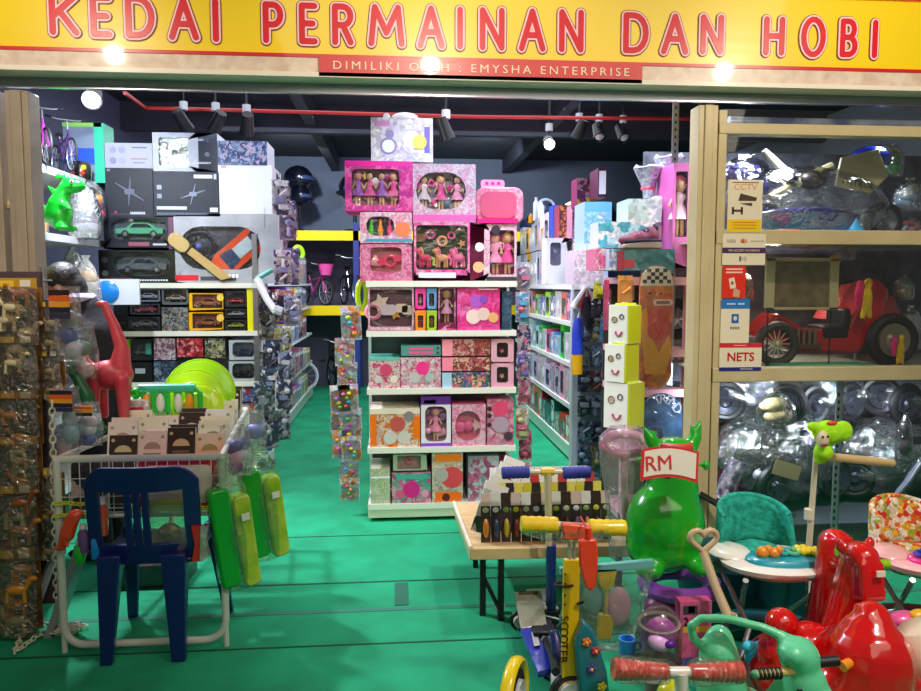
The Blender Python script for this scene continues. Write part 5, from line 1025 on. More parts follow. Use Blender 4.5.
bag('silver-black wrapped long toy hanging by the perforated upright', SP(903, 460, 4.15), .1, .28, .1, '2c2024', ['3c2c34', '181418'], film=CR)
t = thing('toy_barrel', 'grey metallic tube leaning across the showcase floor', 'toy', SP(888, 505, 4.1)); B().tube([(0, 0, 0), (.12, 0, .14), (.2, .02, .24)], [.02, .025, .03], M('98a0b4', .2, metal=.8), 10).build('barrel', t)

# --- stickers on the glass
GY = 3.862
def sticker(lbl, x0, y0, x1, y1, base, fn):
    a, c = P(x0, y1, GY), P(x1, y0, GY); w_, h_ = c.x-a.x, c.z-a.z
    t = thing('sticker', lbl, 'sticker', ((a.x+c.x)/2, GY, a.z)); B().prism(rnd_rect(-w_/2, 0, w_/2, h_, .006), 0, .002, base).build('backing', t, smooth=False)
    b = B(); fn(b, w_, h_); b.build('print', t, smooth=False); B().box((-.01, .002, h_/2-.01), (.01, .037, h_/2+.01), base).build('tape', t, smooth=False)
    return t
IV = M('f4e8cc', .4); BR = M('4c2c1c', .5)
def cctv(b, w, h):
    b.box((-w/2+.004, -.001, .004), (w/2-.004, 0, h*.24), M('ffd000', .4))
    text_poly(b, 'CCTV', .045, M('f0a070', .4), (0, -.001, h*.86), squeeze=1.1); b.box((-w*.38, -.001, h*.94), (w*.38, 0, h*.955), BR)
    b.prism([(-w*.2, h*.6), (-w*.14, h*.74), (w*.34, h*.66), (w*.32, h*.6)], -.002, 0, BR).prism([(-w*.16, h*.55), (w*.2, h*.5), (w*.2, h*.56)], -.002, 0, BR).box((-w*.38, -.002, h*.34), (-w*.32, 0, h*.48), BR).box((-w*.12, -.002, h*.34), (-w*.06, 0, h*.48), BR).box((-w*.36, -.002, h*.39), (-w*.08, 0, h*.43), BR)
    for k in (.07, .13, .18): b.box((-w*.34, -.002, h*k), (w*.34, -.0008, h*(k+.012)), M('c87818'))
sticker('cream surveillance camera sticker with yellow foot on the showcase glass', 727, 180, 763, 232, IV, cctv)
def visa(b, w, h):
    b.box((-w/2, -.001, h*.38), (w/2, 0, h*.56), M('4c2458', .4)); text_poly(b, 'WE ACCEPT PAYMENTS', .0165, IV, (0, -.0015, h*.465), squeeze=1.0)
    text_poly(b, 'VISA', .026, M('a08c88', .4), (-w*.3, -.001, h*.76)); b.ell((-.008, -.001, h*.77), (.012, .001, .012), M('c86830')).ell((.006, -.001, h*.77), (.012, .001, .012), M('e8a878'))
    [b.box((w*(.16+.045*k), -.001, h*.74), (w*(.16+.045*k)+.006, 0, h*.79), M('a09c98', .4)) for k in range(7)]; [b.tube([(-.012+.009*k+.006*math.cos(q), -.001, h*.2+(.008+.004*k)*math.sin(q)) for q in (-1, -.5, 0, .5, 1)], .0012, M('5c5058'), 5) for k in range(3)]; b.box((-.025, -.001, h*.12), (-.015, 0, h*.28), M('5c5058'))
sticker('card payment sticker with VISA and purple WE ACCEPT PAYMENTS band', 722, 234, 766, 265, IV, visa)
def redp(b, w, h):
    for k, v in enumerate((.9, .8)): b.box((-w*.36, -.001, h*v-.004), (w*.36, 0, h*v+.004), M('ffd8c8'))
    b.prism([(-.02, h*.28), (-.03, h*.6), (.0, h*.65), (.012, h*.33)], -.0015, 0, M('f4e4c8')).prism([(-.005, h*.05), (.03, h*.02), (.035, h*.22), (.0, h*.34)], -.001, 0, M('d8a888')).ell((-.01, -.002, h*.47), (.008, .001, .01), M('8c6c58'))
sticker('red card with hand holding phone picture on the glass', 722, 266, 746, 298, M('e83018', .4), redp)
def bluep(b, w, h):
    b.box((-w/2, -.001, h*.78), (w/2, 0, h), M('2878c8', .4)); [b.box((-.048+.0125*k, -.0015, h*.87), (-.039+.0125*k, -.0009, h*.91), M('d8ecff')) for k in range(8) if k != 4]; b.prism(rnd_rect(-.02, h*.45, .02, h*.66, .004), -.0015, 0, M('2c68b8')).ell((0, -.002, h*.56), (.01, .001, .012), IV)
    [b.box((-.026+.014*k, -.001, h*.31), (-.017+.014*k, 0, h*.37), M('6c6c70')) for k in range(4)]
sticker('white payment sticker with blue top band and blue square mark', 720, 299, 750, 343, IV, bluep)
def nets(b, w, h):
    b.box((-w/2, -.001, h*.84), (w/2, 0, h), M('e02838', .4)).box((-w/2, -.001, 0), (w/2, 0, h*.13), M('28288c', .4)); text_poly(b, 'NETS', .066, M('c81c2c', .4), (0, -.0015, h*.49), squeeze=1.0, bold=.001)
    for k in range(6): b.box((-.04+.012*k, -.002, h*.905), (-.032+.012*k, -.0008, h*.935), IV).box((-.0+.012*k, -.002, h*.05), (.008+.012*k, -.0008, h*.08), IV)
sticker('white NETS sticker with red top and navy foot on the glass', 719, 343, 762, 371, IV, nets)
# goods behind the glass wing at the left posts
for i, (px, y0, y1, c, nm) in enumerate([(6,110,160,'d8d8ec','white and lilac box'),(5,165,215,'f8f8ff','bright white sphere-printed box'),(6,222,280,'d8d828','yellow and white box')]):
    pxpack('%s seen through the glass wing' % nm, px-22, y0, px+6, y1, 4.3, .25, dict(base=ptr(c, 'ffffff', c, '8888b8', s=12), side=M(c, .4)))

t = thing('reflection_roll', 'long blue-grey roll added for the reflective band across the top of the showcase', 'stand-in roll', (2.5, 4.2, 2.42))  # roll added to stand for a blue-grey reflective band
B().box((-.72, -.26, .025), (.95, -.18, .03), M('9498b0', .4)).build('rest_board', t); B().tube([(-.7, -.22, .062), (0, -.22, .062), (.9, -.22, .062)], .032, NOISE('6870a0', 'c8d0e8', 7, .2, .8, .5, .3), 16).build('roll', t, wob=.02)
# ================================================================== BAGGED ANIMAL TOYS BY THE LEFT POST
AY = 3.42
AMB = FILM('fcf0dc', .2, 1.0, 26, .1)
def little_animal(b, x, y, z, s, m, rnd):
    f = rnd.choice((-1, 1)); b.ell((x, y, z+.5*s), (.42*s, .2*s, .22*s), m, seg=10, rings=7)
    for dx in (-.28, .28): b.tube([(x+dx*s, y-.06*s, z+.45*s), (x+dx*1.1*s, y-.06*s, z)], .08*s, m, 6).tube([(x+dx*.8*s, y+.08*s, z+.45*s), (x+dx*.8*s, y+.08*s, z)], .08*s, m, 6)
    b.tube([(x+f*.35*s, y, z+.6*s), (x+f*.5*s, y, z+.85*s)], .1*s, m, 6).ell((x+f*.58*s, y, z+.9*s), (.18*s, .1*s, .11*s), m, seg=8, rings=6); b.tube([(x-f*.4*s, y, z+.55*s), (x-f*.6*s, y, z+.3*s)], .04*s, m, 5)
ANI = ['c87818', '8c4818', 'd8c8a0', '5c3018', 'e09020', 'a05828', '68583c', 'c8a060']
def animal_pack(lbl, p, w, h, seed, hdr, rz=0, pal=None, n=4, film=None):
    rnd = random.Random(seed); t = thing('animal_toy_pack', lbl, 'bagged toy', p, rz, 'bags of plastic animals on the stand')
    for k in range(n):
        b = B(); little_animal(b, rnd.uniform(-.22, .22)*w, rnd.uniform(-.02, .03), h*(.02+.76*k/n), min(h/n*1.35, w*.7), M(rnd.choice(pal or ANI), .3, coat=.5), rnd); b.build('toy_animal', t)
    B().box((-w*.48, .05, .01), (w*.48, .056, h*.86), NOISE('6a4418', 'a87028', 14, .4, .5)).build('backing_card', t, smooth=False)
    B().box((-w/2, -.002, h*.84), (w/2, .004, h), hdr).build('header_card', t, smooth=False)
    B().box((-w*.4, -.004, h*.87), (-w*.05, -.001, h*.96), M('f4d040', .4)).box((w*.1, -.004, h*.87), (w*.36, -.001, h*.97), M('f0e8d8', .4)).build('header_print', t, smooth=False)
    B().lathe([(.005, 0), (w*.48, .0), (w*.52, h*.3), (w*.5, h*.86), (.0, h*.86)], (0, 0, 0), film or AMB, sy=.4, seg=18).build('plastic_bag', t, wob=.02)
    return t
HD = [M('a87418', .4), M('c89828', .4), M('8c5c20', .4)]
rowy = [(278, 345), (334, 398), (390, 448), (436, 492), (482, 560), (545, 636)]
for r, (y0, y1) in enumerate(rowy):
    for cc, px in enumerate((-16, 19)):
        a = P(px, y1, AY-.02*cc); h_ = P(px, y0, AY).z-a.z
        animal_pack('clear bag of %s toy animals, %s row down, %s' % (['brown', 'amber', 'tan', 'rust brown', 'orange', 'dark brown'][r], ORD[r], ['at the picture edge', 'beside the hanging chain'][cc]),
                    a, .17 if cc else .16, h_, r*2+cc+5, HD[(r+cc) % 3], pal=[ANI[(r*2+k) % 8] for k in range(3)]+['d8c8a0'], n=4)
# tiger pack and clear small packs in the second column
for i, (px, y0, y1, c) in enumerate([(49,300,352,'2c3c70'),(50,350,400,'4c4c40'),(50,470,520,'8c7c58'),(50,515,560,'6c8040')]):
    a = P(px, y1, AY+.04); animal_pack('small narrow clear animal bag in the inner column, %s from the top' % ORD[i], a, .1, P(px, y0, AY).z-a.z, i+60, M(['4c4860', '38383c', 'b0a070', '788c50'][i], .4), n=2, pal=[c, 'd8c8a8'])
# stand of the bags
t = thing('display_stand', 'grey metal stand carrying the bagged animal toys', 'display stand', (P(20, 640, AY).x, AY+.09, 0))
B().box((-.36, 0, .12), (.12, .02, 1.66), M('4c3c44', .6)).build('back_board', t, smooth=False)
for X in (-.34, .12): B().cyl((X, .03, 0), (X, .03, 1.68), .014, M('9c9ca0', .35, metal=.6), 10).build('pole', t)
B().box((.10, -.1, .02), (.13, .02, .5), M('a0a0a4', .4)).build('side_plate', t).rotation_euler = (0, .35, 0)
B().tube([(.12, .0, .34), (.02, -.06, .02), (-.02, -.1, .01)], .02, M('a8a8ac', .35, metal=.5), 8).build('foot', t)
b = B()
for r, (y0, y1) in enumerate(rowy):
    z = P(0, y0, AY).z-.01; b.cyl((-.34, .02, z), (.16, .02, z), .005, STEEL, 6)
b.build('hook_rail', t)
# flag-striped clear bags beside the stand
CLR = FILM('ffffff', .14, .7, 16, .1, .04)
def stripe_bag(lbl, px, y0, y1, Y, wpx, stripes, inner, seed, hz=CLR, square=True):
    a = P(px, y1, Y); h_ = P(px, y0, Y).z-a.z; w_ = wpx*Y/744; rnd = random.Random(seed)
    t = thing('bagged_toy', lbl, 'bagged toy', a, rnd.uniform(-.3, .3), 'clear bags hung beside the animal stand')
    for k, c in enumerate(inner): B().ell((rnd.uniform(-.12, .12)*w_, .01, h_*(.15+.6*k/len(inner))), (w_*.3, .03, h_*.3/len(inner)+.01), M(c, .4, coat=.4), (0, rnd.uniform(-.6, .6), 0), seg=10).build('toy', t)
    if square:
        b = B()
        for k, c in enumerate(stripes): b.box((-w_*.4, -.055, h_*(.88-.075*k)), (w_*.4, -.05, h_*(.95-.075*k)), M(c, .4))
        b.build('striped_label', t, smooth=False)
    B().lathe([(.005, 0), (w_*.48, .02*h_), (w_*.55, h_*.4), (w_*.45, h_*.9), (w_*.5, h_)], (0, 0, 0), hz, sy=.45, seg=20).build('plastic_bag', t, wob=.025)
    return t
FL = ['301c20', 'e86020', 'f0a020', '282434', '34304c']
stripe_bag('clear bag with orange and black striped label, highest by the person', 70, 286, 362, 3.36, 26, FL, ['d8d0e0', '4858a8', 'b0a8a8'], 1)
stripe_bag('pink and white clear bag hanging in front of the dark sleeve', 80, 322, 380, 3.75, 34, FL, ['f0c0c0', 'f8e8e8', '48705c'], 2, square=False)
stripe_bag('clear bag with orange and black striped label beside the chain', 70, 386, 442, 3.36, 28, FL, ['a8c8d8', 'e0e0f0'], 3)
stripe_bag('clear bag with small striped label by the green dinosaur tail', 90, 402, 446, 3.4, 26, FL[1:4], ['5068c0', 'e8f0f8', 'f0e0e8'], 4)
stripe_bag('clear bag of grey-green toys above the striped label bags', 56, 345, 398, 3.58, 24, FL, ['988c78', '5c7060', '585058'], 5, square=False)
stripe_bag('clear bag with blue toy between the striped bags', 76, 372, 412, 3.8, 28, FL, ['2c8858', '3858c8', 'f0f0f4'], 6, square=False)
stripe_bag('pink and white rolled toy in plastic at the corner of the basket table', 66, 430, 458, 3.4, 24, FL, ['e8a0a8', 'f0d8d8'], 7, square=False)
# white plastic chain
def chain(lbl, pts, s=.021, loc=None):
    b = B(); n = 0; acc = 0; prev = Vector(pts[0]); step = s*1.5
    for q in pts[1:]:
        q = Vector(q); d = q-prev; L_ = d.length; dn = d.normalized(); pos = step-acc if n else 0
        while pos < L_:
            c = prev+dn*pos; e = dn.to_track_quat('X', 'Z' if n % 2 else 'Y').to_matrix().to_4x4(); b.T = Matrix.Translation(c) @ e
            b.torus((0, 0, 0), s*.75, s*.17, M('e8e0cc', .4), (0, 0, 0), 12, 6, 1.25, .72); n += 1; pos += step
        acc = L_-(pos-step); prev = q
    o = b.build('plastic_chain', label=lbl, cat='chain'); return o
c0 = P(52, 405, 3.3); c1 = PZ(57, 628, .02)
rnd = random.Random(8); cx_, cy_ = c1.x, c1.y
pts = [tuple(c0), (c1.x, c1.y+.0, .03)]
for k in range(16): pts.append((cx_+.05*math.sin(k*2.2)+.06, cy_-.02+.04*math.cos(k*1.7), .018+.004*(k % 5)))
e1, e2 = PZ(15, 652, .02), PZ(25, 628, .02); pts += [(cx_-.05, cy_-.05, .02), tuple(e1), (e1.x-.02, e1.y+.06, .02), tuple(e2), (e2.x+.1, e2.y+.02, .03), (cx_+.02, cy_-.02, .045), tuple(PZ(84, 625, .05))]
chain('white plastic chain hanging down the stand into a heap on the carpet', pts)

# ================================================================== SHOPKEEPER
def person():
    t = thing('person', 'person with dark hair in a black top leaning over the hanging bags', 'person', (P(95, 400, 4.5).x, 4.5, 0)); ox = t.location.x
    q = lambda px, py, dy=0: Vector((P(px, py, 4.5+dy).x-ox, dy, P(px, py, 4.5+dy).z))
    CLO = NOISE('0e0a16', '171020', 30, .85, 0, .2); HS = M('a87458', .5, sub=.15)
    hip, chest, neck, head = q(102, 405), q(92, 338), q(76, 302), q(62, 286)
    b = B(); T = lambda p_, r_: (b.tube(p_, r_, CLO, 14), [b.ell(v, (r,)*3, CLO, seg=12) for v, r in zip(p_, r_)])
    T([hip, hip*.5+chest*.5+Vector((.03, 0, .0)), chest, neck+Vector((.05, 0, -.05))], [.15, .14, .16, .1])
    for sy in (-1, 1):
        T([hip+Vector((0, .09*sy, -.02)), Vector((hip.x-.02, .1*sy, .5)), Vector((hip.x+.02, .1*sy, .09))], [.1, .075, .055])
        sh = chest+Vector((-.06, .17*sy, .1)); el = q(90, 362, .12*sy)+Vector((.02, 0, .04)); wr = q(68, 330 if sy < 0 else 345, -.05*sy)
        T([sh, el, wr], [.075, .055, .04])
    b.build('clothes', t, remesh=.014)
    b = B()
    for sy in (-1, 1): b.ell((hip.x-.06, .1*sy, .04), (.13, .05, .04), M('202024', .5))
    b.build('shoes', t, remesh=.01)
    b = B(); b.T = Matrix.Translation(head) @ Matrix.Rotation(-.45, 4, 'Y')
    b.ell((0, 0, 0), (.088, .075, .112), HS, seg=20, rings=14).ell((-.05, 0, -.06), (.045, .045, .04), HS).ell((-.095, 0, -.012), (.02, .014, .022), HS).tube([(0, 0, -.05), (.06, 0, -.16)], [.05, .055], HS, 12)
    b.ell((-.092, 0, -.048), (.012, .026, .006), HS).ell((-.09, 0, -.062), (.012, .022, .006), HS).ell((.01, -.076, -.01), (.018, .008, .028), HS).ell((.01, .076, -.01), (.018, .008, .028), HS)
    b.build('head', t, remesh=.006)
    b = B(); b.T = Matrix.Translation(head) @ Matrix.Rotation(-.45, 4, 'Y')
    for sy in (-1, 1): b.ell((-.08, .03*sy, .012), (.012, .014, .007), WHITE, seg=8).ell((-.089, .03*sy, .012), (.005, .006, .006), BLACK, seg=8)
    b.build('eyes', t)
    b = B(); b.T = Matrix.Translation(head) @ Matrix.Rotation(-.45, 4, 'Y'); b.ell((-.088, 0, -.055), (.008, .024, .004), M('7c3c38')).build('mouth', t)
    b = B(); b.T = Matrix.Translation(head) @ Matrix.Rotation(-.45, 4, 'Y'); HM = NOISE('0c0a10', '241c24', 60, .5, .2, .4)
    b.ell((.025, 0, .035), (.1, .088, .1), HM, seg=18, rings=12).ell((.08, 0, -.03), (.05, .06, .08), HM).tube([(-.07, 0, .09), (-.02, 0, .125)], .03, HM); b.build('hair', t, remesh=.008)
    b = B(); b.T = Matrix.Translation(head) @ Matrix.Rotation(-.45, 4, 'Y'); b.torus((.05, 0, -.1), .07, .03, M('b8b0d0', .8), (0, .5, 0)).build('scarf', t)
    for sy in (-1, 1):
        wr = q(68, 330 if sy < 0 else 345, -.05*sy); b = B(); d = Vector((-.7, 0, -.5)).normalized(); u = Vector((0, 1, 0)); n_ = d.cross(u)
        b.ell(wr+d*.045, (.045, .04, .02), HS, (0, .6, 0), seg=12)
        for k, L_ in enumerate((.062, .072, .068, .052)):
            a = wr+d*.07+u*(.027-.018*k); b.tube([a, a+d*L_*.5+n_*.004, a+d*L_*.85+n_*.022], [.0085, .008, .006], HS, 8)
        a = wr+d*.03+u*.035; b.tube([a, a+u*.022+d*.03, a+u*.02+d*.055], [.011, .009, .007], HS, 8)
        b.build('hand', t, remesh=.004)
    return t
person()

# ================================================================== WIRE BASKET TABLE
TX0, TX1, TY0, TY1, TZ = -1.455, -.765, 3.27, 4.5, .855
TXB = -.9  # rear corner swings in
t = thing('basket_table', 'white tubular frame table with wire basket full of card packs', 'table', (0, 0, 0)); WT = M('dcdcd4', .35, coat=.3)
def ubar(y, xa, xb):
    r = .09; z0 = .03; pts = [(xa, y, TZ)] + [(xa, y, z0+r)] + [(xa+r-r*math.cos(k*PI/10), y, z0+r-r*math.sin(k*PI/10)) for k in range(1, 6)] + [(xb-r+r*math.sin(k*PI/10), y, z0+r-r*math.cos(k*PI/10)) for k in range(0, 5)] + [(xb, y, z0+r), (xb, y, TZ)]
    return B().tube(pts, .0165, WT, 10).cyl((xa, y, 0), (xa, y, .12), .012, WT, 8).cyl((xb, y, 0), (xb, y, .12), .012, WT, 8)
ubar(TY0, TX0, TX1).build('leg_frame', t); ubar(TY1, TX0+.1, TXB).build('leg_frame', t)
B().tube([(TX0, TY0, TZ), (TX1, TY0, TZ), (TXB, TY1, TZ), (TX0+.1, TY1, TZ)], .015, WT, 8, True).build('top_rail', t)
B().tube([(TX0+.02, TY0+.01, .6), (TX1-.02, TY0+.01, .6), (TXB-.02, TY1, .6), (TX0+.12, TY1, .6)], .01, WT, 8, True).build('lower_rail', t)
b = B(); n = 15
for k in range(n+1):
    x = TX0+(TX1-TX0)*k/n; b.cyl((x, TY0, .6), (x, TY0, TZ), .0022, WT, 5)
for z in (.69, .77): b.cyl((TX0, TY0, z), (TX1, TY0, z), .0022, WT, 5)
for k in range(19):
    u = k/18; x = TX1+(TXB-TX1)*u; y = TY0+(TY1-TY0)*u; b.cyl((x, y, .6), (x, y, TZ), .0022, WT, 5)
for z in (.69, .77): b.cyl((TX1, TY0, z), (TXB, TY1, z), .0022, WT, 5)
b.build('wire_grid', t)
b = B()
for k in range(20):
    y = TY0+(TY1-TY0)*k/19; b.cyl((TX0+.01, y, .6), (TX1-.02, y, .6), .003, WT, 5)
b.build('basket_floor', t)
def card_pack(lbl, p, w, h, rot, face, win, group, seed=0, strip=None, side='e8e0d0'):
    t = thing('card_pack', lbl, 'card pack', p, group=group, rot=rot); B().box((-w/2, 0, 0), (w/2, .012, h), M(side, .5)).box((-w/2+.001, -.001, .001), (w/2-.001, .001, h-.001), face).build('card', t, smooth=False)
    if win:
        b = B(); cx, zz = 0, h*.78; n_ = 10
        b.prism([(cx+w*.3*math.cos(math.radians(180*k/n_)), zz+h*.1*math.sin(math.radians(180*k/n_))-.01) for k in range(n_+1)], -.003, 0, win).ell((-w*.36, -.002, h*.92), (.008, .002, .008), win).ell((w*.36, -.002, h*.92), (.008, .002, .008), win).build('printed_window', t)
    if strip: B().box((-w*.3, -.003, h*.66), (w*.3, 0, h*.69), strip).build('caption', t, smooth=False)
    return t
CPF = [('cream', NOISE('ece0c4','f8f0dc',8), M('a8986c')), ('dark brown', NOISE('2c1c1c','3c2820',10), M('d8c898')), ('pale pink', NOISE('f0d8cc','f8e8e0',9), M('b89888')), ('white', NOISE('f0ece4','fcf8f0',10), M('98a078')), ('orange-edged cream', NOISE('f0e4c8','f0a078',5), M('a8a058'))]
for r in range(6):
    y = 3.42+.17*r; n = 4 if r < 3 else 3; x0 = TX0+(.14 if r < 1 else .05)+.02*r; x1 = TX1-.035-.02*r; wq = (x1-x0)/n
    for k in range(n):
        nm, fc, wn = CPF[[1, 2, 1, 4, 2, 0, 1, 0, 0, 2, 1, 3, 0, 3, 0, 4, 2, 0, 3, 1, 0, 3][(r*4+k) % 22]]
        for q in range(2):
            if q and (r+k) % 3 == 0: continue
            card_pack('%s card pack %s, %s across in basket row %s' % (nm, 'in front' if not q else 'behind its mate', ORD[k], ORD[r]), (x0+wq*(k+.5), y+q*.04, .612), wq*.98, .31+.015*((r+k+q) % 3)+.014*r, (-.22, 0, 0), fc, wn, 'card packs in the wire basket', strip=M('786848'))
a, c = P(140, 506, 3.31), P(218, 453, 3.31)
t = thing('toy_board', 'red-edged white drawing board standing inside the front of the basket', 'drawing board', ((a.x+c.x)/2, 3.305, .612)); w_ = c.x-a.x
B().prism(rnd_rect(-w_/2, 0, w_/2, .23, .02), 0, .012, M('d01c28', .35, coat=.5)).build('frame', t); B().prism(rnd_rect(-w_/2+.03, .03, w_/2-.03, .2, .02), -.003, .001, M('efe4cc', .3)).build('writing_panel', t)
card_pack('dark folded pack at the basket corner nearest the chain', (TX0+.1, 3.34, .612), .16, .24, (-.1, 0, 0), ptr('28282c','54504c','c8b8b0','38343c',s=12), None, None)
# yellow chain on the basket front
def yl(lbl, x0, x1, z):
    b = B(); n = int((x1-x0)/.02)
    for k in range(n): b.torus((x0+k*.02, TY0-.022, z+.004*math.sin(k*.9)), .011, .003, M('d0d820', .4), (PI/2 if k % 2 else .5, 0, 0), 10, 5, 1.3, .7)
    return b.build('plastic_chain', label=lbl, cat='chain', group=None)
yl('yellow plastic chain looped along the basket front, upper run', TX0, TX0+.2, .668); yl('yellow plastic chain looped along the basket front, lower run', TX0, TX0+.22, .615); yl('yellow plastic chain across the basket front behind the chair', TX0+.3, TX1, .632)
# things hanging at the basket's foot
def hang(name, lbl, px, y0, y1, Y, cat): 
    a = P(px, y1, Y); return thing(name, lbl, cat, a), P(px, y0, Y).z-a.z
t, h = hang('hanging_dinosaur', 'orange-red dinosaur toy hanging from the basket corner', 70, 513, 550, 3.22, 'toy dinosaur')
b = B(); m = M('f04818', .35, coat=.6); b.tube([(.03, 0, h), (.01, 0, h*.75), (-.01, 0, h*.4), (-.045, 0, .0)], [.028, .03, .032, .01], m).ell((.035, 0, h*.97), (.03, .02, .022), m).tube([(-.02, 0, h*.4), (-.0, -.02, .02)], [.015, .008], m).tube([(-.0, 0, h*.7), (-.03, -.01, h*.55)], .008, m).ell((-.04, 0, .01), (.028, .015, .01), m); b.build('body', t, remesh=.005)
for px, y0, y1, c, nm in ((84, 524, 552, '6c4880', 'purple'), (97, 530, 558, '1890e8', 'sky-blue'), (80, 540, 562, '20b828', 'green'), (103, 498, 535, 'c85030', 'rust')):
    t, h = hang('bubble_bottle', '%s bubble bottle hanging under the basket front' % nm, px, y0, y1, 3.21, 'bottle')
    B().lathe([(0, 0), (.02, 0), (.024, h*.3), (.022, h*.7), (.012, h*.82), (.012, h*.86)], (0, 0, 0), M(c, .2, coat=.8), seg=14).build('bottle_body', t); B().lathe([(.014, h*.84), (.014, h), (0, h)], (0, 0, 0), M('e8e0f0', .3), seg=12).build('cap', t)
t, h = hang('bagged_toy', 'clear bag with round bronze toy hanging behind the chair back', 170, 500, 547, 3.24, 'bagged toy')
B().lathe([(0, -.03), (.03, -.03), (.055, -.01), (.055, .01), (0, .01)], (0, 0, .05), M('8c6c50', .25, metal=.5), axis='y').ell((0, -.03, .05), .02, BLACK).build('toy', t); B().box((-.08, -.005, h-.05), (.08, 0, h), M('a8b848', .4)).build('header_card', t); B().prism(rnd_rect(-.085, 0, .085, h-.01, .03), -.05, -.002, FILM('e8f8e0', .12, .8, 18, .1, .1)).build('plastic_bag', t)
t, h = hang('bagged_toy', 'red and silver wrapped sweet toy beside the chair back', 201, 525, 560, 3.2, 'bagged toy')
B().prism([(-.035, 0), (.01, .0), (.0, h*.5), (.03, h), (-.03, h), (-.02, h*.5)], -.02, 0, M('d83028', .25, coat=.8)).build('toy', t, wob=.01); B().prism([(.0, 0), (.04, .02), (.03, h*.6), (.04, h), (.01, h)], -.025, 0, NOISE('b0a8a0', 'f0ece8', 30, .2, .8, .5, .5)).build('foil', t, wob=.01)
B().box((-.2, -.15, 0), (.22, .1, .12), ptr('3c2c30', '583844', '2c3438')).build('storage_box', label='dark low box on the carpet under the basket table', cat='box', smooth=False).location = (P(145, 575, 4.0).x, 4.1, 0)
# toys standing on the packs
SZ = .93
p = P(112, 418, 3.85)
RD = NOISE('c83040', 'd84c58', 8, .4, .3)
creature('toy_dinosaur', 'red long-necked dinosaur standing on the card packs', 'toy dinosaur', p, 0, RD,
  [('e', (0, 0, .22), (.115, .07, .075)), ('t', [(.05, 0, .26), (.06, 0, .36), (.03, 0, .46), (-.01, 0, .56)], [.055, .036, .026, .02]), ('e', (-.025, 0, .575), (.032, .02, .018)), ('t', [(-.09, 0, .24), (-.12, 0, .3), (-.11, 0, .36)], [.04, .02, .008]),
   ('t', [(-.07, -.04, .2), (-.065, -.045, .01)], [.035, .022]), ('t', [(.07, -.04, .2), (.075, -.045, .01)], [.038, .024]), ('t', [(-.06, .04, .2), (-.05, .045, .01)], [.032, .02]), ('t', [(.06, .04, .2), (.05, .045, .01)], [.032, .02])], .007)
creature('toy_dinosaur', 'dark green upright dinosaur beside the red long-necked one', 'toy dinosaur', P(92, 432, 3.7), 0, M('1c6c38', .4, coat=.3),
  [('t', [(.03, 0, .01), (.0, 0, .08), (-.02, 0, .18), (-.06, 0, .27), (-.1, 0, .3)], [.035, .04, .036, .025, .015]), ('e', (-.11, 0, .31), (.04, .02, .02)), ('t', [(.02, 0, .03), (.1, 0, .012)], [.02, .006]), ('t', [(-.02, 0, .05), (-.05, -.02, .005)], [.025, .015])], .006)
LIME = M('a8e80c', .25, coat=.7, sub=.1)
for i, (px, py, Y, r, c, nm) in enumerate([(199, 392, 4.15, .185, 'a4e40c', 'largest lime dish, standing behind the others'), (193, 399, 4.05, .16, 'b8ec10', 'middle lime dish in the leaning trio'), (197, 407, 3.95, .125, 'c8f018', 'smallest yellow-lime dish, in front of the trio')]):
    p = P(px, py, Y); t = thing('plastic_dish', nm, 'dish', p, rot=(-.25, 0, .1))
    B().lathe([(0, .0), (r*.55, 0), (r*.62, .012), (r*.9, .018), (r, .03), (r*1.0, .036), (r*.9, .026), (r*.62, .02), (r*.55, .01), (0, .01)], (0, 0, 0), M(c, .25, coat=.7), axis='y', seg=36).build('dish_body', t)
    B().torus((0, .033, 0), r, .006, M(c, .2, coat=1), (PI/2, 0, 0), 36, 6).build('rim', t)
p = P(168, 412, 3.95); t = thing('toy_train', 'green plastic caterpillar toy with orange and white legs on the packs', 'toy', p)
b = B()
for k in range(5): b.tube([(-.12+.06*k, 0, 0), (-.12+.06*k, 0, .1), (-.1+.06*k, 0, .125), (-.075+.06*k, 0, .1), (-.075+.06*k, 0, 0)], .014, M('10c838', .3, coat=.6), 8)
b.build('arches', t); B().tube([(-.14, 0, .125), (.14, 0, .125)], .022, M('18c898', .3, coat=.5)).build('back', t)
for x, c in ((-.1, 'f8a018'), (.115, 'f8a018'), (-.03, 'f0f0e8'), (.06, 'f0f0e8')): B().ell((x, -.02, .05), (.022, .016, .05), M(c, .3)).build('leg_piece', t)
B().ell((-.16, 0, .1), (.03, .025, .03), M('18d020', .3)).build('face', t)
pxpack('small white box with red label beside the red dinosaur', 125, 400, 148, 424, 3.9, .1, dict(base=ptr('f0e8e0', 'e8d8d8', 'f8f4f0'), side=WHITE, bands=[(.2, .3, .8, .7, M('c83058'))]))

# ---- bags of green toys hung on the table's side
def green_bag(lbl, px, y0, y1, Y, w, split=.5, rz=.5):
    a = P(px, y1, Y); h = P(px, y0, Y).z-a.z; t = thing('green_toy_bag', lbl, 'bagged toy', a, group='green and lime toys bagged beside the table', rot=(0, -.12, rz))
    B().prism(rnd_rect(-w*.52, h*.06, .0, h*.78, w*.16), -.03, .05, M('10b020', .25, coat=.6)).build('green_toy', t, bevel=.012)
    B().prism(rnd_rect(.005, h*.02, w*.48, h*.7, w*.16), -.03, .04, NOISE('90c810', 'd0e040', 12, .3, .6)).build('lime_toy', t, bevel=.012)
    B().cbox((w*.26, -.05, h*.55), (w*.2, .006, h*.05), WHITE).build('label', t)
    B().lathe([(.01, 0), (w*.5, h*.03), (w*.54, h*.4), (w*.45, h*.75), (w*.25, h*.92), (w*.12, h)], (0, 0, 0), FILM('f0fff0', .12, .9, 20, .08), sy=.35, seg=24).build('plastic_bag', t, wob=.02); return t
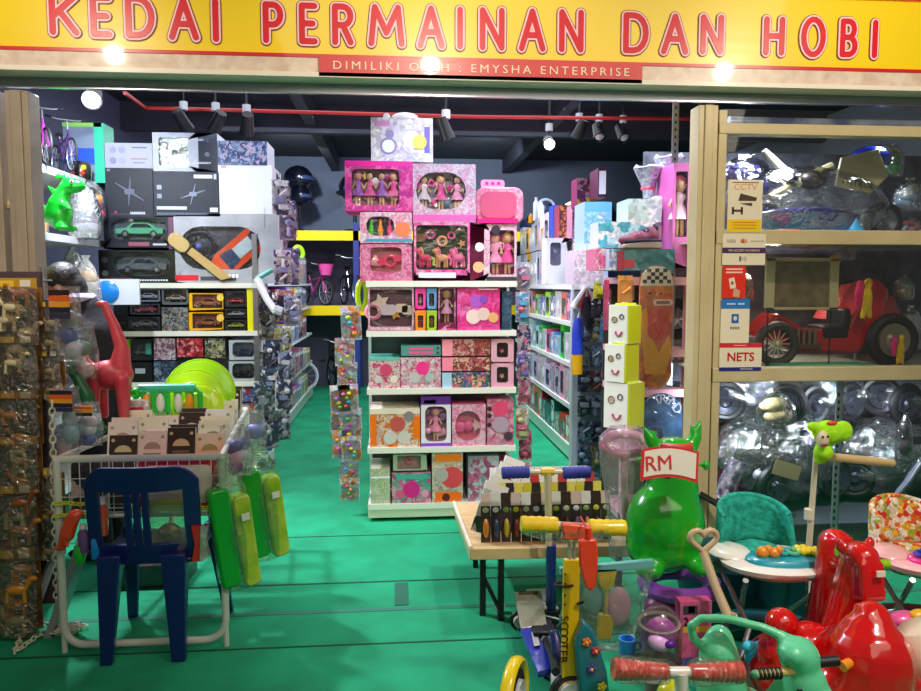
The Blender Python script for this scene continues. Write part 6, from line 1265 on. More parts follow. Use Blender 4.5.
green_bag('bag of green and lime toys at the front corner of the basket table', 243, 452, 590, 3.3, .175)
green_bag('bag of green and lime toys hung behind the front bag', 272, 438, 560, 3.62, .19)
stripe_bag('clear bag of violet and white toys at the front rail end', 236, 425, 475, 3.5, 34, FL, ['6c58a8', 'e8e0f0', '4858b8'], 31, square=False)
stripe_bag('clear bag of white and blue toys hung on the rear of the side rail', 250, 410, 450, 4.0, 34, FL, ['c8c8e8', '7880c8'], 32, square=False)

# ================================================================== BLUE PLASTIC CHAIR
def chair():
    Y = 3.15; px0 = P(143, 600, Y); t = thing('plastic_chair', 'navy blue plastic chair with slotted back standing before the basket table', 'chair', (px0.x, Y, 0), .03)
    NV = M('101f68', .38, coat=.25)
    L = lambda x, y: (P(x, y, Y).x-px0.x, P(x, y, Y).z)
    top = rnd_rect(L(89, 0)[0], L(0, 494)[1], L(198, 0)[0], L(0, 465)[1], .075, 6)
    pts = [L(91, 494), L(89, 480), L(97, 468), L(112, 465.5), L(143, 465), L(178, 465), L(190, 470), L(198, 482), L(197, 496), L(180, 497), L(170, 494), L(143, 493), (L(118, 494)), L(108, 498)]
    b = B()
    n = 14; cv = lambda x: .045*(1-(x/.24)**2)   # gentle curve of the backrest
    def ribbon(poly_l, poly_r, th=.022):
        pass
    # backrest as a swept grid
    def sheet(fn_lo, fn_hi, x0, x1, n=12, th=.022):
        vs = []; fs = []
        for i in range(n+1):
            x = x0+(x1-x0)*i/n; y = -cv(x)+.02
            for z, dy in ((fn_lo(x), 0), (fn_hi(x), 0), (fn_hi(x), th), (fn_lo(x), th)): vs.append((x, y+dy+(.86-z)*.12, z))
        for i in range(n):
            for k in range(4): fs.append((i*4+k, i*4+(k+1) % 4, i*4+4+(k+1) % 4, i*4+4+k))
        fs += [(0, 1, 2, 3), (n*4+3, n*4+2, n*4+1, n*4)]
        b.add(vs, fs, NV)
    H = .845; xr = .232
    sheet(lambda x: .745-.01*math.cos(x*6), lambda x: H-.07*max(0, abs(x)/xr-.62)**2*6.5, -xr, xr, 20)
    for s in (-1, 1):
        sheet(lambda x: .46, lambda x: .76, s*(xr-.062) if s > 0 else -xr, s*xr if s > 0 else -xr+.062, 3)
    for x0, x1 in ((-.066, -.038), (-.03, -.002), (.006, .034)): sheet(lambda x: .46, lambda x: .76, x0, x1, 2)
    sheet(lambda x: .43, lambda x: .505, -xr, xr, 12)
    b.build('backrest', t, bevel=.004)
    B().prism([(-.2, .03), (.2, .03), (.215, .42), (.17, .45), (-.17, .45), (-.215, .42)], .415, .44, NV, plane='xy').build('seat', t, bevel=.01)
    def leg(x0, y0, x1, y1, w0=.048, w1=.028):
        b = B(); vs = []
        for (x, y, z, w) in ((x0, y0, .47, w0), (x1, y1, 0, w1)): vs += [(x-w, y-w*.7, z), (x+w, y-w*.7, z), (x+w, y+w*.7, z), (x-w, y+w*.7, z)]
        b.add(vs, [(0,1,2,3), (7,6,5,4), (0,4,5,1), (1,5,6,2), (2,6,7,3), (3,7,4,0)], NV); b.build('leg', t, bevel=.006)
    leg(-.13, .02, -.155, .0, .048, .024); leg(.13, .02, .14, .0, .052, .028); leg(-.17, .42, -.19, .46, .035, .022); leg(.2, .42, .26, .46, .035, .022)
    for s in (-1, 1): B().tube([(s*.2, .0, .52), (s*.235, .06, .63), (s*.235, .25, .64), (s*.215, .38, .44)], [.018, .02, .02, .022], NV, 8, flat=.7).build('armrest', t) if False else None
    return t
chair()
# ================================================================== LOW WOODEN DISPLAY TABLE WITH BLISTER CARDS
WD = NOISE('d8b078', 'e4c490', 5, .45, .2, 0, 0, (1, 12, 1)); LZ = .36
fl, bl_ = PZ(470, 549, LZ), PZ(453, 503, LZ); rxx = 1.12
t = thing('display_table', 'low light-wood table with black legs full of blister cards', 'table', (0, 0, 0))
B().add([(fl.x, fl.y, LZ-.055), (rxx, fl.y-.02, LZ-.055), (rxx, bl_.y, LZ-.055), (bl_.x, bl_.y, LZ-.055), (fl.x, fl.y, LZ), (rxx, fl.y-.02, LZ), (rxx, bl_.y, LZ), (bl_.x, bl_.y, LZ)], [(3,2,1,0),(4,5,6,7),(0,1,5,4),(1,2,6,5),(2,3,7,6),(3,0,4,7)], WD).build('tabletop', t, bevel=.004)
B().tube([(fl.x+.004, fl.y+.004, LZ+.004), (bl_.x+.004, bl_.y, LZ+.004)], .01, M('f4e8d0', .4), 6).build('edge_strip', t)
for x, y in ((fl.x+.07, fl.y+.08), (fl.x+.15, fl.y+.02), (fl.x+.6, fl.y+.08), (rxx-.05, fl.y+.05), (fl.x+.1, bl_.y-.05), (rxx-.05, bl_.y-.05)): B().box((x-.014, y-.014, 0), (x+.014, y+.014, LZ-.055), BLACK).build('leg', t)
B().tube([(fl.x+.07, fl.y+.08, .2), (fl.x+.16, fl.y+.0, .02)], .01, BLACK, 6).box((fl.x+.06, fl.y+.3, .22), (rxx, fl.y+.33, .25), BLACK).build('brace', t)
t = thing('floor_caster', 'small clear-white caster lying by the table leg', 'caster', PZ(500, 612, 0)); B().torus((0, 0, .025), .02, .008, M('c8c0b8', .3), (PI/2, 0, .4)).build('wheel', t); B().box((-.01, -.012, .025), (.01, .012, .055), M('b8b0a8', .3)).build('fork', t)
CTOP = [('cream-disc', 'b8c098', '3c3428'), ('yellow-disc', 'd0c830', '2c2418'), ('green-disc', '90b050', '382c38'), ('white-disc', 'd8d8d8', '342430')]
def blister_card(lbl, p, w, h, lean, head, body, disc, toyc, g):
    t = thing('blister_card', lbl, 'blister card', p, group=g, rot=(-lean, 0, 0))
    B().box((-w/2, 0, 0), (w/2, .004, h), body).box((-w/2, -.001, h*.74), (w/2, .005, h), head).build('card', t, smooth=False)
    B().ell((0, -.004, h*.66), (w*.34, .004, w*.3), M(disc, .35), seg=10, rings=6).build('logo_disc', t)
    c_b = B().ell((0, -.02, h*.3), (w*.34, .018, h*.2), M(toyc, .25, coat=.6), seg=10, rings=7); c_b.build('toy', t); return t
rows = [(fl.y+.08, .235, 13, ['3c2820', 'f0ece4'], 'front'), (fl.y+.24, .24, 12, ['281c18', 'd8d040'], 'second'), (fl.y+.38, .245, 11, ['f8f8f8', 'c83038'], 'third'), (fl.y+.52, .25, 11, ['ffffff', 'f0f0f4'], 'fourth')]
for r, (y, h, n, (c1, c2), nm) in enumerate(rows):
    x0 = fl.x+.06+(.1 if r else 0); step = (rxx-.08-x0)/n
    for k in range(n):
        dn, dc, bc = CTOP[(k*3+r) % 4]; tc = ['c87820', '702028', '283c58', '8c6c88', 'b8a020'][(k*2+r) % 5]
        hd = M([('e8c8c0', 'f0ece4', '3c2820'), ('d8d040', '2c241c', 'e8e060'), ('ffffff', 'd03c44', 'ffffff'), ('ffffff', 'f4f4f8', 'ffffff')][r][k % 3], .4)
        blister_card('%s blister card with %s toy, %s from the aisle in the %s row' % (dn, {'c87820': 'amber', '702028': 'maroon', '283c58': 'navy', '8c6c88': 'mauve', 'b8a020': 'mustard'}[tc], ORD[k], nm), (x0+step*(k+.5), y, LZ+.001), step*.93, h, .12, hd, M(bc, .35, coat=.3), dc, tc, 'blister cards on the low table')
for k in range(5):
    q = PZ(474+k*6, 542-k*7, LZ)
    t = thing('card_sheet', 'tall white-edged card leaning at the aisle end, %s of five' % ORD[k], 'card', (q.x+.05, q.y+.08+.025*k, LZ+.012), group='tall cards leaning at the aisle end', rot=(-.1, .42, .4))
    B().box((-.07, 0, 0), (.07, .006, .25), ptr('f4f4f8', ['2c6850', 'a02838', '484858', 'e06878', '50507c'][k], 'ffffff', 'd0d0dc', s=8)).build('sheet', t, smooth=False); B().box((-.072, -.001, .215), (.072, .007, .255), WHITE).build('top_edge', t, smooth=False)

# ================================================================== SCOOTERS
def grip(b, a, c, r, m, rings=6):
    a, c = Vector(a), Vector(c); n = rings*2; pts = [a+(c-a)*i/n for i in range(n+1)]; b.tube(pts, [r*(1 if i % 2 else .9) for i in range(n+1)], m, 14)
def scooter1():
    Y = 3.3; o = P(550, 560, Y); t = thing('kick_scooter', 'blue-grip kick scooter with white stem standing against the low table', 'scooter', (o.x, Y, 0)); L = lambda x, y, d=0: Vector((P(x, y, Y+d).x-o.x, d, P(x, y, Y+d).z))
    BG = M('3038a0', .6); STM = M('d8c49c', .35, coat=.4)
    for x0, x1 in ((502, 529), (563, 590)): b = B(); grip(b, L(x0, 473), L(x1, 472), .029, BG); b.build('grip', t)
    B().tube([L(527, 472), L(566, 472)], .011, STM).tube([L(548, 472), L(549, 548)], [.018, .016], STM, 12).build('handlebar', t)
    B().tube([L(541, 471.5), L(554, 471.5)], .019, M('f0c010', .4)).build('clamp', t)
    B().tube([L(551, 545), L(551, 632)], .024, M('1c2870', .35, coat=.4), 14).build('steering_column', t)
    B().box((-.04, -.03, .04), (.04, .05, .1), M('17171c', .4)).tube([(-.05, 0, .07), (.05, .0, .09)], .016, M('1c1c22', .3, metal=.3)).tube([(-.03, -.05, .09), (.05, -.06, .07)], .007, STEEL).build('fork_bracket', t, bevel=.006)
    b = B(); wheel(b, (0, .0, .06), .06, .03, M('e8e8e4', .4), M('8c3048', .4)); b.T = Matrix.Rotation(0, 4, 'Z'); b.build('wheel', t)
    B().box((-.06, .1, .05), (.06, .3, .075), M('e8ece8', .4)).build('deck', t, bevel=.01); return t
scooter1()
def scooter2():
    Y = 2.62; o = P(572, 560, Y); t = thing('kick_scooter', 'yellow scooter with padded yellow grips and SCOOTER lettered stem', 'scooter', (o.x, Y, 0)); L = lambda x, y, d=0: Vector((P(x, y, Y+d).x-o.x, d, P(x, y, Y+d).z))
    YG_ = NOISE('f0c400', 'f8d818', 30, .55, .3)
    for x0, x1, y0, y1 in ((521, 557, 524, 525), (589, 625, 527, 528)): b = B(); grip(b, L(x0, y0), L(x1, y1), .031, YG_, 5); b.build('grip', t)
    B().tube([L(557, 525), L(590, 527)], .014, M('e8e0d0', .3)).build('handlebar', t)
    B().prism([(v.x, v.z) for v in (L(560, 521), L(588, 523), L(592, 536), L(562, 537))], -.035, .0, M('f0603c', .35, coat=.6)).build('centre_pad', t, bevel=.006)
    B().lathe([(.0, -.04), (.1, -.03), (.19, .0), (.2, .02)], L(573, 532), FILM('ffffff', .12, .8, 20, .1), sy=.2).build('grip_film', t, wob=.01); B().tube([L(569, 538), L(570, 578)], .007, M('d8d0c0', .25, metal=.6)).tube([L(574, 538), L(574, 578)], .006, M('c8c0b0', .25, metal=.6)).build('twin_rods', t)
    a, c = L(563.5, 577), L(579, 700); st = B().prism([(L(563.5, 577).x, L(0, 577).z), (L(579, 577).x, L(0, 577).z), (L(577, 700).x, .1), (L(560.5, 700).x, .1)], -.012, .012, M('ecc000', .35, coat=.5)).build('stem_plate', t, bevel=.003)
    b = B(); cz = P(570, 652, Y).z
    for k, ch in enumerate('SCOOTER'):
        z = L(0, 638.5+k*7.3).z; b2 = B(); text_poly(b2, ch, .044, M('281808', .5), (0, 0, 0)); R = Matrix.Rotation(PI/2, 4, 'Y'); b.T = Matrix.Translation((L(570.5-k*.15, 0).x, -.0145, z)) @ R; b.add(b2.v, b2.f, M('281808', .5))
    b.build('stem_lettering', st, smooth=False)
    b = B()
    for y in (592, 602, 614, 624): b.ell((L(571, 0).x, -.013, L(0, y).z), (.004, .003, .004), BLACK, seg=6, rings=4)
    b.build('screw', st)
    B().torus((L(571, 0).x, 0, L(0, 604).z), .034, .005, M('3c1418'), (0, 0, 0), sy=.6).tube([L(577, 604, -.02), L(584, 602, -.03)], .005, BLACK).build('cable_tie', t)
    B().tube([L(569, 690), Vector((0, .05, .13)), Vector((0, .5, .1))], .02, M('303038', .4)).build('frame_tube', t)
    b = B(); wheel(b, (0, -.0, .08), .08, .04, M('1c1c1c', .6), M('e8e8ec', .3)); b.build('wheel', t)
    B().box((-.05, .12, .07), (.05, .6, .095), M('1c1c20', .6)).build('deck', t, bevel=.008); return t
scooter2()
# red blade-like toy in front of the low table
a = P(588, 592, 2.5); t = thing('toy_paddle', 'orange-red plastic paddle hanging under the yellow scooter grip', 'toy', a); h = P(588, 540, 2.5).z-a.z
B().prism([(-.035, h), (-.03, h*.5), (-.01, .1*h), (.012, 0), (.03, .1*h), (.036, h*.6), (.03, h)], 0, .02, M('f03c18', .3, coat=.7)).build('blade', t, bevel=.006); B().cyl((0, .01, h), (0, .01, h+.04), .012, M('e83418', .3)).tube([(0, .01, h+.03), (0, .12, h+.045)], .004, M('c02010'), 6).build('grip', t)
# folded scooter with silver plate and blue deck
t = thing('kick_scooter', 'folded scooter with silver rear plate and blue sticker deck on the carpet', 'scooter', PZ(530, 640, 0))
q0 = PZ(530, 640, 0); T_ = lambda x, y, z: PZ(x, y, z)-q0
u = [T_(514, 592, .14), T_(541, 590, .14), T_(547, 624, .12), T_(521, 628, .12)]
def slab(b, q, th, m): b.add([tuple(v) for v in q]+[(v.x, v.y, v.z-th) for v in q], [(0,1,2,3), (7,6,5,4), (0,4,5,1), (1,5,6,2), (2,6,7,3), (3,7,4,0)], m)
b = B(); slab(b, u, .02, M('c8c0ac', .25, metal=.6)); b.box((u[0].x+.02, u[0].y-.03, .135), (u[1].x-.02, u[0].y-.015, .15), M('3c3828')); b.build('rear_plate', t, bevel=.003)
v_ = [T_(520, 628, .12), T_(549, 624, .12), T_(556, 668, .1), T_(538, 672, .1)]
b = B(); slab(b, v_, .025, M('2434b0', .3, coat=.5)); b.build('deck', t, bevel=.004)
b = B(); slab(b, [T_(530, 651, .103), T_(536, 650, .103), T_(539, 658, .103), T_(532, 659, .103)], .001, M('f0f060')); slab(b, [T_(531, 632, .122), T_(537, 631, .122), T_(540, 645, .12), T_(534, 646, .12)], .001, M('c8c8c0')); b.build('deck_sticker', t, smooth=False)
for s_ in (0, 1):
    c = T_(519, 620, .04) if not s_ else T_(550, 668, .04); b = B(); wheel(b, tuple(c), .045, .02, M('202020'), M('d0d0d0')); b.build('wheel', t)
B().tube([T_(545, 640, .1), T_(552, 655, .16), T_(556, 672, .2)], .016, M('18181c', .35), 10).build('hinge', t)
# yellow-fendered front wheel close by
c = P(514, 690, 2.55); t = thing('small_scooter', 'small black scooter wheel under a bright yellow mudguard', 'scooter wheel', (c.x, 2.55, 0)); R = .115
b = B(); b.T = Matrix.Rotation(1.15, 4, 'Z'); wheel(b, (0, 0, R), R*.9, .05, M('141414', .6), M('c8c8cc', .3)); b.build('tyre', t)
b = B(); b.T = Matrix.Rotation(1.15, 4, 'Z'); pts = [(R*1.12*math.cos(a_), 0, R+R*1.12*math.sin(a_)) for a_ in [math.radians(-30+15*k) for k in range(13)]]; b.tube(pts, .024, M('f4d400', .3, coat=.6), 10, flat=.6); b.build('mudguard', t)
B().cyl((0, 0, R), (.0, .12, R+.02), .012, STEEL).build('axle', t)
# dark bundle of scooter parts and white mudguard
o = P(545, 668, 2.9); t = thing('scooter_bracket', 'black scooter folding bracket with levers between the scooter stems', 'scooter part', (o.x+.01, 3.02, 0))
B().box((-.04, -.03, 0), (.05, .04, .14), M('141418', .4)).tube([(-.06, -.03, .05), (.03, -.04, .12)], .014, M('1c1c24', .3, coat=.5)).build('bracket', t, bevel=.006); B().tube([(-.05, -.05, .06), (.0, -.05, .13), (.05, -.04, .1)], .007, STEEL).ell((.02, -.05, .1), .014, STEEL).build('lever', t)
o = P(590, 690, 2.6); t = thing('toy_motorbike', 'blue and white toy vehicle with grey mudguard beside the yellow stem', 'toy vehicle', (o.x, 2.72, 0))
b = B(); b.T = Matrix.Rotation(1.2, 4, 'Z'); b.tube([(R*math.cos(a_), 0, .1+R*math.sin(a_)) for a_ in [math.radians(20*k) for k in range(10)]], .03, M('c8c8c8', .3, coat=.5), 10, flat=.6); wheel(b, (0, 0, .09), .085, .03, BLACK, STEEL); b.build('front_wheel', t)
B().tube([(-.05, -.02, .1), (-.09, .02, .18), (-.1, .06, .25)], [.03, .028, .02], M('20286c', .3, coat=.6)).box((-.12, -.03, .05), (-.04, .02, .1), M('f0f0f0', .3)).build('body_shell', t, bevel=.006)

# ================================================================== BAG WITH TEAL HEADER AND YELLOW SPADE TOYS
a = P(605, 648, 2.72); h = P(605, 566, 2.72).z-a.z; t = thing('beach_toy_bag', 'teal-edged clear bag holding yellow spade and shovel', 'bagged toy', a)
w0, w1 = 50*2.72/744, 26*2.72/744
B().prism([(-w0, h), (w0, h*1.06), (w0*.98, h*.97), (-w0*.98, h*.92)], -.012, .012, M('70b8b8', .35, coat=.5)).build('header_card', t)
B().prism([(-w0*.95, h*.93), (w0*.97, h*.98), (w1*1.3, h*.25), (w1*.7, 0), (-w1*.7, 0), (-w1*1.2, h*.3)], -.03, .035, FILM('f4fafa', .12, 1.0, 14, .1, .03)).build('plastic_bag', t, wob=.02)
SY_ = M('f4cc10', .35, coat=.5)
B().prism([(-.04, h*.98), (.04, h*.98), (.03, h*.8), (.012, h*.72), (-.012, h*.72), (-.03, h*.8)], -.012, .012, SY_).cyl((0, 0, h*.74), (-.0, 0, h*.3), .009, M('e0cc70', .4)).prism([(-.03, h*.42), (.02, h*.42), (.03, h*.3), (.02, h*.12), (-.03, h*.12)], -.012, .012, SY_).build('spade', t, bevel=.003)
B().ell((.05, 0, h*.5), (.05, .02, .08), M('e8b0c0', .5)).ell((-.05, .01, h*.6), (.04, .02, .07), M('80b8b0', .5)).build('shell_mould', t)
# teal activity board with flowers
a = P(598, 700, 2.5); t = thing('activity_board', 'teal activity board with orange and yellow flowers beside the yellow stem', 'toy', (a.x, 2.56, 0)); hz = P(598, 640, 2.5).z
B().prism([(-.04, 0), (.075, 0), (.05, hz*.55), (.0, hz), (-.04, hz*1.12), (-.07, hz*.9)], 0, .05, M('207888', .35, coat=.5)).build('board', t, bevel=.01)
for x, z, c in ((-.03, .9, 'f07830'), (.005, .8, 'c83858'), (.03, .4, 'e8d820'), (-.01, .6, '6838a0'), (-.02, .3, 'e8d820'), (.04, .15, 'f07830')):
    b = B()
    for k in range(5): b.ell((x+.011*math.cos(k*1.257), -.005, z*hz+.011*math.sin(k*1.257)), (.008, .005, .008), M(c, .4), seg=8, rings=5)
    b.ell((x, -.009, z*hz), .006, M('f8e868'), seg=6, rings=4).build('flower', t)
t = thing('toy_cup', 'small bright blue cup toy behind the coral grips', 'toy cup', P(627, 655, 2.4)); B().lathe([(0, 0), (.025, 0), (.03, .06), (.024, .06), (.02, .01), (0, .01)], (0, 0, 0), M('3090e8', .3, coat=.5)).build('cup_body', t); B().torus((.034, 0, .03), .014, .005, M('3090e8', .3), (PI/2, 0, 0)).build('handle', t)

# ================================================================== GREEN HOPPER WITH PRICE SIGN
GH = NOISE('10a018', '1cb828', 5, .22, .9)
gp = P(664, 568, 2.95)
creature('hopper_toy', 'big glossy green inflatable hopper animal behind the price sign', 'hopper toy', gp, 0, GH,
  [('e', (0, 0, .19), (.165, .15, .19)), ('e', (-.01, 0, .1), (.155, .14, .11)), ('t', [(.02, 0, .28), (.03, 0, .4), (.03, 0, .47)], [.12, .1, .09]), ('e', (.03, 0, .47), (.1, .09, .07)),
   ('t', [(-.03, 0, .5), (-.07, 0, .55), (-.1, 0, .6)], [.035, .028, .01]), ('t', [(.09, 0, .5), (.12, 0, .55), (.14, 0, .62)], [.035, .028, .01]), ('t', [(-.08, 0, .54), (-.05, 0, .58)], [.018, .008]), ('t', [(.12, 0, .55), (.1, 0, .6)], [.018, .008]), ('e', (-.11, -.02, .47), (.03, .015, .015)), ('e', (.16, -.02, .44), (.02, .015, .025)),
   ('e', (-.1, -.1, .04), (.06, .07, .04)), ('e', (.12, -.1, .04), (.06, .07, .04))], .011, extras=[('horn_base', lambda b: b.torus((.03, 0, .52), .06, .02, M('c84838', .4)))])
a = P(669, 482, 2.7); t = thing('price_sign', 'red-bordered white price card reading RM on the green hopper', 'price sign', a, rot=(-.1, .06, 0)); w_ = 62*2.7/744; h_ = 34*2.7/744
def curved(b, x0, x1, z0, z1, y, m, n=12, th=.003):
    f = lambda x: -.16*x*x*2+.0
    vs = []
    for i in range(n+1):
        x = x0+(x1-x0)*i/n; zz = .018*math.cos(x/w_*PI)-.3*0
        vs += [(x, y, z0+zz), (x, y, z1+zz), (x, y+th, z1+zz), (x, y+th, z0+zz)]
    fs = [(i*4+k, i*4+(k+1) % 4, i*4+4+(k+1) % 4, i*4+4+k) for i in range(n) for k in range(4)]+[(0,1,2,3), (n*4+3, n*4+2, n*4+1, n*4)]
    b.add(vs, fs, m)
b = B(); curved(b, -w_/2, w_/2, 0, h_-.005, 0, M('d83038', .4)); b.build('border', t, smooth=False)
b = B(); curved(b, -w_/2+.012, w_/2-.01, .012, h_-.014, -.002, M('f4ecdc', .4)); b.build('card', t, smooth=False)
b = B(); text_poly(b, 'RM', .08, M('d83838', .5), (-w_*.2, -.004, h_*.5+.006), tilt=-.1); b.build('lettering', t, smooth=False)
B().box((-.006, .003, .01), (.006, .21, .03), M('3c3c3c')).build('clip', t)
t = thing('ring_stool', 'purple ring seat carrying the green hopper', 'seat', (gp.x+.06, 2.93, 0)); PU = M('8c48b0', .35, coat=.5); zt = P(680, 577, 2.93).z
B().torus((0, 0, zt-.03), .13, .034, PU, sx=1.1).build('ring', t); B().tube([(.05, -.1, zt-.05), (.02, -.08, zt-.2), (.03, -.06, .0)], [.05, .04, .05], PU).tube([(-.1, .05, zt-.05), (-.12, .05, 0)], .03, PU).build('stem', t); B().ell((-.09, -.06, zt-.1), (.08, .07, .06), M('782868', .4)).build('cushion', t)
# pink-rimmed net toy in plastic
a = P(622, 562, 3.05); h = P(622, 430, 3.05).z-a.z; t = thing('net_toy', 'pink-rimmed hoop toy on a stick wrapped in milky plastic', 'toy', a)
B().torus((-.0, 0, h-.06), .088, .02, M('f090b8', .3, coat=.5), (PI/2-.1, 0, 0), 28, 10, 1, .5).build('rim', t); B().tube([(0.0, 0, h-.12), (.015, 0, .12)], [.016, .014], M('f0b8c0', .4)).build('handle', t); B().ell((.0, .0, h-.12), (.022, .02, .02), M('d87888', .4)).build('joint', t)
B().lathe([(.01, 0), (.06, .02), (.065, h*.3), (.08, h*.55), (.105, h*.75), (.11, h*.95), (.06, h+.02)], (0, 0, 0), FILM('f8f8ff', .16, .9, 14, .12, .15), sy=.35, seg=28).build('plastic_bag', t, wob=.02)
# purple-faced dome toy
o = P(658, 660, 2.35); r = 25*2.35/744; zt = P(658, 606, 2.35).z
t = thing('dome_toy', 'smoky clear dome toy with purple creature inside', 'toy', (o.x, 2.35, o.z-.02)); H_ = zt-o.z+.02
B().lathe([(r, 0), (r, H_*.5), (r*.85, H_*.8), (r*.5, H_*.96), (0, H_)], (0, 0, 0), FILM('ece8e4', .08, .1, 5, .06, .02), sy=.8, seg=28).build('dome', t)
B().ell((0, -.02, H_*.6), (r*.74, r*.5, r*.66), M('c858d0', .35, coat=.5), (0, .5, 0)).build('creature', t); B().ell((-.012, -.045, H_*.5), (r*.55, r*.36, r*.36), M('f4b8f8', .3), (0, .4, 0)).ell((.014, -.07, H_*.52), (r*.24, r*.15, r*.17), M('6818a0', .3)).build('inner_face', t); B().torus((0, 0, H_*.72), r*.85, .006, M('b0a8a0', .3), (.2, 0, 0), sy=.8).build('rim', t)
B().lathe([(r*1.05, 0), (r*1.05, -.03), (0, -.03)], (0, 0, .02), M('8c8480', .4), sy=.85).lathe([(.04, -.03), (.05, -(o.z-.02)), (0, -(o.z-.02))], (0, 0, 0), M('706860', .5)).build('base', t)
# pink boxed toy
pk = pxpack('pink 2+ toy box behind the dome toy', 679, 601, 712, 658, 2.6, .05, dict(base=ptr('e8609c', 'ec70a8', 'e8609c', s=8), side=M('d85090'), bands=[(.1,.78,.55,.93,M('3c3c40')),(.25,.8,.45,.92,M('f4ecdc')),(.1,.45,.9,.56,M('f0b030'))]), name='toy_box')
kk = B(); text_poly(kk, '2+', .045, BLACK, (-.025, -.004, .14)); kk.build('age_lettering', pk, smooth=False)
t = thing('toy_fin', 'cyan curved plastic fin rising behind the pink box', 'toy', P(702, 625, 2.7)); h = .1
B().prism([(-.035, h), (-.028, h*1.08), (-.0, h*.7), (.035, .0), (.03, -.03), (-.01, .02)], 0, .015, M('38c8f0', .3, coat=.6)).build('fin', t, bevel=.003); B().cyl((.01, .007, -.3), (.01, .007, .03), .01, M('38c8f0', .3)).build('stalk', t)
t = thing('toy_shell', 'cyan moulded toy piece behind the mint rocking animal', 'toy', P(757, 662, 2.5)); B().ell((0, 0, .03), (.045, .03, .05), M('28b8e8', .3, coat=.5), (0, .5, 0)).ell((-.03, 0, .06), (.03, .02, .02), M('40d0f8', .3)).build('shell', t); B().box((.03, -.02, 0), (.04, .0, .06), M('4838a0', .4)).build('fin', t); B().cyl((0, 0, -.35), (0, 0, 0), .02, M('28a8d8')).build('stem', t)

# ================================================================== CORAL GRIP HANDLEBAR, CLOSEST TO THE CAMERA
Y = 1.95; o = P(690, 680, Y); t = thing('kick_scooter', 'white-stemmed scooter with coral ribbed grips wrapped in film', 'scooter', (o.x, Y, 0)); L = lambda x, y, d=0: Vector((P(x, y, Y+d).x-o.x, d, P(x, y, Y+d).z))
CO = M('f04830', .4, coat=.5)
for x0, y0, x1, y1 in ((613, 669, 667, 672), (690, 672, 742, 672)):
    a, c = L(x0, y0), L(x1, y1); n = 22; f = 1 if x0 < 650 else -1
    B().tube([a+(c-a)*i/n for i in range(n+1)], [(.028 if i % 2 else .025)*(1.12-.3*abs((i/n) if f > 0 else 1-i/n)) for i in range(n+1)], CO, 16).build('grip', t)
    B().tube([a+(c-a)*i/8-(c-a)*.12*(1 if f < 0 else 1)*0 for i in range(9)], [.03, .037, .038, .036, .035, .034, .034, .033, .03], FILM('ffffff', .14, 1.0, 26, .08), 18).build('grip_film', t, wob=.01)
B().tube([L(664, 672), L(692, 672)], .015, M('f0e8dc', .3, coat=.5), 12).build('handlebar', t); B().tube([L(681, 672), L(683, 720), Vector((L(684, 0).x, 0, .1))], .02, M('ece4d4', .3, coat=.5), 12).build('stem', t)
b = B(); wheel(b, (0, 0, .07), .07, .03, M('202024'), M('e0e0e0')); b.build('wheel', t)
B().box((-.05, .0, .06), (.05, .5, .09), M('f04830', .4)).build('deck', t, bevel=.008)
t = thing('toy_ball', 'olive yellow ball below the coral grips', 'ball', (P(672, 689, 2.1).x, 2.1, 0)); B().cyl((0, 0, 0), (0, 0, P(672, 689, 2.1).z-.02), .05, M('5c7038')).build('stand', t); B().ell((0, 0, P(672, 690, 2.1).z-.015), .045, M('c8c818', .25, coat=.7), seg=18, rings=12).build('shell', t)

# ================================================================== HEART-HANDLED STICK
a, c = P(703, 556, 2.62), P(728, 616, 2.5); t = thing('toy_wand', 'beige heart-ended plastic stick leaning before the baby walker', 'toy', c)
BE = M('cdb28c', .4, coat=.3); hh = a-c
ht = [(hh.x+.052*16*math.sin(q)**3/16, hh.y, hh.z+.062+.048*(13*math.cos(q)-5*math.cos(2*q)-2*math.cos(3*q)-math.cos(4*q))/16) for q in [2*PI*k/28 for k in range(28)]]
B().tube(ht, .011, BE, 10, True).build('heart_loop', t); B().tube([hh+Vector((0, 0, .015)), hh*.5, Vector((0, 0, 0))], [.017, .016, .018], BE, 10).build('shaft', t); B().lathe([(0, -.012), (.022, -.012), (.028, .006), (.022, .006), (.016, -.004), (0, -.004)], (.006, 0, 0), BE).build('cup', t)
B().cyl((0.0, .02, -c.z), (0, .02, -.0), .012, M('506870')).build('foot_rod', t)

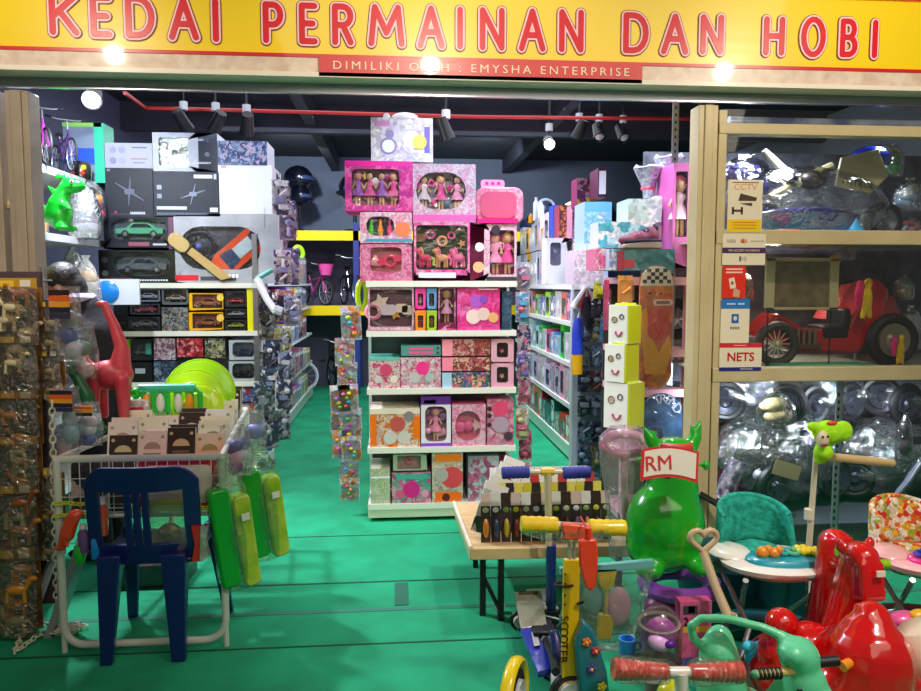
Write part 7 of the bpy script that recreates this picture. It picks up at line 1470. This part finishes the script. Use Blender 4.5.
# ================================================================== BABY WALKERS
def walker(lbl, px, Y, seatm, traym, insm, toys, basem, s=1.0):
    c = P(px, 564, Y); z = c.z; t = thing('baby_walker', lbl, 'baby walker', (c.x, Y, 0))
    b = B(); b.lathe([(0, z-.02), (.16*s, z-.03), (.225*s, z), (.232*s, z+.018), (.2*s, z+.028), (0, z+.028)], (0, 0, 0), traym, sy=.72, seg=36); b.ell((-.17*s, .08, z+.03), (.09, .1, .025), traym); b.build('tray', t)
    ins = B().lathe([(0, z+.05), (.15*s, z+.048), (.165*s, z+.038), (.168*s, z+.02), (0, z+.02)], (.02, -.03, 0), insm, sy=.55, seg=30).build('play_panel', t)
    for (dx, dy, sc, cc, k) in toys:
        b = B()
        if k == 0: b.ell((dx, dy, z+.065), (.026*sc, .02*sc, .022*sc), M(cc, .3, coat=.6)).ell((dx+.018*sc, dy-.005, z+.078), (.016*sc,)*3, M(cc, .3, coat=.6))
        elif k == 1: b.torus((dx, dy, z+.06), .02*sc, .008*sc, M(cc, .3, coat=.6)).ell((dx, dy, z+.07), .012*sc, M(cc, .3))
        else: [b.ell((dx+.02*sc*math.cos(q*1.05), dy+.02*sc*math.sin(q*1.05), z+.062), (.014*sc, .014*sc, .012*sc), M(cc, .3, coat=.6)) for q in range(6)]; b.ell((dx, dy, z+.065), .016*sc, M(cc, .3))
        b.build('play_toy', t)
    # seat back
    n = 16; vs = []; fs = []
    for i in range(n+1):
        a_ = math.radians(-10+200*i/n); x = -.03*s+.155*s*math.cos(a_); y = .12+.12*math.sin(a_)
        for k in range(6):
            u = k/5; zz = z+.0+(.16+.045*math.sin(a_))*u; vs.append((x*(1-.08*u*u), y+.03*u, zz))
    for i in range(n):
        for k in range(5): fs.append((i*6+k, i*6+k+1, i*6+7+k, i*6+6+k))
    b = B(); b.add(vs, fs, seatm); o = b.build('seat', t); d = o.modifiers.new('thick', 'SOLIDIFY'); d.thickness = .02; d.offset = 0
    b = B()
    b.tube([vs[i*6+5] for i in range(n+1)], .012, seatm, 8); b.build('seat_rim', o)
    B().ell((-.03, .12, z-.02), (.13*s, .12, .07), seatm).build('seat_pouch', t)
    for sx in (-1, 1):
        B().tube([(sx*.2*s, .12, z-.02), (sx*.12, -.02, z*.5), (sx*.22, -.14, .16)], .011, M('b8bcc0', .25, metal=.8), 8).build('leg', t)
        B().tube([(sx*.18*s, -.1, z-.02), (sx*.1, .1, z*.5), (sx*.22, .2, .16)], .011, M('b8bcc0', .25, metal=.8), 8).build('leg', t)
    B().torus((0, .05, .15), .225*s, .045, basem, (0, 0, 0), 30, 10, 1.1, .95).build('base_ring', t)
    for a_ in (.8, 2.3, 3.9, 5.5): B().ell((.24*s*math.cos(a_), .05+.21*s*math.sin(a_), .045), (.035, .02, .045), M('1c2c30', .5)).build('caster', t)
    return t, z
TEALF = NOISE('108878', '28b8a0', 38, .9, 0, .5)
wk, wz = walker('teal-seated baby walker with white tray and turquoise play panel', 778, 2.75, TEALF, M('f2ede4', .3, coat=.5), M('28a8c0', .3, coat=.6),
   [(-.085, -.04, 1.1, 'f8982c', 0), (-.045, -.05, 1.0, 'f8982c', 0), (-.0, -.03, 1, '38b8b0', 1), (.04, -.035, 1, '68c898', 1), (.09, -.02, 1.2, 'f0d418', 2), (.13, -.04, 1.1, 'f0d418', 2)], M('16606c', .35, coat=.5))
# logo oval on its tray
b = B(); b.ell((.04, -.158, wz+.008), (.022, .006, .008), M('70a898', .4)); b.build('tray_badge', wk)
a, c = P(808, 548, 2.95)-wk.location, P(816, 455, 2.95)-wk.location
B().tube([a+Vector((0, 0, -.1)), c], [.014, .011], M('d8ccb0', .35, coat=.4), 10).build('push_pole', wk)
m_ = P(809, 514, 2.95)-wk.location; B().tube([m_-Vector((0, 0, .022)), m_+Vector((0, 0, .022))], .02, M('e0d8c0', .35), 10).build('pole_collar', wk)
h0, h1 = P(822, 456, 2.93)-wk.location, P(892, 463, 3.05)-wk.location; B().tube([h0, h1], .018, M('d4b880', .4, coat=.3), 10).build('push_handle', wk)
FM_ = NOISE('98d800', 'a8e818', 40, .85, 0, .4); p = P(827, 440, 2.85)
creature('plush_toy', 'lime green plush puppy head hung on the walker push handle', 'plush toy', p, 0, FM_, [('e', (.0, 0, .03), (.062, .05, .052)), ('e', (-.058, 0, .055), (.034, .02, .022)), ('e', (.066, 0, .035), (.04, .03, .044)), ('e', (-.02, -.01, -.05), (.04, .034, .034)), ('t', [(-.015, 0, -.04), (-.025, 0, -.075)], [.034, .026])], .006,
  extras=[('muzzle', lambda b: b.ell((-.04, -.036, .01), (.024, .02, .036), M('d8c8a8', .6)).ell((-.042, -.056, -.008), (.014, .006, .006), M('882c28')).ell((-.05, -.053, .024), (.005,)*3, BLACK).ell((-.03, -.055, .026), (.005,)*3, BLACK)), ('bow', lambda b: b.ell((.0, -.03, .075), (.022, .01, .01), M('e83828')))])
FLOR = PR(['fff0d0', 'e83828', 'f8c020', 'fff4dc', 'f07020', 'f4e8c8', 'a8b840'], 42, .8, 0, .1)
wk2, _z = walker('flower-patterned baby walker with pink tray at the picture edge', 938, 2.75, FLOR, M('f4b8b8', .3, coat=.5), M('e83c90', .3, coat=.6), [(-.1, -.04, 1.2, '3838b0', 1), (-.06, -.05, 1.2, '4848c8', 0), (-.02, -.05, 1.2, '58a040', 2), (.06, -.03, 1.2, 'f8d020', 2)], M('681c28', .35, coat=.5))

# ================================================================== RIDE-ON ANIMALS
RR = NOISE('c80808', 'd81010', 5, .14, 1.0)
def bar(c, d, L, col, r=.016): 
    return lambda b: b.tube([Vector(c)-Vector(d)*L, Vector(c)+Vector(d)*L], r, col, 12)
p = P(829, 580, 2.62); creature('ride_on_animal', 'red ride-on animal with round head and lime handle behind the tray', 'ride-on toy', (p.x, 2.62, 0), 0, RR,
  [('e', (.0, .05, .18), (.09, .14, .13)), ('t', [(0, -.02, .25), (.0, -.03, .45), (.0, -.03, P(838, 545, 2.62).z)], [.1, .08, .065]), ('e', (0, -.03, P(838, 541, 2.62).z), (.062, .065, .058)), ('x', (.0, -.05, P(838, 533, 2.62).z), (.07, .08, .03)), ('e', (.0, -.09, P(838, 553, 2.62).z), (.05, .05, .035)), ('e', (-.07, .08, .07), (.04, .06, .07)), ('e', (.07, .08, .07), (.04, .06, .07))], .011, extras=[('handle', bar((-.0, -.12, P(838, 553, 2.5).z), (1, 0, -.1), .05, M('78c818', .35)))])
p = P(857, 580, 2.42); creature('ride_on_animal', 'red ride-on animal with long square muzzle and white label, face forward', 'ride-on toy', (p.x, 2.42, 0), 0, RR,
  [('e', (.02, .06, .2), (.1, .13, .14)), ('t', [(0, .05, .3), (.0, .0, P(864, 556, 2.42).z)], [.1, .055]), ('e', (0, -.02, P(864, 553, 2.42).z), (.055, .06, .045)), ('x', (0, -.06, P(864, 574, 2.42).z), (.085, .07, .13), -.2), ('e', (-.055, .02, P(864, 546, 2.42).z), (.02, .015, .03)), ('e', (.055, .02, P(864, 546, 2.42).z), (.02, .015, .03)), ('e', (-.09, .1, .08), (.05, .08, .08)), ('e', (.11, .1, .08), (.05, .08, .08))], .01,
  extras=[('handle', bar((.045, -.02, P(864, 562, 2.42).z), (1, 0, -.05), .055, M('90c818', .35))), ('price_label', lambda b: b.cbox((.012, -.108, P(864, 562, 2.42).z), (.03, .006, .02), M('f4e8d8')))])
Y = 2.2; p = P(862, 640, Y); zz = lambda y: P(862, y, Y).z; xx = lambda x: P(x, 650, Y).x-p.x
creature('ride_on_animal', 'large glossy red ride-on toy with orange handle and price label, in front', 'ride-on toy', (p.x, Y, 0), 0, RR,
  [('e', (xx(862), .05, .28), (.13, .16, .2)), ('t', [(xx(870), 0, zz(616)), (xx(869), -.01, zz(627)), (xx(867), -.01, zz(640)), (xx(866), -.02, zz(656)), (xx(862), -.02, .3)], [.05, .07, .1, .135, .14]), ('e', (xx(840), -.02, zz(648)), (.03, .04, .03)), ('x', (xx(870), 0, zz(610)), (.085, .08, .02)), ('t', [(xx(878), -.03, zz(650)), (xx(898), -.02, zz(660)), (xx(910), .0, zz(652))], [.05, .035, .012]), ('t', [(xx(862), -.07, zz(655)), (xx(892), -.08, zz(672)), (xx(900), -.06, zz(720))], [.05, .045, .05]), ('e', (xx(835), .0, zz(685)), (.07, .1, .08)), ('e', (.0, .05, .1), (.15, .18, .1))], .009,
  extras=[('handle', lambda b: b.tube([(xx(845), -.07, zz(646)), (xx(826), -.09, zz(651))], [.012, .017], M('f09018', .35, coat=.5), 12)), ('price_label', lambda b: b.cbox((xx(880), -.118, zz(652)), (.03, .004, .024), M('f4e0c0'))), ('star_mark', lambda b: b.prism([(xx(886)+.016*(1 if j % 2 else .5)*math.cos(j*PI/5), zz(640)+.016*(1 if j % 2 else .5)*math.sin(j*PI/5)) for j in range(10)], -.1, -.085, M('f07010', .4)))])
Y = 2.42; p = P(785, 640, Y); zz = lambda y: P(785, y, Y).z; xx = lambda x: P(x, 640, Y).x-p.x
creature('ride_on_animal', 'red ride-on toy with ball-shaped head behind the mint one', 'ride-on toy', (p.x, Y, 0), 0, RR,
  [('e', (xx(781), 0, zz(623)), (.057, .057, .055)), ('t', [(xx(792), .0, zz(636)), (xx(806), .02, zz(650)), (xx(815), .03, .3)], [.035, .05, .1]), ('t', [(xx(778), 0, zz(640)), (xx(780), .02, .3)], [.03, .07]), ('e', (xx(800), .05, .2), (.16, .18, .15)), ('e', (xx(800), .05, .08), (.17, .18, .08))], .009, extras=[('antenna', lambda b: b.tube([(xx(768), 0, zz(640)), (xx(766), 0, zz(668))], .012, M('c81850', .3)))])
Y = 2.0; p = P(775, 660, Y); zz = lambda y: P(775, y, Y).z; xx = lambda x: P(x, 650, Y).x-p.x
MN = NOISE('58c890', '68d8a4', 6, .35, .5)
creature('ride_on_animal', 'mint green rocking ride-on with loop backrest and black grips', 'ride-on toy', (p.x, Y, 0), 0, MN,
  [('e', (xx(796), -.02, zz(655)), (.056, .06, .06)), ('e', (xx(800), -.03, zz(680)), (.062, .065, .075)), ('e', (xx(786), -.03, zz(648)), (.04, .05, .035)), ('e', (xx(808), -.05, zz(690)), (.05, .06, .05)), ('t', [(xx(795), 0, zz(690)), (xx(790), .04, .3), (xx(760), .1, .25)], [.055, .08, .12]),
   ('e', (xx(737), .12, zz(665)), (.05, .04, .07)), ('t', [(xx(737), .12, zz(672)), (xx(745), .1, .25)], [.06, .1]), ('e', (xx(765), .06, .18), (.17, .18, .12)),
   ('t', [(xx(790), .0, zz(640)), (xx(765), .03, zz(631)), (xx(738), .07, zz(628)), (xx(715), .1, zz(631)), (xx(706), .11, zz(640)), (xx(710), .12, zz(655)), (xx(724), .13, zz(668))], [.016, .014, .014, .014, .015, .015, .014])], .008,
  extras=[('grip', lambda b: [b.tube([(xx(756)+dx, -.05, zz(664)) , (xx(756)+dx+.006, -.05, zz(664))], .017, M('181418', .5), 12) for dx in (-.018, -.006, .006, .018, .03, .042)] and b.tube([(xx(748), -.05, zz(664)), (xx(785), -.05, zz(663))], .012, M('c8b060', .4), 10).ell((xx(748), -.05, zz(664)), (.014, .012, .012), M('48a878')) and None),
          ('far_grip', lambda b: b.tube([(xx(812), -.03, zz(659)), (xx(832), -.03, zz(658))], .015, M('181418', .5), 12)),
          ('eye', lambda b: b.tube([(xx(786), -.078, zz(676)), (xx(790), -.08, zz(688))], .008, BLACK, 8).ell((xx(787), -.088, zz(679)), .004, WHITE)), ('price_label', lambda b: b.cbox((xx(805), -.095, zz(686)), (.034, .004, .02), M('d8e8d0')))])
for i, (px, py, r, c, nm, Y) in enumerate([(905, 620, .04, 'f060a8', 'pink rounded toy seat part', 2.35), (912, 634, .03, '3870d8', 'blue toy tube', 2.3), (920, 615, .025, 'f8c020', 'yellow toy knob', 2.33)]):
    p = P(px, py, Y); t = thing('toy_attachment', '%s at the picture edge above the cream toy' % nm, 'toy', p)
    if i == 1: B().tube([(-.06, 0, 0), (.08, 0, .01)], r*.7, M(c, .3, coat=.5)).build('tube', t)
    else: B().ell((0, 0, 0), (r*1.6, r, r*.8), M(c, .3, coat=.5)).build('shell', t)
    B().cyl((0, .02, -p.z), (0, .02, 0), .012, M('705058')).build('post', t)
p = P(915, 690, 2.2); creature('ride_on_animal', 'smooth cream ride-on body at the lower picture edge', 'ride-on toy', (p.x, 2.2, 0), 0, M('e8dcc4', .35, coat=.4), [('e', (.05, 0, P(0, 690, 2.2).z-.02), (.12, .12, .12)), ('t', [(.05, 0, .3), (.05, 0, .05)], [.1, .14])], .011)
p = P(770, 640, 3.1); B().lathe([(0, -.2), (.27, -.2), (.32, .1), (.34, .12), (.33, .13), (.3, .11), (.25, -.17), (0, -.17)], (0, 0, 0), M('105058', .4, coat=.4), seg=32, sx=1.15, sy=.75).build('storage_ring', label='dark teal plastic ring under the teal baby walker', cat='plastic ring').location = (p.x, 3.3, .205)
# black diagonal rod behind the walker
a, c = P(700, 494, 3.84), P(745, 520, 3.7); B().tube([a, c], .018, BLACK, 8).build('umbrella_rod', label='thin black rod slanting in front of the entrance post', cat='rod')
